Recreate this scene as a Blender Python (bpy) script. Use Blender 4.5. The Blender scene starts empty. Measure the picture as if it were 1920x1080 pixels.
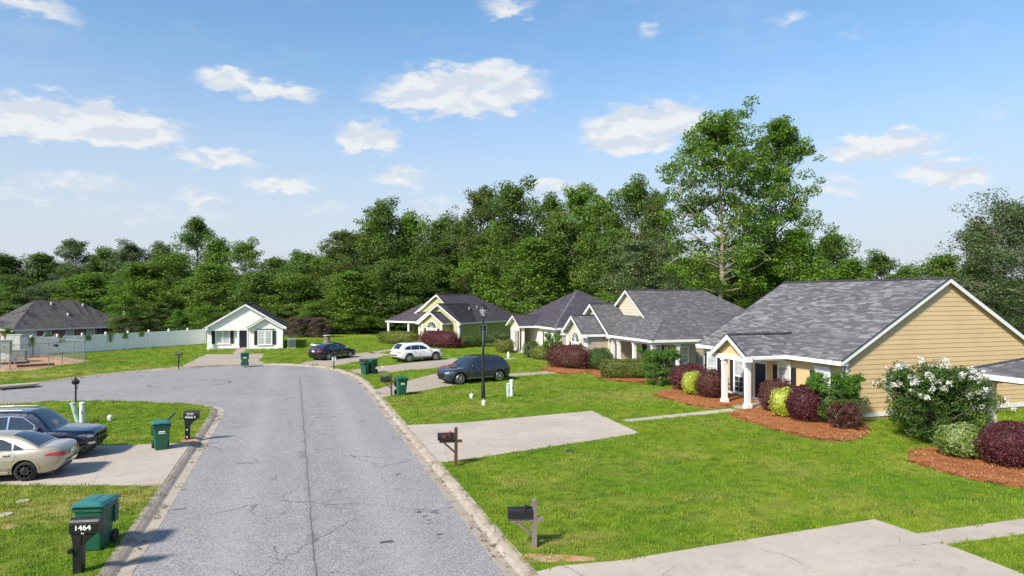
import bpy, math, random
import numpy as np
from mathutils import Matrix, Vector
from mathutils.geometry import tessellate_polygon
S = bpy.context.scene
C = S.collection
R = math.radians
PI = math.pi
rnd = random.Random(7)

# ------------------------------------------------------------------ camera
FPX, CAMZ, HOR = 1280.0, 6.1, 553.0          # focal length in 1920-px pixels, eye height, horizon row
YAW = math.atan(410 / 1280)
SY, CY = math.sin(YAW), math.cos(YAW)
cam = bpy.data.cameras.new('camera')
cam_ob = bpy.data.objects.new('camera', cam)
C.objects.link(cam_ob)
cam.sensor_width = 36; cam.lens = 24
cam.clip_start = 0.2; cam.clip_end = 3000
cam.shift_y = 13 / 1920
cam_ob.location = (0, 0, CAMZ)
cam_ob.rotation_euler = (R(90), 0, -YAW)
S.camera = cam_ob
S.render.resolution_x = 1024; S.render.resolution_y = 576

def gp(px, py, z=0.1):
    """place on the ground seen at a pixel of the survey photograph (height z)"""
    d = FPX * (CAMZ - z) / (py - HOR); l = (px - 960) / FPX * d
    return (d * SY + l * CY, d * CY - l * SY)
def dp(px, d):
    """place at a given distance along the bearing of a column"""
    l = (px - 960) / FPX * d
    return (d * SY + l * CY, d * CY - l * SY)

# ------------------------------------------------------------------ light
SUN_AZ, SUN_EL = R(-122), R(41)
S.view_settings.view_transform = 'Standard'
try: S.view_settings.look = 'None'
except Exception: pass
S.view_settings.gamma = 1; S.view_settings.use_curve_mapping = False
S.view_settings.exposure = 1.02
sl = bpy.data.lights.new('sun', 'SUN'); sl.energy = 3.35; sl.angle = R(7); sl.color = (1, .92, .79)
so = bpy.data.objects.new('sun', sl); C.objects.link(so)
sd = Vector((math.sin(SUN_AZ) * math.cos(SUN_EL), math.cos(SUN_AZ) * math.cos(SUN_EL), math.sin(SUN_EL)))
so.rotation_euler = sd.to_track_quat('Z', 'Y').to_euler()
so.location = (-40, 20, 60)

class NB:
    """tiny node builder"""
    def __init__(s, nt): s.nt = nt
    def n(s, t, **p):
        o = s.nt.nodes.new(t)
        for k, v in p.items(): setattr(o, k, v)
        return o
    def put(s, inp, v):
        if v is None: return
        if isinstance(v, bpy.types.NodeSocket): s.nt.links.new(v, inp)
        else:
            if isinstance(v, (tuple, list)) and len(v) == 3 and inp.type == 'RGBA': v = (*v, 1)
            inp.default_value = v
    def m(s, op, a, b=None, c=None, clamp=False):
        o = s.n('ShaderNodeMath', operation=op); o.use_clamp = clamp
        s.put(o.inputs[0], a); s.put(o.inputs[1], b)
        if c is not None: s.put(o.inputs[2], c)
        return o.outputs[0]
    def vm(s, op, a, b=None):
        o = s.n('ShaderNodeVectorMath', operation=op)
        s.put(o.inputs[0], a); s.put(o.inputs[1], b)
        return o.outputs[1] if op in ('LENGTH', 'DOT_PRODUCT', 'DISTANCE') else o.outputs[0]
    def mix(s, f, a, b, mode='MIX'):
        o = s.n('ShaderNodeMix', data_type='RGBA', blend_type=mode)
        s.put(o.inputs[0], f); s.put(o.inputs[6], a); s.put(o.inputs[7], b)
        return o.outputs[2]
    def noise(s, scale, vec=None, detail=3, rough=.55, dist=0, out=0):
        o = s.n('ShaderNodeTexNoise'); s.put(o.inputs['Scale'], scale); s.put(o.inputs['Detail'], detail)
        s.put(o.inputs['Roughness'], rough); s.put(o.inputs['Distortion'], dist)
        if vec is not None: s.put(o.inputs['Vector'], vec)
        return o.outputs[out]
    def vor(s, scale, vec=None, feature='DISTANCE_TO_EDGE', rnd_=1):
        o = s.n('ShaderNodeTexVoronoi', feature=feature); s.put(o.inputs['Scale'], scale)
        s.put(o.inputs['Randomness'], rnd_)
        if vec is not None: s.put(o.inputs['Vector'], vec)
        return o.outputs[0]
    def rng(s, v, a, b, c=0, d=1, smooth=False):
        o = s.n('ShaderNodeMapRange'); o.clamp = True
        if smooth: o.interpolation_type = 'SMOOTHSTEP'
        for i, x in enumerate((v, a, b, c, d)): s.put(o.inputs[i], x)
        return o.outputs[0]
    def ramp(s, f, stops):
        o = s.n('ShaderNodeValToRGB'); s.put(o.inputs[0], f); e = o.color_ramp.elements
        while len(e) < len(stops): e.new(.5)
        for i, (p, c) in enumerate(stops):
            e[i].position = p; e[i].color = (*c, 1) if len(c) == 3 else c
        return o.outputs[0]
    def pos(s): return s.n('ShaderNodeNewGeometry').outputs['Position']
    def obj(s): return s.n('ShaderNodeTexCoord').outputs['Object']
    def island(s): return s.n('ShaderNodeNewGeometry').outputs['Random Per Island']
    def orand(s): return s.n('ShaderNodeObjectInfo').outputs['Random']
    def xyz(s, v):
        o = s.n('ShaderNodeSeparateXYZ'); s.put(o.inputs[0], v); return o.outputs
    def comb(s, x, y, z):
        o = s.n('ShaderNodeCombineXYZ'); s.put(o.inputs[0], x); s.put(o.inputs[1], y); s.put(o.inputs[2], z); return o.outputs[0]
    def bump(s, h, strength=.3, dist=.02, nrm=None):
        o = s.n('ShaderNodeBump'); s.put(o.inputs['Strength'], strength); s.put(o.inputs['Distance'], dist)
        s.put(o.inputs['Height'], h)
        if nrm is not None: s.put(o.inputs['Normal'], nrm)
        return o.outputs[0]

def mat(name, base=(.5, .5, .5), rough=.6, metal=0, spec=None, coat=0, fn=None, **kw):
    """fn(nb, principled) may add nodes; returns nothing"""
    m = bpy.data.materials.new(name); m.use_nodes = True
    nt = m.node_tree; p = nt.nodes['Principled BSDF']
    p.inputs['Base Color'].default_value = (*base, 1)
    p.inputs['Roughness'].default_value = rough; p.inputs['Metallic'].default_value = metal
    if spec is not None: p.inputs['Specular IOR Level'].default_value = spec
    if coat: p.inputs['Coat Weight'].default_value = coat; p.inputs['Coat Roughness'].default_value = .04
    for k, v in kw.items(): p.inputs[k].default_value = v
    if fn: fn(NB(nt), p)
    return m
def tint(c, k): return tuple(min(1, x * k) for x in c)
def grain(c, amt=.18, scale=6, bump=.15, bscale=60, streak=False):
    def f(nb, p):
        v = nb.obj()
        if streak: v = nb.vm('MULTIPLY', v, (1, 1, .12))
        f1 = nb.noise(scale, v, 4); f2 = nb.noise(bscale, nb.obj(), 2)
        col = nb.mix(nb.rng(f1, .3, .7), tint(c, 1 - amt), tint(c, 1 + amt * .6))
        nb.put(p.inputs['Base Color'], col)
        nb.put(p.inputs['Normal'], nb.bump(f2, bump, .01))
    return f

# ------------------------------------------------------------------ sky
def build_world():
    w = bpy.data.worlds.new('World'); S.world = w; w.use_nodes = True
    nb = NB(w.node_tree); bg = w.node_tree.nodes['Background']
    sky = nb.n('ShaderNodeTexSky', sky_type='NISHITA')
    sky.sun_disc = False; sky.sun_elevation = SUN_EL; sky.sun_rotation = SUN_AZ
    sky.altitude = 100; sky.air_density = 1.0; sky.dust_density = 0.6; sky.ozone_density = 2.0
    base = sky.outputs[0]
    d = nb.n('ShaderNodeTexCoord').outputs['Generated']
    x, y, z = nb.xyz(d)
    az = nb.m('ARCTAN2', x, y); el = nb.m('ARCSINE', z)
    # thin summer haze whitening the air towards the horizon
    hz = nb.rng(el, R(1), R(24), 1, 0, True)
    base = nb.mix(1.0, base, nb.mix(hz, SKY_TOP, SKY_LOW), 'MULTIPLY')
    base = nb.mix(nb.m('MULTIPLY', nb.m('POWER', hz, 1.3), .97), base, HAZE_COL)
    # cumulus: (column, row, half width, half height, strength) read as bearing and elevation
    cl = [(160, 228, 215, 40, 1), (30, 222, 110, 38, .9), (430, 148, 72, 24, .6), (520, 170, 95, 22, .62), (850, 172, 170, 44, .95), (930, 160, 110, 46, .8), (690, 256, 66, 30, 1), (410, 298, 100, 20, .55),
          (1185, 242, 105, 46, 1), (1260, 225, 80, 34, .9), (1650, 276, 135, 28, .85), (1790, 328, 75, 26, .8), (1730, 318, 80, 22, .5), (150, 345, 130, 28, .4), (30, 362, 90, 22, .35), (530, 345, 95, 20, .55),
          (380, 372, 70, 18, .4), (755, 332, 80, 26, .42), (955, 10, 60, 24, .5), (60, 8, 110, 26, .5), (1480, 32, 60, 16, .3), (1218, 60, 26, 18, .3), (820, 392, 80, 18, .4), (590, 388, 80, 12, .3), (1040, 350, 80, 16, .4),
          (1560, 350, 70, 22, .35), (300, 400, 200, 22, .22), (1600, 65, 40, 10, .2), (1870, 215, 40, 14, .2)]
    # the same kind of sky carries on all round, outside the picture
    r2 = random.Random(4)
    for _ in range(10): cl.append((r2.uniform(-2600, -300), r2.uniform(80, 380), r2.uniform(90, 200), r2.uniform(20, 42), r2.uniform(.5, 1)))
    for _ in range(6): cl.append((r2.uniform(2150, 4200), r2.uniform(80, 380), r2.uniform(90, 200), r2.uniform(20, 42), r2.uniform(.5, 1)))
    nv = nb.comb(nb.m('MULTIPLY', az, 15), nb.m('MULTIPLY', el, 34), 0)
    f1 = nb.noise(1.0, nv, 6, .56, .3)
    nv2 = nb.comb(nb.m('MULTIPLY', az, 15), nb.m('MULTIPLY', nb.m('ADD', el, .012), 34), 0)
    f2 = nb.noise(1.0, nv2, 6, .56, .3)
    warp = nb.m('MULTIPLY', nb.m('SUBTRACT', nb.noise(2.2, nv, 2), .5), .05)
    tot = None; bot = None
    for (cx, cy, a, b, s) in cl:
        if -100 < cx < 2050:
            l = (cx - 960) / FPX; caz = YAW + math.atan(l); cel = math.atan((HOR - cy) / FPX * math.cos(math.atan(l)))
            sa, sb = 1.12 * a / FPX * math.cos(caz - YAW) ** 2, 1.15 * b / FPX * math.cos(caz - YAW)
        else:
            caz = YAW + (cx - 960) / 1400; cel = (HOR - cy) / FPX; sa, sb = a / FPX, b / FPX
        u = nb.m('MULTIPLY', nb.m('SUBTRACT', az, caz), 1 / sa)
        e2 = nb.m('MULTIPLY', nb.m('SUBTRACT', nb.m('ADD', el, warp), cel - sb * .2), 1 / sb)
        # flat bases: fall off faster below the middle
        e3 = nb.m('MAXIMUM', nb.m('MULTIPLY', e2, .78), nb.m('MULTIPLY', e2, -1.2))
        q = nb.m('SUBTRACT', 1, nb.m('SQRT', nb.m('ADD', nb.m('MULTIPLY', u, u), nb.m('MULTIPLY', e3, e3))))
        q = nb.m('MULTIPLY', nb.m('MAXIMUM', q, 0), s * 1.9)
        tot = q if tot is None else nb.m('MAXIMUM', tot, q)
    dens = nb.m('ADD', tot, nb.m('MULTIPLY', nb.m('SUBTRACT', f1, .50), 1.0))
    inside = nb.rng(tot, 0, .16)
    alpha = nb.m('MULTIPLY', nb.rng(dens, -.04, .78, 0, 1, True), inside)
    alpha = nb.m('MULTIPLY', alpha, nb.rng(tot, .0, .55, .35, 1))
    shade = nb.rng(nb.m('SUBTRACT', f1, f2), -.05, .06)
    ccol = nb.mix(shade, CLOUD_SH, CLOUD_LT)
    # very faint high veil
    veil = nb.m('MULTIPLY', nb.rng(nb.noise(.35, nv, 5, .6), .5, .75, 0, 1, True), .16)
    base = nb.mix(veil, base, CLOUD_SH)
    col = nb.mix(nb.m('MULTIPLY', alpha, .93), base, ccol)
    nb.put(bg.inputs[0], col); bg.inputs[1].default_value = SKY_STRENGTH
SKY_STRENGTH = .14
SKY_TOP = (.55, .67, .70); SKY_LOW = (.40, .52, .62)
HAZE_COL = (2.38, 2.58, 2.85)
CLOUD_SH = (2.45, 2.68, 2.98); CLOUD_LT = (3.1, 3.15, 3.2)
build_world()
S.cycles.max_bounces = 6; S.cycles.diffuse_bounces = 3; S.cycles.transparent_max_bounces = 8

# ------------------------------------------------------------------ mesh helpers
class MB:
    def __init__(s): s.v = []; s.f = []; s.mi = []; s.cur = 0
    def add(s, vs, fs):
        o = len(s.v); s.v += [tuple(p) for p in vs]
        s.f += [tuple(i + o for i in f) for f in fs]; s.mi += [s.cur] * len(fs); return s
    def box(s, x0, x1, y0, y1, z0, z1):
        return s.add([(x0, y0, z0), (x1, y0, z0), (x1, y1, z0), (x0, y1, z0), (x0, y0, z1), (x1, y0, z1), (x1, y1, z1), (x0, y1, z1)],
              [(0, 3, 2, 1), (4, 5, 6, 7), (0, 1, 5, 4), (1, 2, 6, 5), (2, 3, 7, 6), (3, 0, 4, 7)])
    def hexa(s, P):   # 8 points, bottom 4 then top 4
        return s.add(P, [(0, 3, 2, 1), (4, 5, 6, 7), (0, 1, 5, 4), (1, 2, 6, 5), (2, 3, 7, 6), (3, 0, 4, 7)])
    def beam(s, p0, p1, w, h, up=(0, 0, 1)):
        p0, p1, up = Vector(p0), Vector(p1), Vector(up)
        d = (p1 - p0).normalized(); r = d.cross(up).normalized() * (w / 2); u = r.cross(d).normalized() * (h / 2)
        return s.hexa([p0 - r - u, p0 + r - u, p1 + r - u, p1 - r - u, p0 - r + u, p0 + r + u, p1 + r + u, p1 - r + u])
    def tube(s, pts, rad, n=8, caps=True):
        pts = [Vector(p) for p in pts]; rad = rad if isinstance(rad, (list, tuple)) else [rad] * len(pts)
        vs = []; fs = []; prev = None
        for i, p in enumerate(pts):
            d = (pts[min(i + 1, len(pts) - 1)] - pts[max(i - 1, 0)]).normalized()
            a = prev if prev is not None else (Vector((1, 0, 0)) if abs(d.x) < .8 else Vector((0, 1, 0)))
            a = (a - d * a.dot(d)).normalized(); prev = a; b = d.cross(a)
            for k in range(n):
                t = 2 * PI * k / n; vs.append(p + (a * math.cos(t) + b * math.sin(t)) * rad[i])
        for i in range(len(pts) - 1):
            for k in range(n):
                fs.append((i * n + k, i * n + (k + 1) % n, (i + 1) * n + (k + 1) % n, (i + 1) * n + k))
        if caps: fs.append(tuple(range(n - 1, -1, -1))); fs.append(tuple((len(pts) - 1) * n + k for k in range(n)))
        return s.add(vs, fs)
    def lathe(s, prof, n=16, c=(0, 0, 0), axis='z'):
        vs = []; fs = []
        for r, z in prof:
            for k in range(n):
                t = 2 * PI * k / n; a, b = r * math.cos(t), r * math.sin(t)
                vs.append((c[0] + a, c[1] + b, c[2] + z) if axis == 'z' else (c[0] + a, c[1] + z, c[2] + b))
        m = len(prof)
        for i in range(m - 1):
            for k in range(n):
                q = (i * n + k, i * n + (k + 1) % n, (i + 1) * n + (k + 1) % n, (i + 1) * n + k)
                fs.append(q if axis == 'z' else q[::-1])
        fs.append(tuple(range(n))[::-1] if axis == 'z' else tuple(range(n))); fs.append(tuple((m - 1) * n + k for k in range(n)))
        return s.add(vs, fs)
    def prism(s, poly, z0, z1):      # poly in xy, ccw
        n = len(poly); vs = [(x, y, z0) for x, y in poly] + [(x, y, z1) for x, y in poly]
        tris = tessellate_polygon([[Vector((x, y, 0)) for x, y in poly]])
        fs = [t for t in tris]; top = []
        for t in tris:
            a, b, c = [poly[i] for i in t]
            ccw = (b[0] - a[0]) * (c[1] - a[1]) - (b[1] - a[1]) * (c[0] - a[0]) > 0
            tt = t if ccw else t[::-1]
            top.append(tuple(i + n for i in tt)); top.append(tuple(tt[::-1]))
        ar = sum(poly[i][0] * poly[(i + 1) % n][1] - poly[(i + 1) % n][0] * poly[i][1] for i in range(n))
        for i in range(n):
            j = (i + 1) % n; q = (i, j, n + j, n + i); top.append(q if ar > 0 else q[::-1])
        return s.add(vs, top)
    def xf(s, M):
        s.v = [tuple(M @ Vector(p)) for p in s.v]; return s
    def build(s, name, m, parent=None, smooth=False, bevel=0):
        me = bpy.data.meshes.new(name); me.from_pydata(s.v, [], s.f)
        for mm in (m if isinstance(m, (list, tuple)) else [m]): me.materials.append(mm)
        if any(s.mi): me.polygons.foreach_set('material_index', s.mi)
        if smooth: me.polygons.foreach_set('use_smooth', [True] * len(me.polygons))
        me.update()
        o = bpy.data.objects.new(name, me); C.objects.link(o); o.parent = parent
        if bevel:
            b = o.modifiers.new('bevel', 'BEVEL'); b.width = bevel; b.segments = 2; b.limit_method = 'ANGLE'
        return o
def fastmesh(name, V, F, m, parent=None, smooth=False, link=True):
    """V (n,3), F (k,4) numpy"""
    me = bpy.data.meshes.new(name); V = np.asarray(V, np.float32); F = np.asarray(F, np.int32); q = F.shape[1]
    me.vertices.add(len(V)); me.vertices.foreach_set('co', V.ravel())
    me.loops.add(F.size); me.loops.foreach_set('vertex_index', F.ravel())
    me.polygons.add(len(F)); me.polygons.foreach_set('loop_start', np.arange(0, F.size, q, dtype=np.int32))
    if smooth: me.polygons.foreach_set('use_smooth', [True] * len(F))
    if m: me.materials.append(m)
    me.update(calc_edges=True)
    if not link: return me
    o = bpy.data.objects.new(name, me); C.objects.link(o); o.parent = parent; return o
def meshob(name, me, parent=None):
    o = bpy.data.objects.new(name, me); C.objects.link(o); o.parent = parent; return o
def thing(name, label, cat, loc=(0, 0, 0), rz=0, group=None):
    o = bpy.data.objects.new(name, None); C.objects.link(o); o.empty_display_size = .3
    o.location = loc; o.rotation_euler = (0, 0, rz); o['label'] = label; o['category'] = cat
    if group: o['group'] = group
    return o
def tag(o, label, cat, group=None):
    o['label'] = label; o['category'] = cat
    if group: o['group'] = group
    return o
def struct(o, kind='structure'):
    o['kind'] = kind; return o
def copy_tree(o, parent=None):
    c = o.copy(); C.objects.link(c); c.parent = parent
    for ch in list(o.children): copy_tree(ch, c)
    return c
def catmull(P, step=.5, closed=False):
    P = [Vector(p) for p in P]; out = []; n = len(P)
    for i in range(n if closed else n - 1):
        a = P[(i - 1) % n] if (closed or i > 0) else P[0] * 2 - P[1]
        b, c = P[i], P[(i + 1) % n]
        d = P[(i + 2) % n] if (closed or i + 2 < n) else P[-1] * 2 - P[-2]
        k = max(1, int((c - b).length / step))
        for j in range(k):
            t = j / k
            out.append(.5 * ((2 * b) + (c - a) * t + (2 * a - 5 * b + 4 * c - d) * t * t + (3 * b - a - 3 * c + d) * t ** 3))
    if not closed: out.append(P[-1])
    return out
def clip(poly, a, b, c):
    """keep the part of a 2D polygon where a*x+b*y+c >= 0"""
    out = []; n = len(poly)
    for i in range(n):
        p, q = poly[i], poly[(i + 1) % n]; fp = a * p[0] + b * p[1] + c; fq = a * q[0] + b * q[1] + c
        if fp >= 0: out.append(p)
        if (fp >= 0) != (fq >= 0):
            t = fp / (fp - fq); out.append((p[0] + (q[0] - p[0]) * t, p[1] + (q[1] - p[1]) * t))
    return out
def clip_convex(poly, conv):
    n = len(conv)
    ar = sum(conv[i][0] * conv[(i + 1) % n][1] - conv[(i + 1) % n][0] * conv[i][1] for i in range(n))
    sg = 1 if ar > 0 else -1
    for i in range(n):
        (x0, y0), (x1, y1) = conv[i], conv[(i + 1) % n]
        a, b = -(y1 - y0) * sg, (x1 - x0) * sg
        poly = clip(poly, a, b, -(a * x0 + b * y0))
        if len(poly) < 3: return []
    return poly
def inside(px, py, poly):
    """vectorised point in polygon"""
    r = np.zeros(len(px), bool); n = len(poly); j = n - 1
    for i in range(n):
        xi, yi = poly[i]; xj, yj = poly[j]
        if yi != yj:
            c = ((yi > py) != (yj > py)) & (px < (xj - xi) * (py - yi) / (yj - yi) + xi)
            r ^= c
        j = i
    return r
# ------------------------------------------------------------------ ground materials
def ell(nb, X, Y, cx, cy, rx, ry, ang=0, soft=.6, wob=None):
    c, s_ = math.cos(ang), math.sin(ang)
    dx = nb.m('SUBTRACT', X, cx); dy = nb.m('SUBTRACT', Y, cy)
    u = nb.m('DIVIDE', nb.m('ADD', nb.m('MULTIPLY', dx, c), nb.m('MULTIPLY', dy, s_)), rx)
    v = nb.m('DIVIDE', nb.m('SUBTRACT', nb.m('MULTIPLY', dy, c), nb.m('MULTIPLY', dx, s_)), ry)
    d = nb.m('SQRT', nb.m('ADD', nb.m('MULTIPLY', u, u), nb.m('MULTIPLY', v, v)))
    if wob is not None: d = nb.m('ADD', d, wob)
    return nb.rng(d, 1 - soft, 1, 1, 0, True)
GR_A, GR_B, GR_C, GR_DRY = (.190, .300, .012), (.255, .335, .018), (.100, .190, .010), (.42, .35, .11)
def grass_color(nb, blades):
    P = nb.pos(); X, Y, Z = nb.xyz(P)
    n1 = nb.noise(.35, P, 4, .6); n2 = nb.noise(1.7, P, 4, .65); n3 = nb.noise(9, P, 3, .6)
    c = nb.mix(nb.rng(n1, .36, .64), GR_A, GR_B)
    c = nb.mix(nb.rng(n2, .46, .72), c, GR_C)
    n0 = nb.noise(.13, nb.vm('ADD', P, (17, 5, 0)), 3, .5); nw = nb.noise(.9, nb.vm('ADD', P, (3, 41, 0)), 5, .7, .6)
    c = nb.mix(nb.rng(n0, .38, .62, 0, .6), c, (.115, .235, .014))
    c = nb.mix(nb.rng(nw, .56, .66, 0, .7), c, (.060, .150, .015))
    c = nb.mix(nb.rng(nw, .36, .28, 0, .55), c, (.26, .27, .035))
    mow = nb.m('SINE', nb.m('MULTIPLY', nb.m('ADD', nb.m('ADD', Y, nb.m('MULTIPLY', X, .12)), nb.m('MULTIPLY', n1, 1.2)), 5.2))
    c = nb.mix(nb.rng(mow, -1, 1, .0, .16), c, (.24, .33, .03))
    w = nb.m('MULTIPLY', nb.m('SUBTRACT', n2, .5), 1.6)
    dry = None
    for (cx, cy, rx, ry, s_) in [(*gp(170, 945), 5.0, 2.6, .95), (*gp(40, 925), 4, 1.2, .5), (*gp(880, 765), 3.6, 2.2, .5), (*gp(740, 755), 2.5, 3.2, .5), (*gp(1180, 740), 7, 3.2, .5), (*gp(860, 735), 4, 1.6, .6),
                                 (*gp(60, 705), 6, 3.2, .9), (*gp(130, 695), 5, 2.2, .75), (*gp(250, 690), 5, 1.4, .5), (*gp(1260, 850), 2.4, 1.5, .35), (*gp(1540, 880), 2.6, 1.8, .3), (*gp(1330, 930), 2.2, .9, .35),
                                 (*gp(960, 905), .9, 1.2, .55), (*gp(1080, 1010), 2.4, .6, .5), (*gp(1500, 745), 4, 1.5, .2), (*gp(1000, 720), 4, 1.5, .35), (*gp(800, 720), 3, 1, .4)]:
        e = nb.m('MULTIPLY', ell(nb, X, Y, cx, cy, rx, ry, 0, .95, w), s_)
        dry = e if dry is None else nb.m('MAXIMUM', dry, e)
    dry = nb.m('ADD', dry, nb.m('MULTIPLY', nb.rng(n1, .48, .68), .45))
    dry = nb.m('MULTIPLY', dry, nb.rng(n3, .3, .6, .45, 1.15))
    c = nb.mix(nb.m('MULTIPLY', dry, .85, clamp=True), c, GR_DRY)
    if blades:
        c = nb.mix(1, c, (1.22, 1.2, 1.1), 'MULTIPLY')
        c = nb.mix(nb.rng(nb.island(), .2, 1, 0, .55), c, (.33, .38, .05))
        c = nb.mix(nb.rng(nb.orand(), .25, 1, 0, .8), c, (.05, .13, .008))
    else:
        # thatch and soil, with the shade in gaps between blades painted in
        c = nb.mix(nb.rng(nb.noise(28, P, 3, .7), .42, .66, 0, .8), c, (.045, .065, .012))
    return c, n3
def _lawn(nb, p):
    c, n3 = grass_color(nb, False); nb.put(p.inputs['Base Color'], c)
    h = nb.noise(22, nb.pos(), 4, .7); nb.put(p.inputs['Normal'], nb.bump(h, .9, .06))
def _blade(nb, p):
    c, _ = grass_color(nb, True); nb.put(p.inputs['Base Color'], c)
    t = nb.n('ShaderNodeBsdfTranslucent'); nb.put(t.inputs[0], nb.mix(.5, c, (.25, .38, .03)))
    mx = nb.n('ShaderNodeMixShader'); mx.inputs[0].default_value = .28
    nb.nt.links.new(p.outputs[0], mx.inputs[1]); nb.nt.links.new(t.outputs[0], mx.inputs[2])
    nb.nt.links.new(mx.outputs[0], nb.nt.nodes['Material Output'].inputs[0])
M_LAWN = mat('lawn', rough=.9, spec=.1, fn=_lawn)
M_BLADE = mat('grass_blade', rough=.55, spec=.25, fn=_blade)
def _forest(nb, p):
    P = nb.pos(); c = nb.mix(nb.rng(nb.noise(.6, P, 5), .4, .65), (.045, .06, .02), (.09, .075, .035)); nb.put(p.inputs['Base Color'], c)
    nb.put(p.inputs['Normal'], nb.bump(nb.noise(5, P, 4), .8, .1))
M_FLOOR = mat('leaf_litter', rough=.95, spec=.05, fn=_forest)

def _asphalt(nb, p):
    P = nb.pos(); X, Y, Z = nb.xyz(P)
    big = nb.noise(.22, P, 4, .6); mid = nb.noise(1.3, P, 4, .6); fine = nb.noise(26, P, 3, .7); agg = nb.vor(24, P, 'F1')
    c = nb.mix(nb.rng(big, .3, .7), (.315, .296, .286), (.385, .362, .350))
    c = nb.mix(nb.rng(mid, .35, .7, 0, .35), c, (.25, .24, .238))
    c = nb.mix(nb.rng(fine, .3, .7, 0, .55), c, (.44, .43, .43))
    c = nb.mix(nb.rng(agg, .3, .6, 0, .55), c, (.07, .07, .078))
    # pale wheel-track wear and a darker middle near the seam
    trk = nb.m('ABSOLUTE', nb.m('SUBTRACT', nb.m('ABSOLUTE', nb.m('SUBTRACT', X, .5)), 2.0))
    c = nb.mix(nb.rng(trk, 0, .9, .16, 0, True), c, (.42, .41, .41))
    c = nb.mix(nb.m('MULTIPLY', nb.rng(nb.m('ABSOLUTE', nb.m('SUBTRACT', X, 1.2)), .2, .8, .16, 0, True), nb.rng(mid, .4, .6)), c, (.12, .12, .125))
    # branching cracks
    wv = nb.vm('ADD', P, nb.vm('MULTIPLY', nb.n_noise3(P), (1.1, 1.1, 0)))
    v1 = nb.vor(.30, nb.vm('MULTIPLY', wv, (1.0, .62, 1)), 'DISTANCE_TO_EDGE')
    v2 = nb.vor(.85, wv, 'DISTANCE_TO_EDGE')
    br = nb.rng(nb.noise(.45, P, 2), .47, .58); br2 = nb.rng(nb.noise(.23, nb.vm('ADD', P, (31, 7, 0)), 2), .54, .62)
    k1 = nb.m('MULTIPLY', nb.rng(v1, .0015, .0065, 1, 0), br); k2 = nb.m('MULTIPLY', nb.rng(v2, .003, .013, 1, 0), br2)
    # the long paving seam up the middle of the street
    sx = nb.m('ADD', .47, nb.m('MULTIPLY', nb.m('SUBTRACT', nb.noise(.6, nb.comb(0, Y, 0), 4), .5), .16))
    sx = nb.m('ADD', sx, nb.m('MULTIPLY', nb.m('SUBTRACT', nb.noise(6, nb.comb(3, Y, 0), 4), .5), .05))
    seam = nb.m('ABSOLUTE', nb.m('SUBTRACT', X, sx)); inl = nb.rng(Y, 50, 56, 1, 0)
    ks = nb.m('MULTIPLY', nb.m('MULTIPLY', nb.rng(seam, .008, .028, 1, 0), nb.rng(mid, .32, .5, .35, .95)), inl)
    dk = nb.m('MAXIMUM', nb.m('MAXIMUM', k1, k2), ks)
    halo = nb.m('MULTIPLY', nb.rng(seam, 0, .22, .28, 0, True), inl)
    c = nb.mix(halo, c, (.13, .13, .135))
    c = nb.mix(nb.m('MULTIPLY', dk, .62), c, (.05, .048, .048))
    # oil spots and damp patches
    wob = nb.m('MULTIPLY', nb.m('SUBTRACT', nb.noise(5, P, 3), .5), 2.2)
    for (px, py, rx, ry, s_) in [(725, 1016, .21, .13, .85), (786, 960, .16, .10, .8), (798, 968, .12, .09, .7), (806, 975, .08, .06, .8), (825, 1002, .13, .1, .8), (822, 1010, .15, .04, .7), (806, 981, .12, .04, .6),
                                 (746, 889, .14, .12, .8), (741, 892, .16, .05, .6), (335, 955, .3, .09, .6), (345, 918, .18, .1, .7), (395, 755, .9, .3, .2), (585, 1010, .25, .5, .25), (566, 850, .2, .8, .2), (450, 800, .8, .5, .12), (520, 740, .9, 1, .12), (560, 690, 1.5, .3, .3), (150, 735, 2, .5, .14)]:
        cx, cy = gp(px, py, 0)
        c = nb.mix(nb.m('MULTIPLY', ell(nb, X, Y, cx, cy, rx, ry, 0, .5, wob), s_), c, (.035, .034, .038))
    # scuff circle left by tyres in the turning area
    cx, cy = gp(356, 719, 0); dx = nb.m('SUBTRACT', X, cx); dy = nb.m('SUBTRACT', Y, cy)
    rr = nb.m('SQRT', nb.m('ADD', nb.m('MULTIPLY', nb.m('MULTIPLY', dx, dx), .55), nb.m('MULTIPLY', dy, dy)))
    rr = nb.m('ABSOLUTE', nb.m('SUBTRACT', rr, nb.m('ADD', 1.9, nb.m('MULTIPLY', nb.m('SUBTRACT', mid, .5), .3))))
    c = nb.mix(nb.m('MULTIPLY', nb.rng(rr, .03, .10, 1, 0), nb.rng(nb.noise(.9, P, 3), .40, .55, .12, .75)), c, (.045, .044, .047))
    # grit washed against the gutter
    nb.put(p.inputs['Base Color'], c)
    h = nb.m('SUBTRACT', nb.m('ADD', nb.m('MULTIPLY', agg, -.4), nb.m('MULTIPLY', fine, .5)), nb.m('MULTIPLY', dk, 1.2))
    nb.put(p.inputs['Normal'], nb.bump(h, .45, .012))
NB.n_noise3 = lambda s, P: s.vm('SUBTRACT', s.noise(.8, P, 4, .7, 0, 1), (.5, .5, .5))
M_ASPH = mat('asphalt', rough=.86, spec=.25, fn=_asphalt)

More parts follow.
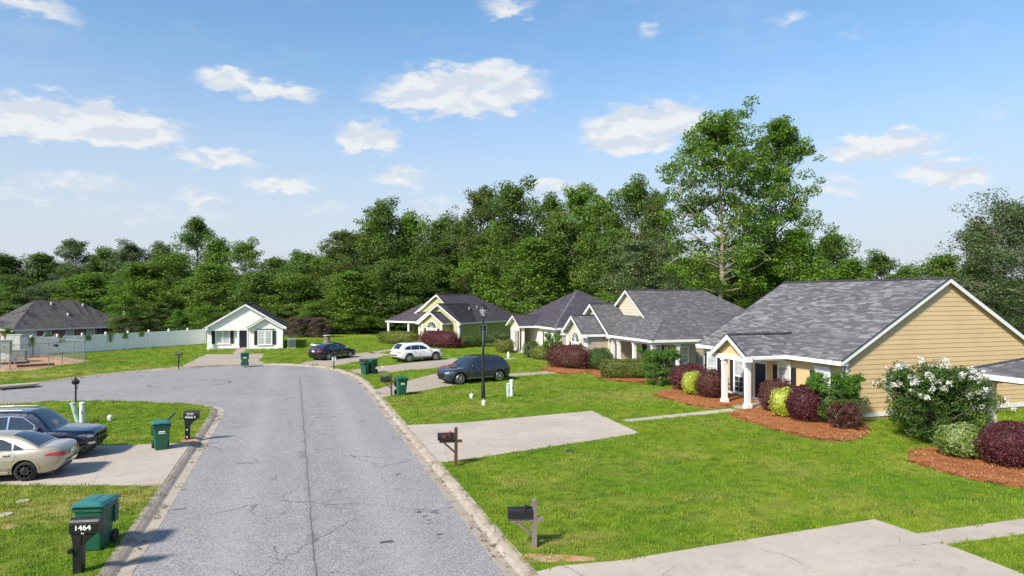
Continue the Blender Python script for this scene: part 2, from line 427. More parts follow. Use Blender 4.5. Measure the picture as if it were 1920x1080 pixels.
def conc(name, c, stain=.35):
    def f(nb, p):
        P = nb.pos(); a = nb.noise(.45, P, 5, .6); b = nb.noise(3.2, P, 4, .65); g = nb.noise(60, P, 2)
        col = nb.mix(nb.rng(a, .32, .68), tint(c, .88), tint(c, 1.08)); col = nb.mix(nb.rng(b, .5, .75, 0, stain), col, (.16, .14, .115))
        col = nb.mix(nb.rng(nb.noise(14, P, 2, .5), .70, .74, 0, .7), col, (.12, .11, .10))
        col = nb.mix(nb.rng(nb.orand(), 0, 1, 0, .18), col, tint(c, .72))
        col = nb.mix(nb.rng(g, .3, .7, 0, .2), col, tint(c, .6))
        wv = nb.vm('ADD', P, nb.vm('MULTIPLY', nb.n_noise3(P), (.9, .9, 0))); ck = nb.m('MULTIPLY', nb.rng(nb.vor(.22, wv), .0008, .0035, 1, 0), nb.rng(nb.noise(.35, nb.vm('ADD', P, (9, 2, 0)), 2), .50, .56))
        col = nb.mix(nb.m('MULTIPLY', ck, .6), col, (.08, .07, .06))
        st = nb.noise(.8, nb.vm('MULTIPLY', P, (.25, 1.6, 1)), 4, .6); col = nb.mix(nb.rng(st, .54, .72, 0, .3), col, tint(c, .62))
        nb.put(p.inputs['Base Color'], col); nb.put(p.inputs['Normal'], nb.bump(nb.m('ADD', g, b), .25, .006))
    return mat(name, c, .85, spec=.3, fn=f)
M_CONC = conc('driveway_concrete', (.46, .395, .335), .30)
M_CONC2 = conc('old_concrete', (.40, .335, .275), .6)
def _kerb(nb, p):
    P = nb.pos(); X, Y, Z = nb.xyz(P); a = nb.noise(1.2, P, 5, .65); b = nb.noise(6, nb.vm('MULTIPLY', P, (2.6, .5, 1)), 4, .7)
    col = nb.mix(nb.rng(a, .3, .7), (.31, .262, .21), (.42, .362, .305))
    # black mildew on the roll of the kerb
    col = nb.mix(nb.m('MULTIPLY', nb.rng(b, .42, .62), nb.rng(Z, .01, .09, .10, .6)), col, (.15, .115, .08))
    col = nb.mix(nb.rng(nb.noise(2.2, P, 4), .56, .70, 0, .65), col, (.17, .11, .06))
    nb.put(p.inputs['Base Color'], col); nb.put(p.inputs['Normal'], nb.bump(nb.noise(30, P, 3), .35, .01))
M_KERB = mat('kerb_concrete', rough=.88, spec=.25, fn=_kerb)
def _dirt(nb, p):
    P = nb.pos(); col = nb.mix(nb.rng(nb.noise(1.5, P, 5), .35, .65), (.42, .20, .10), (.44, .31, .21)); nb.put(p.inputs['Base Color'], col)
    nb.put(p.inputs['Normal'], nb.bump(nb.noise(25, P, 4), .5, .02))
M_DIRT = mat('red_clay', rough=.95, spec=.1, fn=_dirt)
def _straw(nb, p):
    P = nb.pos(); a = nb.noise(1.6, P, 4, .6); b = nb.noise(26, nb.vm('MULTIPLY', P, (1, .35, 1)), 4, .8, 1.5); c2 = nb.noise(24, nb.vm('MULTIPLY', P, (.35, 1, 1)), 4, .8, 1.5)
    col = nb.mix(nb.rng(a, .35, .65), (.30, .105, .035), (.40, .16, .06)); col = nb.mix(nb.rng(nb.m('MAXIMUM', b, c2), .52, .72, 0, .8), col, (.10, .033, .015))
    col = nb.mix(nb.rng(nb.m('MULTIPLY', b, c2), .3, .4, 0, .5), col, (.50, .26, .12))
    nb.put(p.inputs['Base Color'], col); nb.put(p.inputs['Normal'], nb.bump(nb.m('ADD', b, c2), .8, .03))
M_STRAW = mat('pine_straw', rough=.9, spec=.15, fn=_straw)
def _needle(nb, p):
    col = nb.ramp(nb.island(), [(0, (.13, .042, .018)), (.45, (.36, .13, .045)), (.8, (.50, .22, .09)), (1, (.60, .38, .2))]); nb.put(p.inputs['Base Color'], col)
M_NEEDLE = mat('pine_needle', rough=.7, spec=.2, fn=_needle)

# ------------------------------------------------------------------ terrain, road, kerb, drives
FA, FB = Vector((-31.5, 71.4)), Vector((-10.2, 90.6))      # white fence line
fdir = (FB - FA).normalized(); fnor = Vector((-fdir.y, fdir.x))
def terrain():
    xs = np.concatenate([np.arange(-900, -120, 60), np.arange(-120, 140, 4), np.arange(140, 901, 60)]).astype(float)
    ys = np.concatenate([np.arange(-300, -20, 40), np.arange(-20, 220, 4), np.arange(220, 1600, 60)]).astype(float)
    X, Y = np.meshgrid(xs, ys); s = (X - FA.x) * fnor.x + (Y - FA.y) * fnor.y
    t = np.clip((s - 1) / 9, 0, 1); Z = -.06 - 1.25 * (t * t * (3 - 2 * t))
    al = (X - FA.x) * fdir.x + (Y - FA.y) * fdir.y
    k = 1 - np.clip((al - 30) / 12, 0, 1); Z = -.06 + (Z + .06) * k
    V = np.stack([X.ravel(), Y.ravel(), Z.ravel()], 1); nx = len(xs); i, j = np.meshgrid(np.arange(nx - 1), np.arange(len(ys) - 1))
    a = (j * nx + i).ravel(); F = np.stack([a, a + 1, a + 1 + nx, a + nx], 1)
    struct(fastmesh('ground', V, F, M_FLOOR, smooth=True))
terrain()
EDGE = [(4.38, -12), (4.38, 0), (4.38, 14), (4.38, 28), (4.38, 40), (4.36, 45), (4.2, 49.5), (3.55, 54.4), (2.1, 58.9), (-.4, 62), (-3.2, 62.9), (-6.4, 62.8), (-9.4, 61.7), (-12.4, 59.6), (-14.9, 56.6), (-16.8, 53.2), (-17.6, 50), (-17.2, 47.4),
        (-15.6, 45.7), (-13, 45.15), (-10.2, 44.5), (-7.2, 43), (-4.9, 41.5), (-3.75, 40), (-3.4, 37.6), (-3.36, 30), (-3.36, 14), (-3.36, 0), (-3.36, -12)]
edge = catmull([(x, y, 0) for x, y in EDGE], .8)
edge2 = [(p.x, p.y) for p in edge]
def offset(pts, d):
    out = []
    for i, p in enumerate(pts):
        a = pts[max(i - 1, 0)]; b = pts[min(i + 1, len(pts) - 1)]
        t = Vector((b[0] - a[0], b[1] - a[1])).normalized(); out.append((p[0] + t.y * d, p[1] - t.x * d))
    return out
# outward is to the right of travel (up the right side, round the turning circle, down the left side)
mb = MB(); mb.prism([tuple(p) for p in offset(edge2, .04)], -.05, .0); struct(mb.build('road', M_ASPH))
KP = [(0, .006), (.25, -.008), (.30, -.006), (.40, .055), (.50, .095), (.62, .112), (.64, .112)]
def kerb():
    root = struct(bpy.data.objects.new('kerb', None)); C.objects.link(root)
    offs = [offset(edge2, a) for a, _ in KP]; acc = 0; segs = [[0]]
    for i in range(1, len(edge2)):
        acc += math.dist(edge2[i], edge2[i - 1]); segs[-1].append(i)
        if acc > 3.0: acc = 0; segs.append([i])
    for sg in segs:
        if len(sg) < 2: continue
        m = MB(); vs = []; fs = []; K = len(KP)
        for n_, i in enumerate(sg):
            e = .012 if n_ == 0 else (-.012 if n_ == len(sg) - 1 else 0)
            q = edge2[min(i + 1, len(edge2) - 1)] if n_ == 0 else edge2[i - 1]
            L = math.dist(q, edge2[i]) or 1; k = abs(e) / L
            for j in range(K):
                p = offs[j][i]; q2 = offs[j][min(i + 1, len(edge2) - 1)] if n_ == 0 else offs[j][i - 1]
                if e == 0: q2 = p
                vs.append((p[0] + (q2[0] - p[0]) * k, p[1] + (q2[1] - p[1]) * k, KP[j][1]))
            for zz, j in ((-.2, K - 1), (-.2, 0)): vs.append((*offs[j][i], zz))
        n2 = K + 2
        for a in range(len(sg) - 1):
            for j in range(n2):
                fs.append((a * n2 + j, (a + 1) * n2 + j, (a + 1) * n2 + (j + 1) % n2, a * n2 + (j + 1) % n2)[::-1])
        fs.append(tuple(range(n2))); fs.append(tuple(len(vs) - n2 + j for j in range(n2))[::-1])
        m.add(vs, fs); m.build('kerb_segment', M_KERB, root)
kerb()
KB = offset(edge2, .60)
right_kb = [p for p in KB if True]
# kerb back split: outside (right side and round the circle to the drain) and the left block
i_mid = min(range(len(edge2)), key=lambda i: math.dist(edge2[i], (-17.2, 47.4)))
outer_kb, inner_kb = KB[:i_mid], KB[i_mid:]
LAWN_Z = .105
far_poly = outer_kb + [(-24, 47.5), (-60, 47.5), (-60, 60), (FA.x - 8, FA.y - 7.2), (FB.x, FB.y), (-12, 101), (10, 108), (60, 112), (95, 90), (95, -12)]
mb = MB(); mb.prism(far_poly, -.3, LAWN_Z); struct(mb.build('lawn', M_LAWN))
ib = [p for p in inner_kb]
i30 = [p for p in ib if p[1] > 30.3 and not (p[0] < -16.4)]; i24 = [p for p in ib if p[1] < 23.6]
isl = [(-60, 46.0), (-15.3, 43.9)] + [p for p in i30 if p[0] > -13.2] + [(-3.96, 30.35), (-8, 31.0), (-12, 31.8), (-30, 36), (-60, 42)]
mb = MB(); mb.prism(isl[::-1], -.3, LAWN_Z); struct(mb.build('lawn', M_LAWN))
nearl = [(-3.96, 23.75)] + [p for p in i24] + [(-60, -12), (-60, 45), (-30, 32.0), (-8.88, 25.55)]
mb = MB(); mb.prism(nearl[::-1], -.3, LAWN_Z); struct(mb.build('lawn', M_LAWN))

def drive(name, polys, m=M_CONC, z=LAWN_Z + .012):
    root = struct(bpy.data.objects.new(name, None)); C.objects.link(root)
    for poly in polys:
        # shrink a little so joints read as grooves
        cx = sum(p[0] for p in poly) / len(poly); cy = sum(p[1] for p in poly) / len(poly)
        q = []
        for x, y in poly:
            d = math.hypot(x - cx, y - cy); k = (d - .007) / d; q.append((cx + (x - cx) * k, cy + (y - cy) * k))
        ar = sum(q[i][0] * q[(i + 1) % len(q)][1] - q[(i + 1) % len(q)][0] * q[i][1] for i in range(len(q)))
        MB().prism(q if ar > 0 else q[::-1], z - .12, z).build('slab', m, root)
    return root
def lerp(a, b, t): return (a[0] + (b[0] - a[0]) * t, a[1] + (b[1] - a[1]) * t)
def split(a0, a1, b0, b1, ts):
    """strip between line a0-a1 and line b0-b1 cut at ts"""
    ts = [0] + ts + [1]
    return [[lerp(a0, a1, ts[i]), lerp(a0, a1, ts[i + 1]), lerp(b0, b1, ts[i + 1]), lerp(b0, b1, ts[i])] for i in range(len(ts) - 1)]
P_ = lambda x, y: gp(x, y, LAWN_Z + .012)
DR = []   # polygons with no grass
def reg(*pl):
    DR.extend(pl); return list(pl)
# near right drive (bottom of the picture)
a = P_(1165, 1050); b = P_(1640, 973); c_ = P_(1720, 1000); d_ = P_(1775, 1020)
near = reg([(5.0, 13.9), (5.55, 14.05), a, P_(1409, 1010), (10.8, 9.2), (6.2, 9.2), (5.0, 9.6)], [P_(1409, 1010), b, c_, d_, (14.9, 9.2), (10.8, 9.2)])
near += reg([c_, P_(1990, 962), (19.6, 12.35), d_])
near += reg(*split((19.75, 13.42), (26, 13.5), (19.6, 12.35), (26, 12.4), [.5]))
drive('driveway', near)
# second right drive with its walk to the porch
p0, p1, p2, p3 = (5.0, 31.4), P_(1110, 770), P_(1200, 812), (5.0, 24.35)
dr2 = reg([(5.0, 31.4), P_(867, 792.5), P_(935, 852), P_(840, 866), (5.0, 24.2)], *split(P_(867, 792.5), P_(1110, 770), P_(935, 852), P_(1200, 812), [.5]))
walk = reg(*split(P_(1165, 787), P_(1368, 766), P_(1174, 791), P_(1397, 769.5), [.33, .66]))
drive('driveway', dr2); drive('path', walk)
dr3 = reg(*split((5.0, 43.9), P_(860, 689), (5.0, 40.4), P_(952, 705.5), [.45]), )
drive('driveway', dr3, M_CONC2); w3 = reg(*split(P_(948, 701), P_(1112, 690), P_(952, 706), P_(1110, 696), [.33, .66]))
drive('path', w3, M_CONC2)
dr4 = reg(*split((4.1, 55.6), P_(850, 671), (5.0, 52.0), P_(905, 681), [.5])); drive('driveway', dr4, M_CONC2)
w4 = reg(*split(P_(880, 677), P_(965, 670), P_(885, 679.5), P_(968, 672.5), [.5])); drive('path', w4, M_CONC2)
dr5 = reg(*split((0.4, 62.7), P_(690, 660), (3.0, 58.9), P_(735, 665), [.5])); drive('driveway', dr5, M_CONC2)
w5 = reg(*split(P_(690, 661), P_(776, 648), P_(700, 663), P_(780, 650), [.5])); drive('path', w5, M_CONC2)
drw = reg([(-8.9, 62.45), P_(385, 664), P_(437, 664), (-5.5, 63.25)], [P_(437, 664), P_(496, 663), (-2.9, 66), (-2.3, 63.2), (-5.5, 63.25)])
drive('driveway', drw, M_CONC2); ww = reg([(-5.9, 80.9), (-4.9, 80.9), (-5.0, 74.4), (-6.0, 74.4)]); drive('path', ww, M_CONC2)
drl = [[(-3.95, 24.0), (-3.95, 30.25), (-6.9, 30.75), (-6.0, 24.45)], [(-6.0, 24.45), (-6.9, 30.75), (-11.6, 31.65), (-10.5, 26.25), (-8.7, 25.4)], [(-10.5, 26.25), (-11.6, 31.65), (-17.5, 33.1), (-16.5, 28.2)], [(-16.5, 28.2), (-17.5, 33.1), (-30, 35.9), (-30, 32.1)]]
drive('driveway', drl)
DR.extend(drl)
dll = reg([(-15.8, 44.9), (-17.6, 46.8), (-26, 47.4), (-60, 47.4), (-60, 46.1), (-15.4, 44.0)]); drive('driveway', dll, M_CONC2, .03)
# pine-straw beds
def bed(pts, label_pts=None, step=.25):
    cv = [(p.x, p.y) for p in catmull([(x, y, 0) for x, y in pts], step, True)]
    n = len(cv); cx = sum(p[0] for p in cv) / n; cy = sum(p[1] for p in cv) / n
    ar = sum(cv[i][0] * cv[(i + 1) % n][1] - cv[(i + 1) % n][0] * cv[i][1] for i in range(n))
    if ar < 0: cv = cv[::-1]
    m = MB(); m.prism(cv, -.1, LAWN_Z + .02)
    # softly heaped top
    vs = []; fs = []
    for k, (sc, h) in enumerate(((1, .02), (.93, .07), (.75, .10))):
        for i, (x, y) in enumerate(cv): vs.append((cx + (x - cx) * sc, cy + (y - cy) * sc, LAWN_Z + h + .01 * math.sin(i * 1.7 + k)))
    for k in range(2):
        for i in range(n): j = (i + 1) % n; fs.append((k * n + i, k * n + j, (k + 1) * n + j, (k + 1) * n + i))
    fs.append(tuple(2 * n + i for i in range(n)))
    m.add(vs, fs); o = struct(m.build('mulch_bed', M_STRAW)); DR.append(cv); BEDS.append(cv); return o
BEDS = []
bed([gp(1228, 741), gp(1262, 752), gp(1325, 766), gp(1372, 763), (25.0, 32.5), (25.0, 38.2), (23.6, 38.6)])
bed([gp(1366, 777), gp(1410, 793), gp(1480, 815), gp(1560, 828), gp(1612, 822), gp(1628, 808), (25.2, 25.6), (25.0, 30.4), (23.4, 30.4)])
bed([gp(1703, 862), gp(1735, 876), gp(1800, 894), gp(1880, 910), (22.8, 13.6), (24.4, 16), (24.4, 19.4), (23.2, 20.4)])
bed([gp(1013, 692), gp(1050, 701), gp(1085, 702), gp(1108, 694), gp(1100, 686), gp(1040, 686)])
bed([gp(1104, 700), gp(1130, 711), gp(1180, 718), gp(1226, 717), gp(1232, 708), (24.6, 50), gp(1112, 692)])
# bare clay patches
for pts in ([gp(985, 1040), gp(1040, 1040), gp(1110, 1046), gp(1120, 1051), gp(1030, 1054), gp(985, 1053)], [gp(338, 824), gp(348, 818), gp(372, 826), gp(366, 832), gp(345, 830)],
            [gp(0, 987), gp(28, 984), gp(38, 988), gp(10, 993)]):
    cv = [(p.x, p.y) for p in catmull([(x, y, 0) for x, y in pts], .15, True)]; ar = sum(cv[i][0] * cv[(i + 1) % len(cv)][1] - cv[(i + 1) % len(cv)][0] * cv[i][1] for i in range(len(cv)))
    struct(MB().prism(cv if ar > 0 else cv[::-1], -.05, LAWN_Z + .008).build('clay_patch', M_DIRT))
cage_floor = [gp(172, 677), gp(60, 694), gp(-40, 700), gp(-60, 680), gp(70, 664), gp(110, 668)]
struct(MB().prism(cage_floor, -.05, LAWN_Z + .008).build('clay_patch', M_DIRT)); DR.append(cage_floor)

# ------------------------------------------------------------------ grass tufts (one object, instanced)
def tuft(name, n, r, h, w, m, lean=.5, flat=False):
    V = []; F = []; rr = random.Random(n)
    for i in range(n):
        a = rr.uniform(0, 2 * PI); d = r * math.sqrt(rr.random()); x, y = d * math.cos(a), d * math.sin(a)
        b = rr.uniform(0, 2 * PI); hh = h * rr.uniform(.55, 1.15); ln = hh * lean * rr.uniform(.3, 1.3); c, s_ = math.cos(b), math.sin(b); px, py = -s_ * w / 2, c * w / 2
        o = len(V)
        if flat:
            L = h * rr.uniform(.6, 1.3); t = rr.uniform(.0, .3); V += [(x - px, y - py, .0), (x + px, y + py, .0), (x + c * L + px, y + s_ * L + py, t * L + .02), (x + c * L - px, y + s_ * L - py, t * L + .02)]; F.append((o, o + 1, o + 2, o + 3))
        else:
            V += [(x - px, y - py, -.01), (x + px, y + py, -.01), (x + c * ln * .35 + px * .8, y + s_ * ln * .35 + py * .8, hh * .6), (x + c * ln * .35 - px * .8, y + s_ * ln * .35 - py * .8, hh * .6),
                  (x + c * ln + px * .15, y + s_ * ln + py * .15, hh), (x + c * ln - px * .15, y + s_ * ln - py * .15, hh)]
            F += [(o, o + 1, o + 2, o + 3), (o + 3, o + 2, o + 4, o + 5)]
    return fastmesh(name, V, F, m, link=False)
def scatter(name, pts, scales, tuft_me, label, cat):
    """one object: a point cloud mesh that geometry nodes turn into tufts"""
    me = bpy.data.meshes.new(name); me.vertices.add(len(pts)); me.vertices.foreach_set('co', np.asarray(pts, np.float32).ravel())
    at = me.attributes.new('size', 'FLOAT', 'POINT'); at.data.foreach_set('value', np.asarray(scales, np.float32)); me.update()
    o = bpy.data.objects.new(name, me); C.objects.link(o); o['kind'] = 'stuff'; o['label'] = label; o['category'] = cat
    src = bpy.data.objects.new('tuft_source', tuft_me)
    g = bpy.data.node_groups.new(name, 'GeometryNodeTree'); g.interface.new_socket('Geometry', in_out='INPUT', socket_type='NodeSocketGeometry'); g.interface.new_socket('Geometry', in_out='OUTPUT', socket_type='NodeSocketGeometry')
    N = g.nodes; L = g.links; gi = N.new('NodeGroupInput'); go = N.new('NodeGroupOutput'); iop = N.new('GeometryNodeInstanceOnPoints'); m2p = N.new('GeometryNodeMeshToPoints')
    oi = N.new('GeometryNodeObjectInfo'); oi.inputs['Object'].default_value = src; oi.inputs['As Instance'].default_value = True
    rv = N.new('FunctionNodeRandomValue'); rv.data_type = 'FLOAT_VECTOR'; rv.inputs[0].default_value = (-.12, -.12, 0); rv.inputs[1].default_value = (.12, .12, 6.283)
    na = N.new('GeometryNodeInputNamedAttribute'); na.data_type = 'FLOAT'; na.inputs[0].default_value = 'size'
    L.new(gi.outputs[0], m2p.inputs[0]); L.new(m2p.outputs[0], iop.inputs['Points']); L.new(oi.outputs['Geometry'], iop.inputs['Instance']); L.new(rv.outputs[0], iop.inputs['Rotation']); L.new(na.outputs[0], iop.inputs['Scale'])
    L.new(iop.outputs[0], go.inputs[0]); md = o.modifiers.new('tufts', 'NODES'); md.node_group = g
    return o
def make_grass():
    rs = np.random.default_rng(3); P = []; Sz = []
    lawns = [far_poly, isl, nearl]
    def band(y0, y1, dens, size):
        # covers what the picture takes in between these depths, with a margin to each side
        x0, x1 = -.42 * y1 - 3, 1.42 * y1 + 3; x1 = min(x1, 60)
        n = int((x1 - x0) * (y1 - y0) * dens); x = rs.uniform(x0, x1, n); y = rs.uniform(y0, y1, n)
        k = np.zeros(n, bool)
        for L_ in lawns: k |= inside(x, y, L_)
        dep = x * SY + y * CY; lat = x * CY - y * SY; k &= (np.abs(lat) < dep * .80 + 3) & (dep > 8)
        for D_ in DR: k &= ~inside(x, y, D_)
        x, y = x[k], y[k]; P.append(np.stack([x, y, np.full(len(x), LAWN_Z)], 1)); Sz.append(size * np.clip(np.exp(rs.normal(-.05, .38, len(x))), .4, 2.3))
    band(5, 20, 56, .72); band(20, 30, 46, .80); band(30, 42, 26, .95); band(42, 58, 15, 1.15); band(58, 96, 6, 1.4)
    t = tuft('grass_tuft', 24, .14, .062, .011, M_BLADE)
    scatter('grass', np.concatenate(P), np.concatenate(Sz), t, 'short mown lawn grass between the drives and houses', 'grass')
    P = []; Sz = []
    for b in BEDS:
        bx = [p[0] for p in b]; by = [p[1] for p in b]; ar = (max(bx) - min(bx)) * (max(by) - min(by)); n = int(ar * 40)
        x = rs.uniform(min(bx), max(bx), n); y = rs.uniform(min(by), max(by), n); k = inside(x, y, b); cx, cy = np.mean(bx), np.mean(by)
        x, y = x[k], y[k]; P.append(np.stack([x, y, np.full(len(x), LAWN_Z + .05)], 1)); Sz.append(rs.uniform(.6, 1.2, len(x)))
    t = tuft('straw_tuft', 18, .16, .17, .012, M_NEEDLE, flat=True)
    scatter('pine_straw', np.concatenate(P), np.concatenate(Sz), t, 'loose rust-coloured pine straw spread over the shrub beds', 'pine straw')
make_grass()
def litter():
    rs = np.random.default_rng(12); P = []; off = offset(edge2, .22); pts = [p for p in off if p[1] > 8]
    for i in range(700):
        k = rs.integers(0, len(pts)); j = min(k + 1, len(pts) - 1); t = rs.random(); q = (pts[k][0] + (pts[j][0] - pts[k][0]) * t + rs.normal(0, .09), pts[k][1] + (pts[j][1] - pts[k][1]) * t + rs.normal(0, .09))
        if math.sin(q[1] * .9) + math.sin(q[1] * 2.3 + q[0]) > -.3: P.append((*q, .012))
    t = tuft('litter_tuft', 6, .10, .03, .02, mat('dry_litter', (.13, .085, .05), .9), flat=True)
    scatter('leaf_litter', P, rs.uniform(.5, 1.3, len(P)), t, 'brown leaf litter and grit lying in the concrete gutters', 'leaf litter')
litter()
# ------------------------------------------------------------------ house materials
def siding_mat(name, c, lap=None):
    def f(nb, p):
        P = nb.obj(); a = nb.noise(.8, P, 4, .6); b = nb.noise(5, nb.vm('MULTIPLY', P, (.4, .4, 3)), 3)
        col = nb.mix(nb.rng(a, .3, .7), tint(c, .93), tint(c, 1.04)); col = nb.mix(nb.rng(b, .5, .8, 0, .14), col, tint(c, .6)); col = nb.mix(nb.rng(nb.orand(), 0, 1, 0, .09), col, tint(c, .75))
        nb.put(p.inputs['Base Color'], col)
        if lap:
            z = nb.xyz(P)[2]; fr = nb.m('FRACT', nb.m('DIVIDE', z, lap)); nb.put(p.inputs['Normal'], nb.bump(fr, .55, .012))
    return mat(name, c, .62, spec=.3, fn=f)
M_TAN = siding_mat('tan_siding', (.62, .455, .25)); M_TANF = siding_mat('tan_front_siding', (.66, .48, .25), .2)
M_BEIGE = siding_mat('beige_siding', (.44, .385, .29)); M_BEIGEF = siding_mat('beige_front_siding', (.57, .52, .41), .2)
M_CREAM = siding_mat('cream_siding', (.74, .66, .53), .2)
M_GREEN = siding_mat('olive_siding', (.40, .40, .14)); M_GREENF = siding_mat('olive_front_siding', (.47, .45, .22), .2)  # paler front, darker side: sun and shade painted into one olive siding
M_WHITES = siding_mat('white_siding', (.84, .82, .80), .2)
def _trim(nb, p):
    c = (.78, .78, .76); a = nb.noise(2.5, nb.obj(), 4, .65); nb.put(p.inputs['Base Color'], nb.mix(nb.rng(a, .45, .8, 0, .3), c, (.50, .49, .46)))
M_TRIM = mat('white_trim', rough=.5, fn=_trim)
M_SHUT = mat('shutter_black', (.018, .02, .024), .5); M_DOOR = mat('door_navy', (.014, .018, .03), .38, coat=.3)
M_DOORW = mat('door_white', (.72, .70, .66), .5)
def _glass(nb, p):
    a = nb.noise(1.1, nb.obj(), 3); nb.put(p.inputs['Base Color'], nb.mix(nb.rng(a, .4, .65), (.012, .016, .02), (.07, .08, .09)))
M_GLASS = mat('window_glass', rough=.06, spec=.8, fn=_glass)
def _blind(nb, p):
    z = nb.xyz(nb.obj())[2]; fr = nb.m('FRACT', nb.m('MULTIPLY', z, 16)); a = nb.noise(1.3, nb.obj(), 3)
    nb.put(p.inputs['Base Color'], nb.mix(nb.rng(fr, .0, .25, .45, 0), nb.mix(nb.rng(a, .4, .65), (.52, .54, .55), (.36, .39, .42)), (.2, .22, .24)))
M_BLIND = mat('window_with_blind', rough=.25, spec=.6, coat=.8, fn=_blind)
M_METAL = mat('grey_metal', (.45, .46, .47), .45, .6); M_BRASS = mat('brass', (.6, .42, .15), .3, 1)
M_BRICKF = mat('foundation_brick', (.40, .26, .17), .85, fn=grain((.42, .29, .2), .2, 3))
def shingle_mat(name, dark, light, k=2.2, streak=0):
    def f(nb, p):
        r = nb.m('FRACT', nb.m('ADD', nb.m('MULTIPLY', nb.island(), 7.3), nb.m('MULTIPLY', nb.orand(), 3.7)))
        P = nb.obj(); r2 = nb.m('POWER', r, k); col = nb.mix(r2, dark, light)
        a = nb.noise(.5, P, 4, .6); col = nb.mix(nb.rng(a, .4, .65, 0, .3), col, tint(dark, .7))
        g = nb.noise(45, P, 2, .8); col = nb.mix(nb.rng(g, .35, .75, 0, .45), col, tint(light, 1.15)); col = nb.mix(nb.rng(g, .35, .2, 0, .4), col, tint(dark, .5))
        if streak:
            x, y, z = nb.xyz(P); sv = nb.comb(nb.m('MULTIPLY', x, 1.1), nb.m('MULTIPLY', y, .22), nb.m('MULTIPLY', z, .2))
            s1 = nb.noise(1.0, nb.vm('ADD', sv, (0, 0, 4)), 5, .7, .6); col = nb.mix(nb.rng(s1, .50, .62, 0, .75), col, (.018, .018, .022))
        nb.put(p.inputs['Base Color'], col); nb.put(p.inputs['Normal'], nb.bump(g, .3, .01))
    return mat(name, dark, .9, spec=.2, fn=f)
M_SH_T = shingle_mat('shingle_weathered_grey', (.064, .062, .067), (.25, .245, .255), 2.0)
M_SH_B = shingle_mat('shingle_speckled_grey', (.080, .076, .082), (.18, .174, .183), 2.4)
M_SH_C = shingle_mat('shingle_charcoal', (.052, .044, .056), (.095, .085, .100), 2)
M_SH_D = shingle_mat('shingle_dark_slate', (.030, .030, .042), (.065, .063, .080), 2)
M_SH_G = shingle_mat('shingle_aged_streaked', (.068, .063, .066), (.115, .106, .104), 1.5, 1)
M_EDGE = mat('roof_edge_black', (.03, .03, .034), .6)

# ------------------------------------------------------------------ house parts
def fr(x, y, deg=0, z=0): return Matrix.Translation((x, y, z)) @ Matrix.Rotation(R(deg), 4, 'Z')
def wall(root, M, poly, m, lap=None, m_lap=None, t=.12, parts=True):
    """wall panel: poly in (x,z) of a plane whose outside faces local -y"""
    b = MB(); n = len(poly); n2 = [(x, 0, z) for x, z in poly] + [(x, t, z) for x, z in poly]
    ar = sum(poly[i][0] * poly[(i + 1) % n][1] - poly[(i + 1) % n][0] * poly[i][1] for i in range(n))
    fs = [tuple(range(n)), tuple(range(2 * n - 1, n - 1, -1))] + [(i, n + i, n + (i + 1) % n, (i + 1) % n) for i in range(n)]
    if ar < 0: fs = [f[::-1] for f in fs]
    b.add(n2, fs); w = b.xf(M).build('wall', m, root)
    if lap:
        z0 = min(z for _, z in poly); z1 = max(z for _, z in poly); xa = min(x for x, _ in poly) - 1; xb = max(x for x, _ in poly) + 1
        k = 0; z = z0; jb = MB()
        while z < z1 - .03:
            q = clip_convex([(xa, z), (xb, z), (xb, z + lap), (xa, z + lap)], poly)
            if len(q) >= 3:
                b = MB() if parts else jb; n = len(q)
                vs = [(x, -.022 + .016 * (zz - z) / lap, zz + (.004 if zz < z + .001 else 0)) for x, zz in q] + [(x, .0, zz) for x, zz in q]
                b.add(vs, [tuple(range(n))] + [(i, n + i, n + (i + 1) % n, (i + 1) % n) for i in range(n)])
                if parts: b.xf(M).build('siding_board', m_lap or m, w)
            z += lap
        if not parts: struct(jb.xf(M).build('siding', m_lap or m, w), 'stuff')
    return w
def pipebox(root, name, M, x0, x1, y0, y1, z0, z1, m, bevel=0):
    return MB().box(x0, x1, y0, y1, z0, z1).xf(M).build(name, m, root, bevel=bevel)
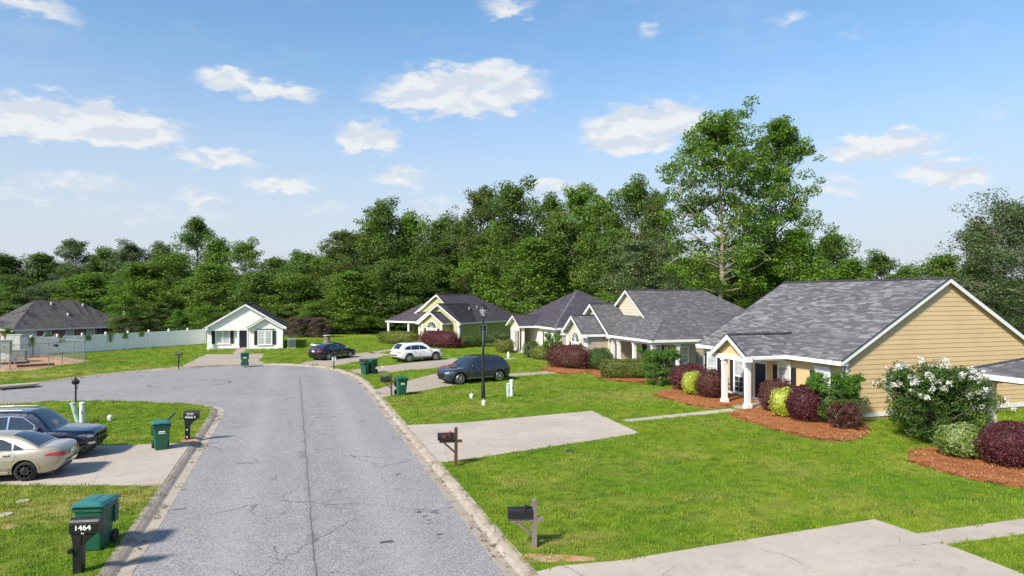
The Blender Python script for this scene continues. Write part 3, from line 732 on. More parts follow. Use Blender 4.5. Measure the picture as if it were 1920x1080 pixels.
def window(root, M, cx, z0, w, h, sh=0, double=False, blind=(1, 1), head=False, arch=False, muntin=(3, 2), cas=.09, shm=None):
    """casing with sashes, panes, glazing bars, sill; optional shutters of width sh, head moulding, half-round fanlight"""
    x0, x1, z1 = cx - w / 2, cx + w / 2, z0 + h; b = MB(); P = .055
    b.box(x0 - cas, x0, -P, 0, z0 - cas * .6, z1 + cas); b.box(x1, x1 + cas, -P, 0, z0 - cas * .6, z1 + cas); b.box(x0, x1, -P, 0, z1, z1 + cas); b.box(x0, x1, -P, 0, z0 - cas * .6, z0)
    mid = z0 + h * .5; nx = 2 if double else 1
    if double: b.box(cx - .05, cx + .05, -P + .003, 0, z0, z1)
    fm = b.xf(M).build('window', M_TRIM, root)
    MB().box(x0 - cas - .05, x1 + cas + .05, -P - .05, 0, z0 - cas * .6 - .06, z0 - cas * .6).xf(M).build('sill', M_TRIM, fm)
    g = MB()
    for i in range(nx):
        a = x0 + (cx + .05 - x0) * i if double else x0; bb = (cx - .05 if i == 0 else x1) if double else x1
        if double and i == 1: a = cx + .05
        for j, (za, zb) in enumerate(((z0, mid), (mid, z1))):
            MB().box(a, bb, -.03 if j else -.022, -.004, za, zb).xf(M).build('pane', M_BLIND if blind[j] else M_GLASS, fm)
            s_ = .032
            g.box(a, a + s_, -.048, -.03, za, zb); g.box(bb - s_, bb, -.048, -.03, za, zb); g.box(a + s_, bb - s_, -.048, -.03, za, za + s_); g.box(a + s_, bb - s_, -.048, -.03, zb - s_, zb)
            for k in range(1, muntin[0]): q = a + (bb - a) * k / muntin[0]; g.box(q - .009, q + .009, -.042, -.028, za + s_, zb - s_)
            for k in range(1, muntin[1]): q = za + (zb - za) * k / muntin[1]; g.box(a + s_, bb - s_, -.040, -.028, q - .009, q + .009)
    g.xf(M).build('glazing_bars', M_TRIM, fm)
    if sh:
        for s_ in (-1, 1):
            sx = cx + s_ * (w / 2 + cas + sh / 2 + .02); b = MB(); b.box(sx - sh / 2, sx - sh / 2 + .05, -.06, 0, z0 - .03, z1 + .05); b.box(sx + sh / 2 - .05, sx + sh / 2, -.06, 0, z0 - .03, z1 + .05)
            for q in (z0 - .03, mid - .04, z1 - .03): b.box(sx - sh / 2 + .05, sx + sh / 2 - .05, -.06, 0, q, q + .08)
            b.box(sx - sh / 2 + .05, sx + sh / 2 - .05, -.025, 0, z0 + .05, z1 - .03)
            z = z0 + .06
            while z < z1 - .05:
                b.add([(sx - sh / 2 + .05, -.026, z + .05), (sx + sh / 2 - .05, -.026, z + .05), (sx + sh / 2 - .05, -.052, z), (sx - sh / 2 + .05, -.052, z)], [(0, 3, 2, 1)]); z += .062
            b.xf(M).build('shutter', shm or M_SHUT, root)
    if head:
        b = MB(); y = z1 + cas
        b.hexa([(x0 - .1, -.08, y), (x1 + .1, -.08, y), (x1 + .1, 0, y), (x0 - .1, 0, y), (x0 - .1, -.08, y + .16), (x1 + .1, -.08, y + .16), (x1 + .1, 0, y + .16), (x0 - .1, 0, y + .16)])
        b.hexa([(x0 - .12, -.10, y + .16), (x1 + .12, -.10, y + .16), (x1 + .12, 0, y + .16), (x0 - .12, 0, y + .16), (x0 - .24, -.2, y + .27), (x1 + .24, -.2, y + .27), (x1 + .24, 0, y + .27), (x0 - .24, 0, y + .27)])
        b.xf(M).build('window_head', M_TRIM, root)
    if arch:
        r = w / 2 + cas; zc = z1 + cas + .04; n = 14; b = MB(); vs = []; fs = []
        for k in range(n + 1):
            t = PI * k / n
            for rr_ in (r, r - cas):
                for yy in (-.055, 0): vs.append((cx + rr_ * math.cos(t), yy, zc + rr_ * math.sin(t)))
        for k in range(n):
            a = k * 4; c = a + 4; fs += [(a, a + 2, c + 2, c), (a, c, c + 1, a + 1), (a + 2, a + 3, c + 3, c + 2)]
        b.add(vs, fs)
        for k in range(1, 6):
            t = PI * k / 6; b.beam((cx + .1 * math.cos(t), -.035, zc + .1 * math.sin(t)), (cx + (r - cas) * math.cos(t), -.035, zc + (r - cas) * math.sin(t)), .03, .03, (0, 1, 0))
        b.box(cx - r, cx + r, -.055, 0, zc - .04, zc + .02)
        f = b.xf(M).build('fanlight', M_TRIM, root)
        b = MB(); q = r - cas; b.add([(cx, -.02, zc)] + [(cx + q * math.cos(PI * k / n), -.02, zc + q * math.sin(PI * k / n)) for k in range(n + 1)], [(0, k + 2, k + 1)[::-1] for k in range(n)])
        b.xf(M).build('pane', M_GLASS, f)
    return fm
def door(root, M, cx, z0, w=.92, h=2.03, m=None, lite=False):
    c = .1; b = MB(); b.box(cx - w / 2 - c, cx - w / 2, -.06, 0, z0, z0 + h + c); b.box(cx + w / 2, cx + w / 2 + c, -.06, 0, z0, z0 + h + c); b.box(cx - w / 2, cx + w / 2, -.06, 0, z0 + h, z0 + h + c); b.xf(M).build('door_frame', M_TRIM, root)
    b = MB(); b.box(cx - w / 2, cx + w / 2, -.03, 0, z0, z0 + h)
    for i in range(2):
        for za, zb in ((.12, .75), (.85, 1.45), (1.55, h - .12)):
            xa = cx - w / 2 + .1 + i * w / 2 - (.03 if i else 0); b.box(xa, xa + w / 2 - .17, -.042, -.03, z0 + za, z0 + zb)
    d = b.xf(M).build('door', m or M_DOOR, root)
    MB().lathe([(.0, -.1), (.03, -.095), (.034, -.07), (.015, -.05), (.015, -.03)], 8, (cx - w / 2 + .08, 0, z0 + 1.0), 'y').xf(M).build('door_knob', M_BRASS, d)
    return d
def column(root, x, y, z0, z1, w=.24, m=None):
    b = MB(); h = w / 2
    b.box(x - h - .05, x + h + .05, y - h - .05, y + h + .05, z0, z0 + .22); b.box(x - h - .02, x + h + .02, y - h - .02, y + h + .02, z0 + .22, z0 + .27)
    b.box(x - h, x + h, y - h, y + h, z0 + .27, z1 - .3); b.box(x - h - .02, x + h + .02, y - h - .02, y + h + .02, z1 - .3, z1 - .25); b.box(x - h - .003, x + h + .003, y - h - .003, y + h + .003, z1 - .25, z1 - .1); b.box(x - h - .05, x + h + .05, y - h - .05, y + h + .05, z1 - .1, z1)
    return b.build('column', m or M_TRIM, root)
def roof(root, pts, m, tab=(.33, .145), parts=0, soffit=True, thick=.10, shingles=True, near=None):
    """planar convex roof face; pts[0]-pts[1] is the eave, counter-clockwise from outside"""
    P = [Vector(p) for p in pts]; e = (P[1] - P[0]).normalized(); n = None
    for i in range(2, len(P)):
        c = e.cross(P[i] - P[0])
        if c.length > 1e-4: n = c.normalized(); break
    if n.z < 0: n = -n; 
    s_ = n.cross(e)
    if s_.z < 0: s_ = -s_
    b = MB(); k = len(P); dn = Vector((0, 0, -thick))
    vs = P + [p + dn for p in P]; fs = [tuple(range(k)), tuple(range(2 * k - 1, k - 1, -1))] + [(i, k + i, k + (i + 1) % k, (i + 1) % k) for i in range(k)]
    o = b.add(vs, fs).build('roof', [m, M_TRIM], root); me = o.data
    for pl in me.polygons:
        if pl.normal.z < .1: pl.material_index = 1
    if not shingles: return o
    poly = [((p - P[0]).dot(e), (p - P[0]).dot(s_)) for p in P]; u0 = min(q[0] for q in poly); u1 = max(q[0] for q in poly); v1 = max(q[1] for q in poly)
    tabs = []; row = 0; v = -.02; rr = random.Random(int(u1 * 100) + k)
    while v < v1 - .02:
        u = u0 - rr.random() * tab[0]
        while u < u1:
            w = tab[0] * rr.uniform(.75, 1.35)
            q = clip_convex([(u, max(v, 0)), (u + w - .006, max(v, 0)), (u + w - .006, v + tab[1]), (u, v + tab[1])], poly)
            if len(q) >= 3: tabs.append((q, v))
            u += w
        v += tab[1]; row += 1
    def tabmesh(b, q, v):
        vs = []; n_ = len(q)
        for u_, w_ in q: h = .020 - .013 * (w_ - v) / tab[1]; vs.append(P[0] + e * u_ + s_ * w_ + n * h)
        for u_, w_ in q: vs.append(P[0] + e * u_ + s_ * w_ + n * .001)
        ccw = sum(q[i][0] * q[(i + 1) % n_][1] - q[(i + 1) % n_][0] * q[i][1] for i in range(n_)) > 0
        f = [tuple(range(n_))] + [(i, n_ + i, n_ + (i + 1) % n_, (i + 1) % n_) for i in range(n_)]
        if (e.cross(s_)).dot(n) < 0: ccw = not ccw
        b.add(vs, f if ccw else [x[::-1] for x in f])
    if parts:
        nr = Vector(near); tabs.sort(key=lambda t: (P[0] + e * t[0][0][0] + s_ * t[0][0][1] - nr).length)
        for q, v in tabs[:parts]:
            b = MB(); tabmesh(b, q, v); b.build('shingle', m, o)
        tabs = tabs[parts:]
    b = MB()
    for q, v in tabs: tabmesh(b, q, v)
    if tabs: struct(b.build('shingles', m, o), 'stuff')
    return o
def trimline(root, name, segs, w=.045, h=.17, m=None):
    b = MB()
    for p0, p1 in segs: b.beam(p0, p1, w, h)
    return b.build(name, m or M_TRIM, root)
def ridge_caps(root, p0, p1, m, w=.17, step=.19):
    """overlapping caps folded over a ridge or hip"""
    p0, p1 = Vector(p0), Vector(p1); d = (p1 - p0); L = d.length; d.normalize(); r = d.cross(Vector((0, 0, 1))).normalized(); b = MB(); k = int(L / step); dr = -.075
    for i in range(k):
        a = p0 + d * (i * step); c = p0 + d * ((i + 1) * step + .03); u = Vector((0, 0, .055)); l = Vector((0, 0, .035))
        vs = [a - r * w + Vector((0, 0, dr)) + u, a + u, a + r * w + Vector((0, 0, dr)) + u, c - r * w + Vector((0, 0, dr)) + l, c + l, c + r * w + Vector((0, 0, dr)) + l]
        vs += [v - Vector((0, 0, .02)) for v in vs]
        b.add(vs, [(0, 1, 4, 3), (1, 2, 5, 4), (6, 9, 10, 7), (7, 10, 11, 8), (0, 6, 7, 1), (1, 7, 8, 2), (0, 3, 9, 6), (2, 8, 11, 5)])
    return b.build('ridge_cap', m, root)
def rake(root, a, apex, c, h=.2, w=.04, soff=0):
    """white barge boards up to the apex and down again; a, c the eave ends"""
    dz = Vector((0, 0, -h / 2 - .01)); b = MB(); b.beam(Vector(a) + dz, Vector(apex) + dz, w, h); b.beam(Vector(apex) + dz, Vector(c) + dz, w + .004, h)
    b.build('barge_board', M_TRIM, root)
    b = MB(); up = Vector((0, 0, .012)); b.beam(Vector(a) + up, Vector(apex) + up, w + .05, .022); b.beam(Vector(apex) + up, Vector(c) + up, w + .054, .022); b.build('drip_edge', M_EDGE, root)

# ================================================================== tan house (front wall faces the street, -x)
T = thing('house', 'tan clapboard house with grey shingled gable roof and small columned entry porch', 'house', (25.05, 37.9, 0), R(-90))
# local: x = 37.9 - y, y = x_world - 25.05
def house_tan(H):
    W, D, e, zr, g = 11.76, 12.74, 2.95, 6.95, .12; pit = (zr - e) / (D / 2 + .45)
    F0 = fr(0, 0); FR = fr(W, 0, 90); FL = fr(0, D, -90)
    zt = e + .45 * pit - .1
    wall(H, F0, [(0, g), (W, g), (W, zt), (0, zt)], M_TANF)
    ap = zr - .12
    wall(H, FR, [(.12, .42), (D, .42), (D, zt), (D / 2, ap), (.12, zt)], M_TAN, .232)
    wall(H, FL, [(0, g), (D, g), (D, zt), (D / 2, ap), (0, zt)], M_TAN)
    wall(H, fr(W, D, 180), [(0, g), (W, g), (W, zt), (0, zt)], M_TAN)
    pipebox(H, 'foundation', FR, .0, D, -.02, .1, -.1, .24, M_BRICKF); pipebox(H, 'base_board', FR, -.04, D + .04, -.06, 0, .22, .42, M_TRIM)
    pipebox(H, 'base_board', F0, 0, W, -.035, 0, g, .3, M_TRIM)
    pipebox(H, 'corner_board', FR, -.05, .12, -.07, .0, .42, zt - .02, M_TRIM); pipebox(H, 'corner_board', F0, W - .14, W + .06, -.05, 0, .3, zt - .03, M_TRIM); pipebox(H, 'corner_board', F0, 0, .14, -.05, 0, .3, zt - .03, M_TRIM)
    y0, y1, x0, x1 = -.45, D + .45, -.2, W + .22
    roof(H, [(x0, y0, e), (x1, y0, e), (x1, D / 2, zr), (x0, D / 2, zr)], M_SH_T, (.42, .15), 300, near=(W + 6, -20, 3))
    roof(H, [(x1, y1, e), (x0, y1, e), (x0, D / 2, zr), (x1, D / 2, zr)], M_SH_T, shingles=False)
    ridge_caps(H, (x0, D / 2, zr), (x1, D / 2, zr), M_SH_D)
    for xx in (x0, x1): rake(H, (xx, y0, e), (xx, D / 2, zr), (xx, y1, e))
    b = MB(); b.box(x0, x1, y0 - .03, y0, e - .2, e - .01); b.build('fascia', M_TRIM, H)
    b = MB(); b.box(x0, x1, y0, 0, e - .19, e - .16); b.build('soffit', M_TRIM, H)
    # entry porch: gable on two square columns; ridge runs back into the main roof
    pc, pw, py = 6.45, 1.6, -2.5; pa = 4.0; pe = 2.92; ps = (pa - pe) / (pw + .02)
    kb = (pa - e) / pit - .45
    roof(H, [(pc + pw, py - .3, pe), (pc + pw, -.3, pe), (pc, kb + .25, pa), (pc, py - .3, pa)], M_SH_T, (.42, .15))
    roof(H, [(pc - pw, -.3, pe), (pc - pw, py - .3, pe), (pc, py - .3, pa), (pc, kb + .25, pa)], M_SH_T, (.42, .15))
    ridge_caps(H, (pc, kb + .1, pa), (pc, py - .3, pa), M_SH_D)
    rake(H, (pc - pw - .04, py - .32, pe - .02), (pc, py - .32, pa), (pc + pw + .04, py - .32, pe - .02), .24)
    F2 = fr(0, py + .02)
    wall(H, F2, [(pc - pw + .25, 2.86), (pc + pw - .25, 2.86), (pc, pa - .16)], M_TANF)
    b = MB(); b.box(pc - pw + .2, pc + pw - .2, py - .1, py + .12, 2.62, 2.86); b.build('porch_beam', M_TRIM, H)
    for s_ in (-1, 1):
        b = MB(); b.box(pc + s_ * (pw - .2) - .08, pc + s_ * (pw - .2) + .12, py + .12, 0, 2.64, 2.85); b.build('porch_beam', M_TRIM, H)
        b = MB(); q = pc + s_ * (pw + .02); b.box(q - .03, q + .03, py - .3, -.3, 2.74, 2.9); b.build('fascia', M_TRIM, H)
        b = MB(); b.box(pc + s_ * pw - .22, pc + s_ * pw + .1, py - .36, py + .02, 2.62, 2.9); b.build('eave_return', M_TRIM, H)
        column(H, pc + s_ * 1.0 + .2, py + .08, .16, 2.62, .24)
    MB().box(pc - pw, pc + pw, py - .2, 0, -.1, .16).build('porch_floor', M_CONC, H)
    MB().box(pc - pw + .2, pc + pw - .2, py, 0, 2.63, 2.66).build('porch_ceiling', M_TRIM, H)
    # openings, left to right
    window(H, F0, .95, .95, .92, 1.35, .34, head=True, muntin=(3, 3))
    window(H, F0, 3.65, .38, .86, 1.85, .30, head=False, blind=(0, 1), muntin=(2, 3))
    door(H, F0, 5.6, .2, .95, 2.05)
    window(H, F0, 7.55, .82, .86, 1.42, .34, head=True, muntin=(3, 3))
    window(H, F0, 10.35, .82, .86, 1.42, .34, head=True, muntin=(3, 3))
    # meter box and side window low on the gable wall
    pipebox(H, 'meter_box', FR, 2.35, 2.78, -.14, 0, 1.55, 1.95, M_METAL, .01)
    MB().lathe([(.05, -.15), (.05, -.14), (.0, -.139)][::-1], 8, (2.5, 0, 1.72), 'y').xf(FR).build('meter_dial', M_GLASS, H)
    window(H, FR, 8.75, .80, 1.75, 1.3, double=True, blind=(0, 0), muntin=(3, 2))
    b = MB(); b.tube([(0, -.03, .25), (0, -.05, .12), (0, -.2, .1)], .03); b.xf(fr(W, 0, 90) @ Matrix.Translation((.3, -.03, 0))).build('drain_pipe', M_TRIM, H)
house_tan(T)

# ================================================================== neighbour's porch entering at the right edge
N = thing('house', 'neighbouring house at the right edge, only its grey porch roof and white column in view', 'house', (26.8, 21.4, 0), R(-90))
def house_near(H):
    # local: x = 21.4 - y, y = x_world - 26.8 ; porch roof hips down to the far corner at the origin
    e, pit = 2.9, .38; zr = e + 4.2 * pit
    roof(H, [(-.25, -.25, e), (9.5, -.25, e), (9.5, 3.95, zr), (3.95, 3.95, zr)], M_SH_T, (.42, .15))
    roof(H, [(-.25, 8.2, e), (-.25, -.25, e), (3.95, 3.95, zr), (3.95, 8.2, zr)], M_SH_T, (.42, .15))
    ridge_caps(H, (-.25, -.25, e), (3.95, 3.95, zr), M_SH_D)
    b = MB(); b.box(-.28, 9.5, -.28, -.25, e - .2, e - .01); b.box(-.28, -.25, -.25, 8.2, e - .2, e - .01); b.build('fascia', M_TRIM, H)
    b = MB(); b.box(-.25, 9.5, -.25, 8.2, e - .19, e - .16); b.build('soffit', M_TRIM, H)
    b = MB(); b.box(.08, .32, 1.02, 8.0, e - .42, e - .2); b.box(.32, 9, 1.02, 1.25, e - .42, e - .2); b.build('porch_beam', M_TRIM, H)
    column(H, .2, 1.15, .1, e - .19, .28); column(H, 5.2, .2, .1, e - .19, .30)
    wall(H, fr(1.9, 2.2), [(0, .15), (8, .15), (8, e - .2), (0, e - .2)], M_TANF); wall(H, fr(1.9, 9, -90), [(0, .15), (6.8, .15), (6.8, e - .2), (0, e - .2)], M_TANF)
    MB().box(0.05, 9.2, .1, 2.2, -.1, .13).build('porch_floor', M_CONC, H)
house_near(N)

# ================================================================== beige house
B4 = thing('house', 'beige house with stepped front gables, half-round window and wrap-around columned porch', 'house', (24.7, 57.5, 0), R(-90))
def house_beige(H):
    # local: x = 57.5 - y, y = x_world - 24.7
    e, pit = 2.88, .655; S4 = M_SH_B; tb = (.33, .15)
    # main body: ridge over y_world 51.6 -> x 5.9, eaves x .3 .. 11.5, from y 2.2 back to 14.7
    rx, zr = 5.9, e + 5.6 * pit
    roof(H, [(11.5, 1.8, e), (11.5, 14.7, e), (5.9, 9.1, zr), (5.9, 1.8, zr)], S4, tb)
    roof(H, [(.3, 14.7, e), (.3, 1.8, e), (5.9, 1.8, zr), (5.9, 9.1, zr)], S4, tb, shingles=False)
    roof(H, [(11.5, 14.7, e), (.3, 14.7, e), (5.9, 9.1, zr)], S4, tb, shingles=False)
    ridge_caps(H, (rx, 1.8, zr), (rx, 9.1, zr), M_SH_D); ridge_caps(H, (11.5, 14.7, e), (rx, 9.1, zr), S4)
    rake(H, (.9, 1.78, e + .6 * pit), (rx, 1.78, zr), (9.75, 1.78, zr - 3.85 * pit))
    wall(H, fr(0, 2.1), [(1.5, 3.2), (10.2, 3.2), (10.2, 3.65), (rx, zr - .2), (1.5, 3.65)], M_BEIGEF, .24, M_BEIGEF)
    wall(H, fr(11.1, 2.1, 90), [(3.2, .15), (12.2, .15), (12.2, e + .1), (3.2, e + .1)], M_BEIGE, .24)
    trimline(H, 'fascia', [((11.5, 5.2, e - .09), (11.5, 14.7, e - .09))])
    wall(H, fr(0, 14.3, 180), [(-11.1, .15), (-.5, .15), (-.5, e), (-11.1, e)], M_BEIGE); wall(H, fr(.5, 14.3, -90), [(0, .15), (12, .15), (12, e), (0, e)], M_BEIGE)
    # second gable, rake plane at y -.4, apex over y_world 53.9 -> x 3.6
    gx, gz, hw = 3.6, e + 3.8 * pit, 3.8
    roof(H, [(gx + hw, -.4, e), (gx + hw, 2.4, e), (gx, 4.2, gz), (gx, -.4, gz)], S4, tb); roof(H, [(gx - hw, 2.4, e), (gx - hw, -.4, e), (gx, -.4, gz), (gx, 4.2, gz)], S4, tb, shingles=False)
    ridge_caps(H, (gx, 4.0, gz), (gx, -.4, gz), M_SH_D)
    rake(H, (gx - hw, -.42, e), (gx, -.42, gz), (gx + hw, -.42, e), .24)
    wall(H, fr(0, 0), [(gx - hw + .3, .15), (gx + hw - .25, .15), (gx + hw - .25, e), (gx, gz - .2), (gx - hw + .3, e)], M_BEIGEF, .24, M_BEIGEF)
    b = MB(); b.box(gx + hw - .5, gx + hw + .12, -.44, .0, e - .30, e - .02); b.build('eave_return', M_TRIM, H)
    # nose room: y_world 51.17..55.25 -> x 2.25..6.33, rake plane y -2.41, wall y -2.0
    nx, nh = 4.28, 2.32; nz = e + nh * pit
    roof(H, [(nx + nh, -2.41, e), (nx + nh, .1, e), (nx, .1, nz), (nx, -2.41, nz)], S4, tb); roof(H, [(nx - nh, .1, e), (nx - nh, -2.41, e), (nx, -2.41, nz), (nx, .1, nz)], S4, tb, shingles=False)
    ridge_caps(H, (nx, 0, nz), (nx, -2.41, nz), M_SH_D)
    rake(H, (nx - nh, -2.43, e), (nx, -2.43, nz), (nx + nh, -2.43, e), .24)
    wall(H, fr(0, -2.0), [(2.25, .15), (6.33, .15), (6.33, e), (nx, nz - .22), (2.25, e)], M_BEIGEF)
    for q in (2.25, 6.33):
        pipebox(H, 'corner_board', fr(0, -2.0), q - (.0 if q < 3 else .2), q + (.2 if q < 3 else .03), -.05, 0, .15, e, M_TRIM)
    b = MB(); b.box(nx + nh - .4, nx + nh + .06, -2.45, -2.0, e - .28, e - .02); b.box(nx - nh - .06, nx - nh + .4, -2.45, -2.0, e - .28, e - .02); b.build('eave_return', M_TRIM, H)
    b = MB(); b.box(nx + nh - .02, nx + nh + .02, -2.41, -.0, e - .19, e - .01); b.build('fascia', M_TRIM, H)
    wall(H, fr(6.33, -2.0, 90), [(.12, .15), (2.0, .15), (2.0, e - .1), (.12, e - .1)], M_BEIGE, .24); pipebox(H, 'corner_board', fr(6.33, -2.0, 90), 0, .2, -.05, 0, .15, e - .1, M_TRIM)
    pipebox(H, 'base_board', fr(6.33, -2.0, 90), 0, 2.0, -.06, 0, .1, .36, M_TRIM)
    wall(H, fr(2.25, 0, -90), [(0, .15), (2.0, .15), (2.0, e - .1), (0, e - .1)], M_BEIGE)
    window(H, fr(0, -2.0), nx, .55, 1.55, 1.5, .34, double=True, blind=(0, 1), arch=True, muntin=(2, 3))
    # wrap-around porch: eave y -.4, corner x 14.1
    cx, ey, k = 14.1, -.4, 2.3; pz = e + k * pit
    roof(H, [(gx + hw - .6, ey, e - .02), (cx, ey, e - .02), (cx - k, ey + k, pz), (gx + 2.0, ey + k, pz)], S4, tb)
    roof(H, [(cx, ey, e - .02), (cx, ey + 2 * k, e - .02), (cx - k, ey + k, pz)], S4, tb)
    roof(H, [(cx, ey + 2 * k, e - .02), (9, ey + 2 * k, e - .02), (9, ey + k, pz), (cx - k, ey + k, pz)], S4, tb, shingles=False)
    ridge_caps(H, (cx, ey, e), (cx - k, ey + k, pz), S4); ridge_caps(H, (cx, ey + 2 * k, e), (cx - k, ey + k, pz), S4)
    b = MB(); b.box(gx + hw + .12, cx + .03, ey - .03, ey, e - .2, e - .03); b.box(cx, cx + .03, ey, ey + 2 * k, e - .2, e - .03); b.build('fascia', M_TRIM, H)
    b = MB(); b.box(7.2, cx, ey, 2.4, e - .19, e - .16); b.box(9, cx, 2.4, ey + 2 * k, e - .19, e - .16); b.build('porch_ceiling', M_TRIM, H)
    b = MB(); b.box(7.3, 13.9, -.14, .08, e - .38, e - .2); b.box(13.68, 13.9, .08, 4.0, e - .38, e - .2); b.build('porch_beam', M_TRIM, H)
    for (q, w_) in ((7.35, -.03), (8.35, -.03), (10.95, -.03), (13.78, -.03)): column(H, q, w_, .3, e - .38, .24)
    column(H, 13.78, 2.0, .3, e - .38, .22)
    MB().box(7.1, 14.05, -.3, 2.1, -.1, .3).build('porch_floor', M_CONC, H); MB().box(12, 14.05, 2.1, 4.2, -.1, .296).build('porch_floor', M_CONC, H)
    wall(H, fr(0, 2.0), [(7.3, .3), (12.1, .3), (12.1, e - .19), (7.3, e - .19)], M_BEIGEF); wall(H, fr(12.1, 2.0, 90), [(0, .3), (2.6, .3), (2.6, e - .19), (0, e - .19)], M_BEIGE, .24)
    wall(H, fr(7.15, 0, 90), [(0, .3), (2.0, .3), (2.0, e - .19), (0, e - .19)], M_BEIGE, .24)
    door(H, fr(0, 2.0), 8.9, .3, .95, 2.05); window(H, fr(0, 2.0), 10.95, .42, .95, 1.9, .3, double=False, blind=(0, 0), muntin=(2, 3))
    window(H, fr(12.1, 2.0, 90), 1.4, .95, .95, 1.2, blind=(1, 1), muntin=(2, 2))
house_beige(B4)

# ================================================================== cream house
B3 = thing('house', 'cream house with charcoal hipped roof and small entry gable between the olive and beige houses', 'house', (24.2, 74.6, 0), R(-90))
def house_cream(H):
    # local x = 74.6 - y, y = x_world - 24.2
    e = 2.93; ax, ay, az = 6.6, 5.1, 6.62; tb = (.36, .16); S3 = M_SH_C
    c = [(-.4, -.4), (13.6, -.4), (13.6, 10.6), (-.4, 10.6)]
    A = (ax - .15, ay, az); A2 = (ax + .15, ay, az)
    roof(H, [(*c[0], e), (*c[1], e), A2, A], S3, tb); roof(H, [(*c[1], e), (*c[2], e), A2], S3, tb); roof(H, [(*c[2], e), (*c[3], e), A, A2], S3, tb, shingles=False); roof(H, [(*c[3], e), (*c[0], e), A], S3, tb)
    for q in c: ridge_caps(H, (*q, e), A, S3 if q == c[0] else M_SH_B)
    b = MB(); b.box(-.43, 13.63, -.43, -.4, e - .2, e - .01); b.box(13.6, 13.63, -.4, 10.6, e - .2, e - .01); b.box(-.4, 13.6, -.4, 10.6, e - .19, e - .16); b.build('fascia', M_TRIM, H)
    wall(H, fr(0, 0), [(0, .12), (13.2, .12), (13.2, e - .19), (0, e - .19)], M_CREAM); wall(H, fr(13.2, 0, 90), [(0, .12), (10.2, .12), (10.2, e - .19), (0, e - .19)], M_BEIGEF, .24, M_BEIGEF)
    wall(H, fr(13.2, 10.2, 180), [(0, .12), (13.2, .12), (13.2, e - .19), (0, e - .19)], M_CREAM); wall(H, fr(0, 10.2, -90), [(0, .12), (10.2, .12), (10.2, e - .19), (0, e - .19)], M_CREAM)
    for q in (13.0, 0): pipebox(H, 'corner_board', fr(0, 0), q, q + .2, -.04, 0, .12, e - .19, M_TRIM)
    # entry gable: y_world 66.6..71 -> x 3.6..8.0, rake y -2.1
    gx, hw, gz = 5.8, 2.3, 3.98
    roof(H, [(gx + hw, -2.1, e - .04), (gx + hw, -.3, e - .04), (gx, 2.0, gz), (gx, -2.1, gz)], S3, tb); roof(H, [(gx - hw, -.3, e - .04), (gx - hw, -2.1, e - .04), (gx, -2.1, gz), (gx, 2.0, gz)], S3, tb)
    ridge_caps(H, (gx, 1.6, gz), (gx, -2.1, gz), M_SH_D); rake(H, (gx - hw, -2.12, e - .04), (gx, -2.12, gz), (gx + hw, -2.12, e - .04), .2)
    b = MB(); b.box(gx + hw - .03, gx + hw + .02, -2.1, -.4, e - .22, e - .06); b.build('fascia', M_TRIM, H)
    wall(H, fr(0, -1.7), [(gx - hw + .2, .12), (gx + .9, .12), (gx + .9, e - .1), (gx + hw - .2, e - .1), (gx, gz - .2), (gx - hw + .2, e - .1)], M_CREAM)
    wall(H, fr(gx - hw + .2, 0, -90), [(0, .12), (1.7, .12), (1.7, e - .1), (0, e - .1)], M_CREAM)
    column(H, gx + hw - .33, -1.6, .2, e - .12, .24); column(H, gx - .55, -1.78, .2, e - .5, .2)
    window(H, fr(0, -1.7), gx - 1.35, .5, .62, 1.8, .26, blind=(0, 1), muntin=(2, 3)); window(H, fr(0, -1.7), gx + .32, .5, .5, 1.8, .2, blind=(0, 0), muntin=(2, 3))
    MB().box(gx - .2, gx + hw, -2.0, 0, -.1, .2).build('porch_floor', M_CONC, H)
    d = door(H, fr(0, 0), 8.6, .2, .92, 2.02, M_DOORW); b = MB()
    n = 20; b.tube([(8.6 + .2 * math.cos(2 * PI * k / n), -.09, 1.62 + .2 * math.sin(2 * PI * k / n)) for k in range(n + 1)], .05, 6); b.build('wreath', M_TRIM, d)
    window(H, fr(0, 0), 10.3, .55, .8, 1.75, .3, blind=(0, 1), muntin=(3, 3)); window(H, fr(0, 0), 12.25, .55, .8, 1.75, .3, blind=(0, 1), muntin=(3, 3)); window(H, fr(0, 0), 1.5, .55, .8, 1.75, .3, blind=(0, 1), muntin=(3, 3))
house_cream(B3)

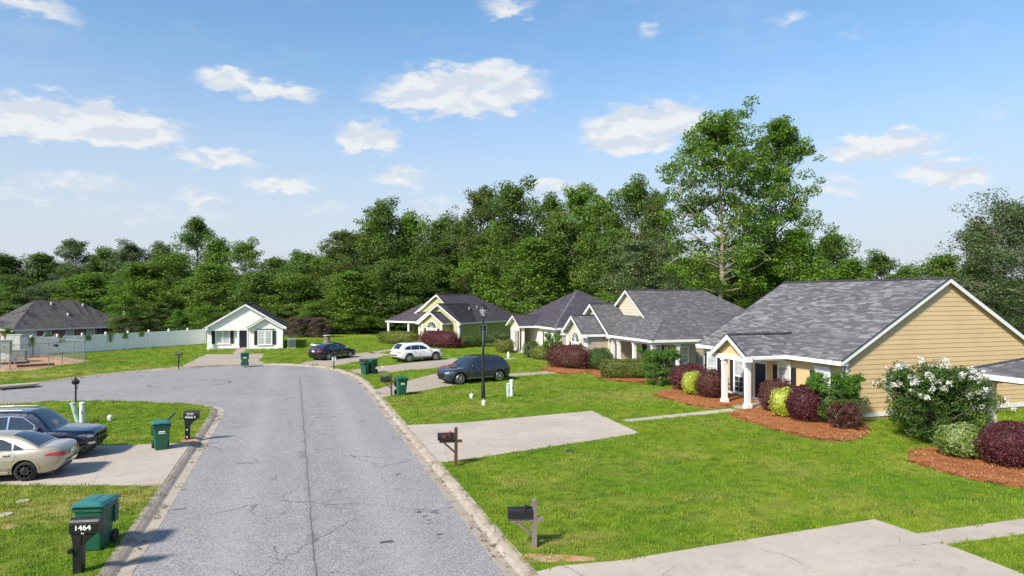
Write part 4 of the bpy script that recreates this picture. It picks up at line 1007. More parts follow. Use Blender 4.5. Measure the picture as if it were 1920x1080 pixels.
# ================================================================== olive house
HA = -52
B2 = thing('house', 'olive green house with three nested front gables and an open porch at its left corner', 'house', (18.91, 78.6, 0), R(HA))
def house_olive(H):
    # local: front wall along -x from the origin (right front corner), depth +y
    e, pit = 2.80, .65; tb = (.36, .16); S2 = M_SH_C; rx = -5.2; zr = e + 5.2 * pit
    roof(H, [(0, .0, e), (0, 13.7, e), (rx, 8.5, zr), (rx, 1.5, zr)], S2, tb); roof(H, [(-10.4, 13.7, e), (-10.4, 2.2, e), (rx, 1.5, zr), (rx, 8.5, zr)], S2, tb, shingles=False)
    roof(H, [(0, 13.7, e), (-10.4, 13.7, e), (rx, 8.5, zr)], S2, tb, shingles=False)
    ridge_caps(H, (rx, 1.5, zr), (rx, 8.5, zr), M_SH_D); ridge_caps(H, (0, 13.7, e), (rx, 8.5, zr), S2)
    rake(H, (-9.3, 1.48, zr - 4.1 * pit), (rx, 1.48, zr), (-3.2, 1.48, zr - 2.0 * pit), .2)
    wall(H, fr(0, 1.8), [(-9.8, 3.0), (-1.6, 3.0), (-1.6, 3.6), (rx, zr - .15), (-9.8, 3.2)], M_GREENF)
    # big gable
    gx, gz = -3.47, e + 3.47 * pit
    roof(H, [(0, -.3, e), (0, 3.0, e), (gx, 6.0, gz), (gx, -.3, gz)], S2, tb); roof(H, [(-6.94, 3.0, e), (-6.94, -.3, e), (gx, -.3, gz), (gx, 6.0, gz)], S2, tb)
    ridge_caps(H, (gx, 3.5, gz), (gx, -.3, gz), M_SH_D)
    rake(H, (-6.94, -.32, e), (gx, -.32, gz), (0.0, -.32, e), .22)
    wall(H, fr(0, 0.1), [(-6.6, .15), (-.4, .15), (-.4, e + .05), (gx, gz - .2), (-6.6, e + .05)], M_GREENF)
    b = MB(); b.box(-.5, .06, -.34, .1, e - .28, e - .02); b.box(-7.0, -6.5, -.34, .1, e - .28, e - .02); b.build('eave_return', M_TRIM, H)
    # little gable room in front
    sx, sh_, sy = -3.3, 1.95, -1.5; sz = e + sh_ * pit
    roof(H, [(sx + sh_, sy - .3, e - .03), (sx + sh_, .1, e - .03), (sx, .1, sz), (sx, sy - .3, sz)], S2, tb); roof(H, [(sx - sh_, .1, e - .03), (sx - sh_, sy - .3, e - .03), (sx, sy - .3, sz), (sx, .1, sz)], S2, tb)
    ridge_caps(H, (sx, 0, sz), (sx, sy - .3, sz), M_SH_D); rake(H, (sx - sh_, sy - .32, e - .03), (sx, sy - .32, sz), (sx + sh_, sy - .32, e - .03), .2)
    wall(H, fr(0, sy), [(sx - 1.6, .15), (sx + 1.6, .15), (sx + 1.6, e), (sx, sz - .18), (sx - 1.6, e)], M_GREENF)
    wall(H, fr(sx + 1.6, sy, 90), [(.12, .15), (1.55, .15), (1.55, e - .1), (.12, e - .1)], M_GREEN, .2, parts=False); wall(H, fr(sx - 1.6, .1, -90), [(0, .15), (1.55, .15), (1.55, e - .1), (0, e - .1)], M_GREEN)
    for q in (sx - 1.6, sx + 1.4): pipebox(H, 'corner_board', fr(0, sy), q, q + .22, -.04, 0, .15, e - .05, M_TRIM)
    trimline(H, 'fascia', [((sx + sh_, sy - .3, e - .12), (sx + sh_, .1, e - .12))])
    window(H, fr(0, sy), sx, .75, 1.45, 1.3, .32, double=True, blind=(1, 1), arch=True, muntin=(2, 2))
    # right side wall with window, eave and corner board
    wall(H, fr(-.4, .1, 90), [(.12, .15), (13.2, .15), (13.2, e - .15), (.12, e - .15)], M_GREEN, .2); pipebox(H, 'corner_board', fr(-.4, .1, 90), 0, .25, -.05, 0, .15, e - .15, M_TRIM); pipebox(H, 'corner_board', fr(0, .1), -.66, -.36, -.05, 0, .15, e - .05, M_TRIM)
    trimline(H, 'fascia', [((.02, -.3, e - .1), (.02, 13.7, e - .1))]); MB().box(-.4, 0, -.3, 13.7, e - .19, e - .16).build('soffit', M_TRIM, H)
    window(H, fr(-.4, .1, 90), 4.7, .85, 1.3, 1.45, double=True, blind=(0, 0), muntin=(2, 2))
    # porch roof at the left corner
    cxn, k = -12.4, 3.2; pz = e + k * pit
    roof(H, [(cxn, 0, e), (-6.7, 0, e), (-6.7, k, pz), (cxn + k, k, pz)], S2, tb); roof(H, [(cxn, 7, e), (cxn, 0, e), (cxn + k, k, pz), (cxn + k, 7, pz)], S2, tb)
    roof(H, [(-7, 8, e), (cxn, 7, e), (cxn + k, 5, pz), (-7, 5, pz)], S2, tb, shingles=False)
    ridge_caps(H, (cxn, 0, e), (cxn + k, k, pz), S2)
    b = MB(); b.box(cxn - .03, -6.9, -.03, 0, e - .2, e - .01); b.box(cxn - .03, cxn, 0, 7, e - .2, e - .01); b.box(cxn, -6.9, 0, 7, e - .19, e - .16); b.build('fascia', M_TRIM, H)
    for q in (-12.1, -8.6, -6.75): column(H, q, .25, .25, e - .19, .24)
    column(H, -12.1, 6, .25, e - .19, .24)
    MB().box(-12.3, -6.6, .05, 7, -.1, .25).build('porch_floor', M_CONC, H)
    wall(H, fr(0, 2.2), [(-9.0, .25), (-6.6, .25), (-6.6, e - .19), (-9.0, e - .19)], M_GREENF); wall(H, fr(-9.0, 7, -90), [(0, .25), (4.8, .25), (4.8, e - .19), (0, e - .19)], M_GREENF)
    window(H, fr(0, 2.2), -7.6, .5, .85, 1.75, .3, blind=(0, 0), muntin=(3, 3))
    wall(H, fr(0, 13.3, 180), [(.4, .15), (9.9, .15), (9.9, e), (.4, e)], M_GREEN); wall(H, fr(-9.9, 13.3, -90), [(0, .15), (11, .15), (11, e), (0, e)], M_GREEN)
    # roof vents
    for (q, yy) in ((-2.2, 4.3), (-2.4, 6.2)):
        z = e - q * pit; MB().lathe([(.09, -.05), (.09, .28), (.14, .3), (.14, .36), (0, .38)], 8, (q, yy, z)).build('roof_vent', M_METAL, H)
house_olive(B2)

# ================================================================== white house at the end of the street
B1 = thing('house', 'small white house with a black door standing at the far end of the street', 'house', (-8.97, 81, 0), 0)
def house_white(H):
    e, pit = 2.5, .61; W = 7.85; gx, gz = 3.92, e + 4.3 * pit; D = 12; tb = (.4, .17)
    roof(H, [(gx + 4.3, -.3, e), (gx + 4.3, D, e), (gx, D, gz), (gx, -.3, gz)], M_SH_D, tb); roof(H, [(gx - 4.3, D, e), (gx - 4.3, -.3, e), (gx, -.3, gz), (gx, D, gz)], M_SH_D, tb)
    rake(H, (gx - 4.3, -.32, e), (gx, -.32, gz), (gx + 4.3, -.32, e), .2); ridge_caps(H, (gx, -.3, gz), (gx, D, gz), M_SH_D)
    wall(H, fr(0, -.02), [(0, e - .12), (4.0, e - .12), (W, e - .12), (W, e + .1), (gx, gz - .15), (0, e + .1)], M_WHITES)
    b = MB(); b.box(-.3, .1, -.34, .0, e - .22, e); b.box(W - .02, W + .38, -.6, .0, e - .22, e); b.build('eave_return', M_TRIM, H)
    b = MB(); b.box(0, 4.1, -.06, .1, e - .32, e - .12); b.build('porch_beam', M_TRIM, H)
    # recessed porch on the left, room on the right
    wall(H, fr(0, .5), [(.1, .25), (4.1, .25), (4.1, e - .1), (.1, e - .1)], M_WHITES); MB().box(.1, 4.1, 0, .5, e - .14, e - .11).build('porch_ceiling', M_TRIM, H)
    MB().box(0, 4.1, -.05, .5, -.1, .25).build('porch_floor', M_CONC, H)
    wall(H, fr(.0, 12, -90), [(0, .1), (10.8, .1), (10.8, e), (0, e)], M_WHITES); wall(H, fr(W, -.4, 90), [(0, .1), (12.4, .1), (12.4, e), (0, e)], M_WHITES); wall(H, fr(W, 12, 180), [(0, .1), (W, .1), (W, e), (gx, gz - .15), (0, e)], M_WHITES)
    wall(H, fr(4.1, .5, -90), [(0, .25), (.9, .25), (.9, e - .1), (0, e - .1)], M_WHITES)
    sx, hw = 5.97, 1.93; sz = e + hw * pit; sy = -.4
    wall(H, fr(0, sy), [(4.1, .1), (W, .1), (W, e), (sx, sz - .1), (4.1, e)], M_WHITES)
    roof(H, [(sx + hw, sy - .3, e - .03), (sx + hw, .2, e - .03), (sx, .2, sz - .03), (sx, sy - .3, sz - .03)], M_SH_D, tb); roof(H, [(sx - hw, .2, e - .03), (sx - hw, sy - .3, e - .03), (sx, sy - .3, sz - .03), (sx, .2, sz - .03)], M_SH_D, tb)
    rake(H, (sx - hw, sy - .32, e - .03), (sx, sy - .32, sz - .03), (sx + hw, sy - .32, e - .03), .16)
    for q in (0, 3.05): column(H, q + .12, .06, .2 if q else .1, e - .3, .2)
    for q in (4.1, W - .14): pipebox(H, 'corner_board', fr(0, sy), q, q + .14, -.04, 0, .1, e - .05, M_TRIM)
    pipebox(H, 'base_board', fr(0, sy), 4.1, W, -.03, 0, .1, .3, M_TRIM)
    window(H, fr(0, .5), 1.55, .75, 1.35, 1.35, .34, double=True, blind=(1, 1), muntin=(1, 1)); window(H, fr(0, sy), sx, .62, 1.35, 1.45, .34, double=True, blind=(1, 1), muntin=(2, 2))
    pipebox(H, 'window_head', fr(0, sy), sx - 1.0, sx + 1.0, -.07, 0, 2.26, 2.33, M_SHUT)
    door(H, fr(0, .5), 3.62, .25, .85, 1.98, M_DOOR)
    MB().box(3.2, 4.0, .15, .4, .25, .29).build('door_mat', M_BRICKF, H)
    MB().lathe([(.0, .05), (.07, .04), (.09, -.12), (.0, -.16)], 8, (1.55, .25, e - .2)).build('porch_lamp', M_SHUT, H)
    b = MB(); b.tube([(W + .06, 1.0, 1.4), (W + .06, 1.0, .1)], .04); b.box(W + .0, W + .12, 1.2, 1.5, .9, 1.4); b.build('meter_box', M_METAL, H)
house_white(B1)

# ================================================================== brick house beyond the fence
def _brick(nb, p):
    t = nb.n('ShaderNodeTexBrick'); t.inputs['Scale'].default_value = 4.2; t.inputs['Color1'].default_value = (.22, .085, .06, 1); t.inputs['Color2'].default_value = (.30, .13, .09, 1); t.inputs['Mortar'].default_value = (.35, .32, .29, 1)
    x, y, z = nb.xyz(nb.obj()); nb.put(t.inputs['Vector'], nb.comb(nb.m('ADD', x, y), z, 0)); nb.put(p.inputs['Base Color'], t.outputs[0])
M_BRICK = mat('red_brick', rough=.85, fn=_brick)
B6 = thing('house', 'long low brick house with wide streaked hip roof beyond the white fence', 'house', (-37.4, 112.2, -1.35), R(38.5))
def house_brick(H):
    e, k, L = 2.55, 5.9, 16.5; z = e + k * .69; tb = (.45, .2)
    roof(H, [(0, 0, e), (L, 0, e), (L - k, k, z), (k - .9, k, z)], M_SH_G, tb); roof(H, [(0, 12, e), (0, 0, e), (k - .9, k, z), (k - .9, k + .1, z)], M_SH_G, tb)
    roof(H, [(L, 0, e), (L, 12, e), (L - k, k, z)], M_SH_G, tb); roof(H, [(L, 12, e), (0, 12, e), (k - .9, k + .1, z), (L - k, k, z)], M_SH_G, tb, shingles=False)
    ridge_caps(H, (0, 0, e), (k - .9, k, z), M_SH_G)
    b = MB(); b.box(-.03, L + .03, -.04, 0, e - .22, e); b.box(-.03, 0, 0, 12, e - .22, e); b.box(0, L, 0, 12, e - .2, e - .17); b.build('fascia', M_TRIM, H)
    wall(H, fr(0, .6), [(.5, 0), (11.5, 0), (11.5, e), (.5, e)], M_BRICK); wall(H, fr(.5, 11.4, -90), [(0, 0), (10.8, 0), (10.8, e), (0, e)], M_BRICK); wall(H, fr(0, 2.6), [(11.5, 0), (L - .5, 0), (L - .5, e), (11.5, e)], M_BRICK); wall(H, fr(L - .5, 2.6, 90), [(0, 0), (8.8, 0), (8.8, e), (0, e)], M_BRICK)
    pipebox(H, 'garage_panel', fr(0, .6), .6, 3.2, -.05, 0, 0, e - .1, M_WHITES)
    for q, w_ in ((4.6, .9), (7.6, .9), (10.5, 1.0)): window(H, fr(0, .6), q, .9, w_, 1.4, blind=(1, 1), muntin=(2, 2))
    window(H, fr(0, 2.6), 12.3, .6, 1.2, 1.7, double=True, blind=(0, 0), muntin=(2, 2))
    MB().box(14.2, 14.55, .3, .65, 0, e - .2).build('brick_pier', M_BRICK, H)
    for (q, yy) in ((6.9, 5.0), (8.2, 2.6), (11.2, 4.6)):
        MB().lathe([(.13, -.05), (.13, .22), (.2, .25), (.2, .33), (0, .36)], 8, (q, yy, e + yy * .69)).build('roof_vent', M_TRIM, H)
house_brick(B6)
E6 = thing('house', 'dark hip-roofed house partly hidden behind the right end of the brick house', 'house', (-26.5, 131, -1.35), R(38.5))
def house_dark(H, L=12, D=9):
    e, k = 2.6, D / 2; z = e + k * .75; roof(H, [(0, 0, e), (L, 0, e), (L - k, k, z), (k, k, z)], M_SH_C, (.5, .22)); roof(H, [(0, D, e), (0, 0, e), (k, k, z)], M_SH_C, (.5, .22)); roof(H, [(L, 0, e), (L, D, e), (L - k, k, z)], M_SH_C, (.5, .22)); roof(H, [(L, D, e), (0, D, e), (k, k, z), (L - k, k, z)], M_SH_C, shingles=False)
    trimline(H, 'fascia', [((0, 0, e - .1), (L, 0, e - .1))])
    for M, w_ in ((fr(.4, .4), L - .8), (fr(L - .4, .4, 90), D - .8), (fr(L - .4, D - .4, 180), L - .8), (fr(.4, D - .4, -90), D - .8)): wall(H, M, [(0, 0), (w_, 0), (w_, e - .1), (0, e - .1)], M_BRICK)
    MB().lathe([(.3, 0), (.3, .25), (.25, .32), (0, .35)], 10, (3.2, 3.6, e + 3.4 * .75)).build('roof_vent', M_TRIM, H); window(H, fr(.4, .4), 4, .9, 1, 1.3, muntin=(2, 2))
house_dark(E6)
E7 = thing('house', 'dark gabled roof of a house peeping in at the far left edge', 'house', (-60, 128, -1.35), R(38.5)); house_dark(E7, 14, 10)
# ------------------------------------------------------------------ white fence
M_VINYL = mat('white_vinyl', rough=.45, fn=lambda nb, p: nb.put(p.inputs['Base Color'], nb.mix(nb.rng(nb.noise(1.2, nb.obj(), 5, .7), 0.5, .8, 0, .3), (.84, .83, .84), (.5, .53, .48))))
def fence():
    L = (FB - FA).length; n = 12; w = L / n
    H = thing('fence', 'long white vinyl panel fence running behind the left lawn to the white house', 'fence', (FA.x, FA.y, LAWN_Z), math.atan2(fdir.y, fdir.x))
    post = None
    for i in range(n + 1):
        b = MB(); x = i * w; b.box(x - .07, x + .07, -.07, .07, 0, 1.95); b.hexa([(x - .1, -.1, 1.95), (x + .1, -.1, 1.95), (x + .1, .1, 1.95), (x - .1, .1, 1.95), (x - .02, -.02, 2.08), (x + .02, -.02, 2.08), (x + .02, .02, 2.08), (x - .02, .02, 2.08)])
        b.build('post', M_VINYL, H)
    for i in range(n):
        x0, x1 = i * w + .07, (i + 1) * w - .07; b = MB(); b.box(x0, x1, -.04, .04, 1.66, 1.82); b.box(x0, x1, -.04, .04, .06, .22); b.box(x0, x1, -.035, .035, .92, .98); b.build('rail', M_VINYL, H)
        k = 9; bw = (x1 - x0) / k
        for j in range(k): MB().box(x0 + j * bw + .004, x0 + (j + 1) * bw - .004, -.015, .015, .18, 1.7).build('board', M_VINYL, H)
fence()
# ------------------------------------------------------------------ chain-link enclosure with utility cabinets
M_GALV = mat('galvanised_steel', (.30, .33, .35), .5, .6, fn=grain((.33, .36, .38), .25, 3)); M_CAB = mat('cabinet_grey_green', (.25, .28, .25), .55, fn=grain((.27, .30, .27), .2, 2)); M_PALE = mat('cabinet_pale', (.60, .62, .58), .5, fn=grain((.6, .62, .58), .15, 2)); M_WOOD = mat('weathered_wood', (.16, .13, .11), .85, fn=grain((.20, .165, .14), .35, 5, .4, 40, True)); M_DWOOD = mat('dark_wood', (.08, .04, .028), .8, fn=grain((.085, .042, .028), .35, 5, .4, 40, True))
def chain_mat():
    m = bpy.data.materials.new('chain_link'); m.use_nodes = True; nb = NB(m.node_tree); p = m.node_tree.nodes['Principled BSDF']; p.inputs['Base Color'].default_value = (.42, .45, .47, 1); p.inputs['Metallic'].default_value = .5; p.inputs['Roughness'].default_value = .5
    u, v, z = nb.xyz(nb.obj()); s_ = 13.0
    a = nb.m('ABSOLUTE', nb.m('SUBTRACT', nb.m('FRACT', nb.m('MULTIPLY', nb.m('ADD', nb.m('ADD', u, v), z), s_)), .5)); b = nb.m('ABSOLUTE', nb.m('SUBTRACT', nb.m('FRACT', nb.m('MULTIPLY', nb.m('SUBTRACT', nb.m('ADD', u, v), z), s_)), .5))
    nb.put(p.inputs['Alpha'], nb.m('GREATER_THAN', nb.m('MAXIMUM', a, b), .47)); return m
M_CHAIN = chain_mat()
def cage():
    c = [Vector(gp(158, 682)), Vector(gp(18, 694.5)), Vector(gp(-60, 676)), Vector(gp(62, 668))]
    H = thing('chain_link_enclosure', 'chain-link enclosure with barbed-wire arms round the utility cabinets on the left lawn', 'enclosure', (c[0].x, c[0].y, LAWN_Z)); o = c[0]
    h = 2.0
    pts = []
    for i in range(4):
        a, b = c[i] - o, c[(i + 1) % 4] - o; L = (b - a).length; n = max(2, round(L / 2.4))
        for j in range(n):
            p = a + (b - a) * j / n; pts.append(p); m = MB(); m.tube([(p.x, p.y, 0), (p.x, p.y, h + (.25 if j == 0 else 0))], .05 if j == 0 else .034, 8)
            if j:
                out = Vector(((b - a).y, -(b - a).x)).normalized() * .28; m.tube([(p.x, p.y, h), (p.x - out.x, p.y - out.y, h + .34)], .022, 6)
            m.build('fence_post', M_GALV, H)
        m = MB(); m.tube([(a.x, a.y, h - .02), (b.x, b.y, h - .02)], .024, 6); m.tube([(a.x, a.y, .08), (b.x, b.y, .08)], .012, 5); m.tube([(a.x, a.y, 1.1), (b.x, b.y, 1.1)], .016, 5); m.build('rail', M_GALV, H)
        m = MB(); m.add([(a.x, a.y, .06), (b.x, b.y, .06), (b.x, b.y, h), (a.x, a.y, h)], [(0, 1, 2, 3)]); m.build('mesh_panel', M_CHAIN, H)
        m = MB(); q = a + (b - a) * .4; m.box(q.x - .17, q.x + .17, q.y - .03, q.y + .03, 1.62, 1.86)
        if i == 0: m.build('notice', M_SHUT, H)
    return H
cage()
def cabinet(px, py, w, d, z0, z1, m, label, rot=R(10), legs=False):
    x, y = gp(px, py); H = thing('utility_cabinet', label, 'cabinet', (x, y, LAWN_Z), rot)
    MB().box(-w / 2, w / 2, -d / 2, d / 2, z0, z1).build('cabinet_body', m, H, bevel=.015); MB().box(-w / 2 - .03, w / 2 + .03, -d / 2 - .03, d / 2 + .03, z1, z1 + .05).build('cabinet_lid', m, H)
    b = MB(); b.box(-w / 2 + .06, -.01, -d / 2 - .014, -d / 2, z0 + .06, z1 - .06); b.box(.01, w / 2 - .06, -d / 2 - .014, -d / 2, z0 + .06, z1 - .06); b.box(-.05, -.03, -d / 2 - .03, -d / 2 - .014, (z0 + z1) / 2, (z0 + z1) / 2 + .12); b.build('cabinet_door', m, H)
    if legs:
        for s_ in (-1, 1): MB().box(s_ * w * .35 - .04, s_ * w * .35 + .04, -.04, .04, 0, z0).build('leg', M_GALV, H)
    else: MB().box(-w / 2 - .1, w / 2 + .1, -d / 2 - .1, d / 2 + .1, -.02, z0).build('plinth', M_CONC, H)
cabinet(9, 682, 1.0, .5, .85, 2.0, M_CAB, 'grey-green utility cabinet raised on posts at the left edge inside the enclosure', legs=True)
cabinet(35, 678, 1.15, .8, .12, 1.0, M_CAB, 'low green-grey ground cabinet inside the chain-link enclosure', R(8))
cabinet(27, 672, 1.1, .8, .12, 2.2, M_PALE, 'tall pale cabinet with a dark knob at the back of the enclosure', R(8))
def placard():
    x, y = gp(6, 683); H = thing('sign', 'small white notice board on a short frame low in the enclosure', 'sign', (x, y - .5, LAWN_Z), R(15)); MB().box(-.35, .35, -.02, .02, .45, 1.0).build('board', M_TRIM, H)
    for s_ in (-1, 1): MB().box(s_ * .25 - .03, s_ * .25 + .03, .02, .06, 0, .9).build('leg', M_GALV, H)
placard()
def timber(px, py, L, rot, lab):
    x, y = gp(px, py); o = MB().box(-L / 2, L / 2, -.11, .11, -.02, .2).build('timber_beam', M_DWOOD, bevel=.015); o.location = (x, y, LAWN_Z); o.rotation_euler = (0, 0, rot); tag(o, lab, 'timber')
timber(67, 687, 2.6, R(26), 'dark landscape timber lying at the front edge of the enclosure'); timber(24, 683, 2.4, R(24), 'dark landscape timber lying under the ground cabinets')
def valve(px, py, h, lab):
    x, y = gp(px, py); H = thing('pipe_valve', lab, 'valve', (x, y, LAWN_Z)); b = MB(); b.tube([(0, 0, 0), (0, 0, h)], .05); b.build('pipe', M_GALV, H); MB().lathe([(0, h), (.13, h), (.13, h + .04), (0, h + .05)], 10).build('hand_wheel', M_SHUT, H)
valve(28, 684, .5, 'short dark valve pipe standing in front of the low cabinet'); valve(116, 682, .9, 'thin standpipe with a dark wheel inside the right half of the enclosure')

# ------------------------------------------------------------------ mailboxes
M_BLK = mat('black_plastic', (.012, .012, .013), .38, spec=.5, fn=lambda nb, p: nb.put(p.inputs['Roughness'], nb.rng(nb.noise(3, nb.obj(), 3), .3, .7, .3, .55)))
M_RED = mat('red_numerals', (.6, .02, .01), .5); M_WHT = mat('white_lettering', (.8, .8, .78), .5); M_LAMPG = mat('lamp_glass', (.8, .82, .85), .05, spec=.7, Alpha=.28)
def text(parent, s, M, size, m, name='lettering', depth=.002):
    cu = bpy.data.curves.new(name, 'FONT'); cu.body = s; cu.size = size; cu.extrude = depth; cu.align_x = 'CENTER'; cu.align_y = 'CENTER'; cu.resolution_u = 3; cu.space_character = 1.0; cu.offset = size * .02
    o = bpy.data.objects.new(name, cu); C.objects.link(o); bpy.context.view_layer.update()
    me = bpy.data.meshes.new_from_object(o); bpy.data.objects.remove(o); me.transform(M); me.materials.clear(); me.materials.append(m); return meshob(name, me, parent)
def box_top(b, x0, x1, hw, z0, zs, n=8):
    """classic mailbox: half-round top extruded along x"""
    pr = [(-hw, z0), (hw, z0)] + [(hw * math.cos(PI * k / n), zs + hw * math.sin(PI * k / n)) for k in range(n + 1)]
    k = len(pr); b.add([(x0, y, z) for y, z in pr] + [(x1, y, z) for y, z in pr], [tuple(range(k))[::-1], tuple(range(k, 2 * k))] + [(i, (i + 1) % k, k + (i + 1) % k, k + i) for i in range(k)])
def mailbox_plastic(px, py, rz, lab, lines, sc=1):
    x, y = gp(px, py); H = thing('mailbox', lab, 'mailbox', (x, y, LAWN_Z), rz, 'mailboxes along the street'); H.scale = (sc,) * 3
    # local: box points along +x (towards the road), side with numbers faces -y
    MB().box(-.09, .09, -.10, .10, -.05, .86).build('post', M_BLK, H, bevel=.012)
    b = MB(); b.add([(-.09, -.085, .58), (.09, -.085, .58), (.33, -.085, .80), (.39, -.085, .86), (-.13, -.085, .86), (-.09, .085, .58), (.09, .085, .58), (.33, .085, .80), (.39, .085, .86), (-.13, .085, .86)],
        [(0, 1, 2, 3, 4), (9, 8, 7, 6, 5), (0, 5, 6, 1), (1, 6, 7, 2), (2, 7, 8, 3), (3, 8, 9, 4), (4, 9, 5, 0)]); b.build('bracket', M_BLK, H, bevel=.008)
    b = MB(); box_top(b, -.15, .42, .125, .86, 1.06); bx = b.build('box', M_BLK, H, bevel=.006)
    b = MB(); box_top(b, .42, .445, .135, .85, 1.065); b.build('door', M_BLK, bx, bevel=.004)
    MB().box(-.155, .43, -.132, -.118, 1.045, 1.06).build('seam_strip', M_BLK, bx); b = MB(); b.box(.1, .12, -.145, -.13, .95, 1.2); b.box(.02, .12, -.145, -.13, 1.13, 1.2)
    for s_, z, size in lines: text(bx, s_, Matrix.Translation((.12, -.128, z)) @ Matrix.Rotation(R(90), 4, 'X'), size, M_WHT)
    return H
h = mailbox_plastic(148, 1073, R(-8), 'black plastic mailbox with white house numbers in front of the nearest green bin', [('1464', .99, .17), ('1v', .87, .07)])
h.name = 'mailbox'; MB().lathe([(.0, -.16), (.055, -.155), (.06, -.1), (.03, -.09)], 10, (-.12, 0, .50), 'y').build('knob', M_BLK, h)
h = mailbox_plastic(352, 824, R(-4), 'black plastic mailbox with two lines of white lettering at the left driveway corner', [('DUD', 1.06, .12), ('White 2', .93, .12)], 1.0)
for z in (.42, .12): MB().lathe([(0, -.12), (.03, -.115), (.03, -.1)], 6, (.0, 0, z), 'y').build('reflector', M_WHT, h)
def mailbox_wood(px, py, rz, lab, wood, hpost=1.3, red=None, face=1):
    x, y = gp(px, py); H = thing('mailbox', lab, 'mailbox', (x, y, LAWN_Z), rz, 'mailboxes along the street')
    # box sticks out along -x of the post
    MB().box(-.055, .055, -.055, .055, -.05, hpost).build('post', wood, H, bevel=.006)
    MB().box(-.58, .22, -.045, .045, hpost - .50, hpost - .41).build('arm', wood, H, bevel=.005)
    b = MB(); b.beam((-.42, 0, hpost - .5), (-.03, 0, hpost - .86), .06, .07, (0, 1, 0)); b.build('brace', wood, H)
    b = MB(); b.add([(-.055, -.055, hpost), (.055, -.055, hpost), (.055, .055, hpost), (-.055, .055, hpost), (0, 0, hpost + .05)], [(0, 1, 4), (1, 2, 4), (2, 3, 4), (3, 0, 4)]); b.build('post_cap', wood, H)
    b = MB(); box_top(b, -.62, -.07, .095, hpost - .40, hpost - .24); bx = b.build('box', M_BLK, H); b = MB(); box_top(b, -.64, -.62, .104, hpost - .405, hpost - .235); b.build('door', M_BLK, bx)
    b = MB(); b.box(-.25, -.235, -.112, -.1, hpost - .3, hpost - .08); b.box(-.25, -.16, -.112, -.1, hpost - .13, hpost - .08); b.build('flag', M_RED if red else M_BLK, bx)
    if red: text(bx, red, Matrix.Translation((-.43, -.104, hpost - .27)) @ Matrix.Rotation(R(90), 4, 'X'), .13, M_RED)
    return H
mailbox_wood(855, 874, R(-8), 'black mailbox with red figures on a dark brown wooden post by the second right driveway', M_DWOOD, 1.33, '41')
mailbox_wood(1002, 1026, R(-10), 'black mailbox on a grey weathered wooden post at the near right lawn corner', M_WOOD, 1.12)
mailbox_wood(734, 742, R(-10), 'black mailbox on a brown post just left of the green bin with the pale emblem', M_DWOOD, 1.3)
def mailbox_small(px, py, lab, kind=0):
    x, y = gp(px, py); H = thing('mailbox', lab, 'mailbox', (x, y, LAWN_Z), R(-15 if kind != 2 else 10), 'mailboxes along the street')
    b = MB(); b.tube([(0, 0, -.05), (0, 0, 1.05)], .048, 8); b.build('post', M_BLK, H)
    if kind == 0:
        b = MB(); b.tube([(0, 0, .72), (.1, 0, .82), (.12, 0, .98)], .022, 6); b.build('bracket', M_BLK, H)
        b = MB(); b.lathe([(.0, 1.0), (.16, 1.02), (.2, 1.12), (.21, 1.2), (.09, 1.3), (.05, 1.33), (.06, 1.38), (0, 1.46)], 8); b.build('box', M_BLK, H)
    elif kind == 1:
        b = MB(); box_top(b, -.28, .28, .1, 1.05, 1.16); bx = b.build('box', M_BLK, H); b = MB(); b.tube([(.05, 0, .85), (.2, 0, 1.05)], .02, 6); b.build('bracket', M_BLK, H)
    elif kind == 2:
        MB().box(-.16, .16, -.03, .0, .62, .98).build('number_plate', M_TRIM, H); b = MB(); box_top(b, -.25, .25, .1, 1.05, 1.15); b.build('box', M_BLK, H)
    else:
        b = MB(); box_top(b, -.5, .1, .12, 1.0, 1.12); b.build('box', M_BLK, H)
    return H
mailbox_small(142, 755, 'slim black mailbox post with a flared top on the island lawn by the turning circle', 0)
mailbox_small(335, 690.5, 'small black mailbox on a post at the left corner of the white house driveway', 1)
mailbox_small(626, 691, 'small mailbox post with a white plate beside the black sedan', 2)
mailbox_small(687, 704, 'dark mailbox on a post in front of the pair of green bins', 3)

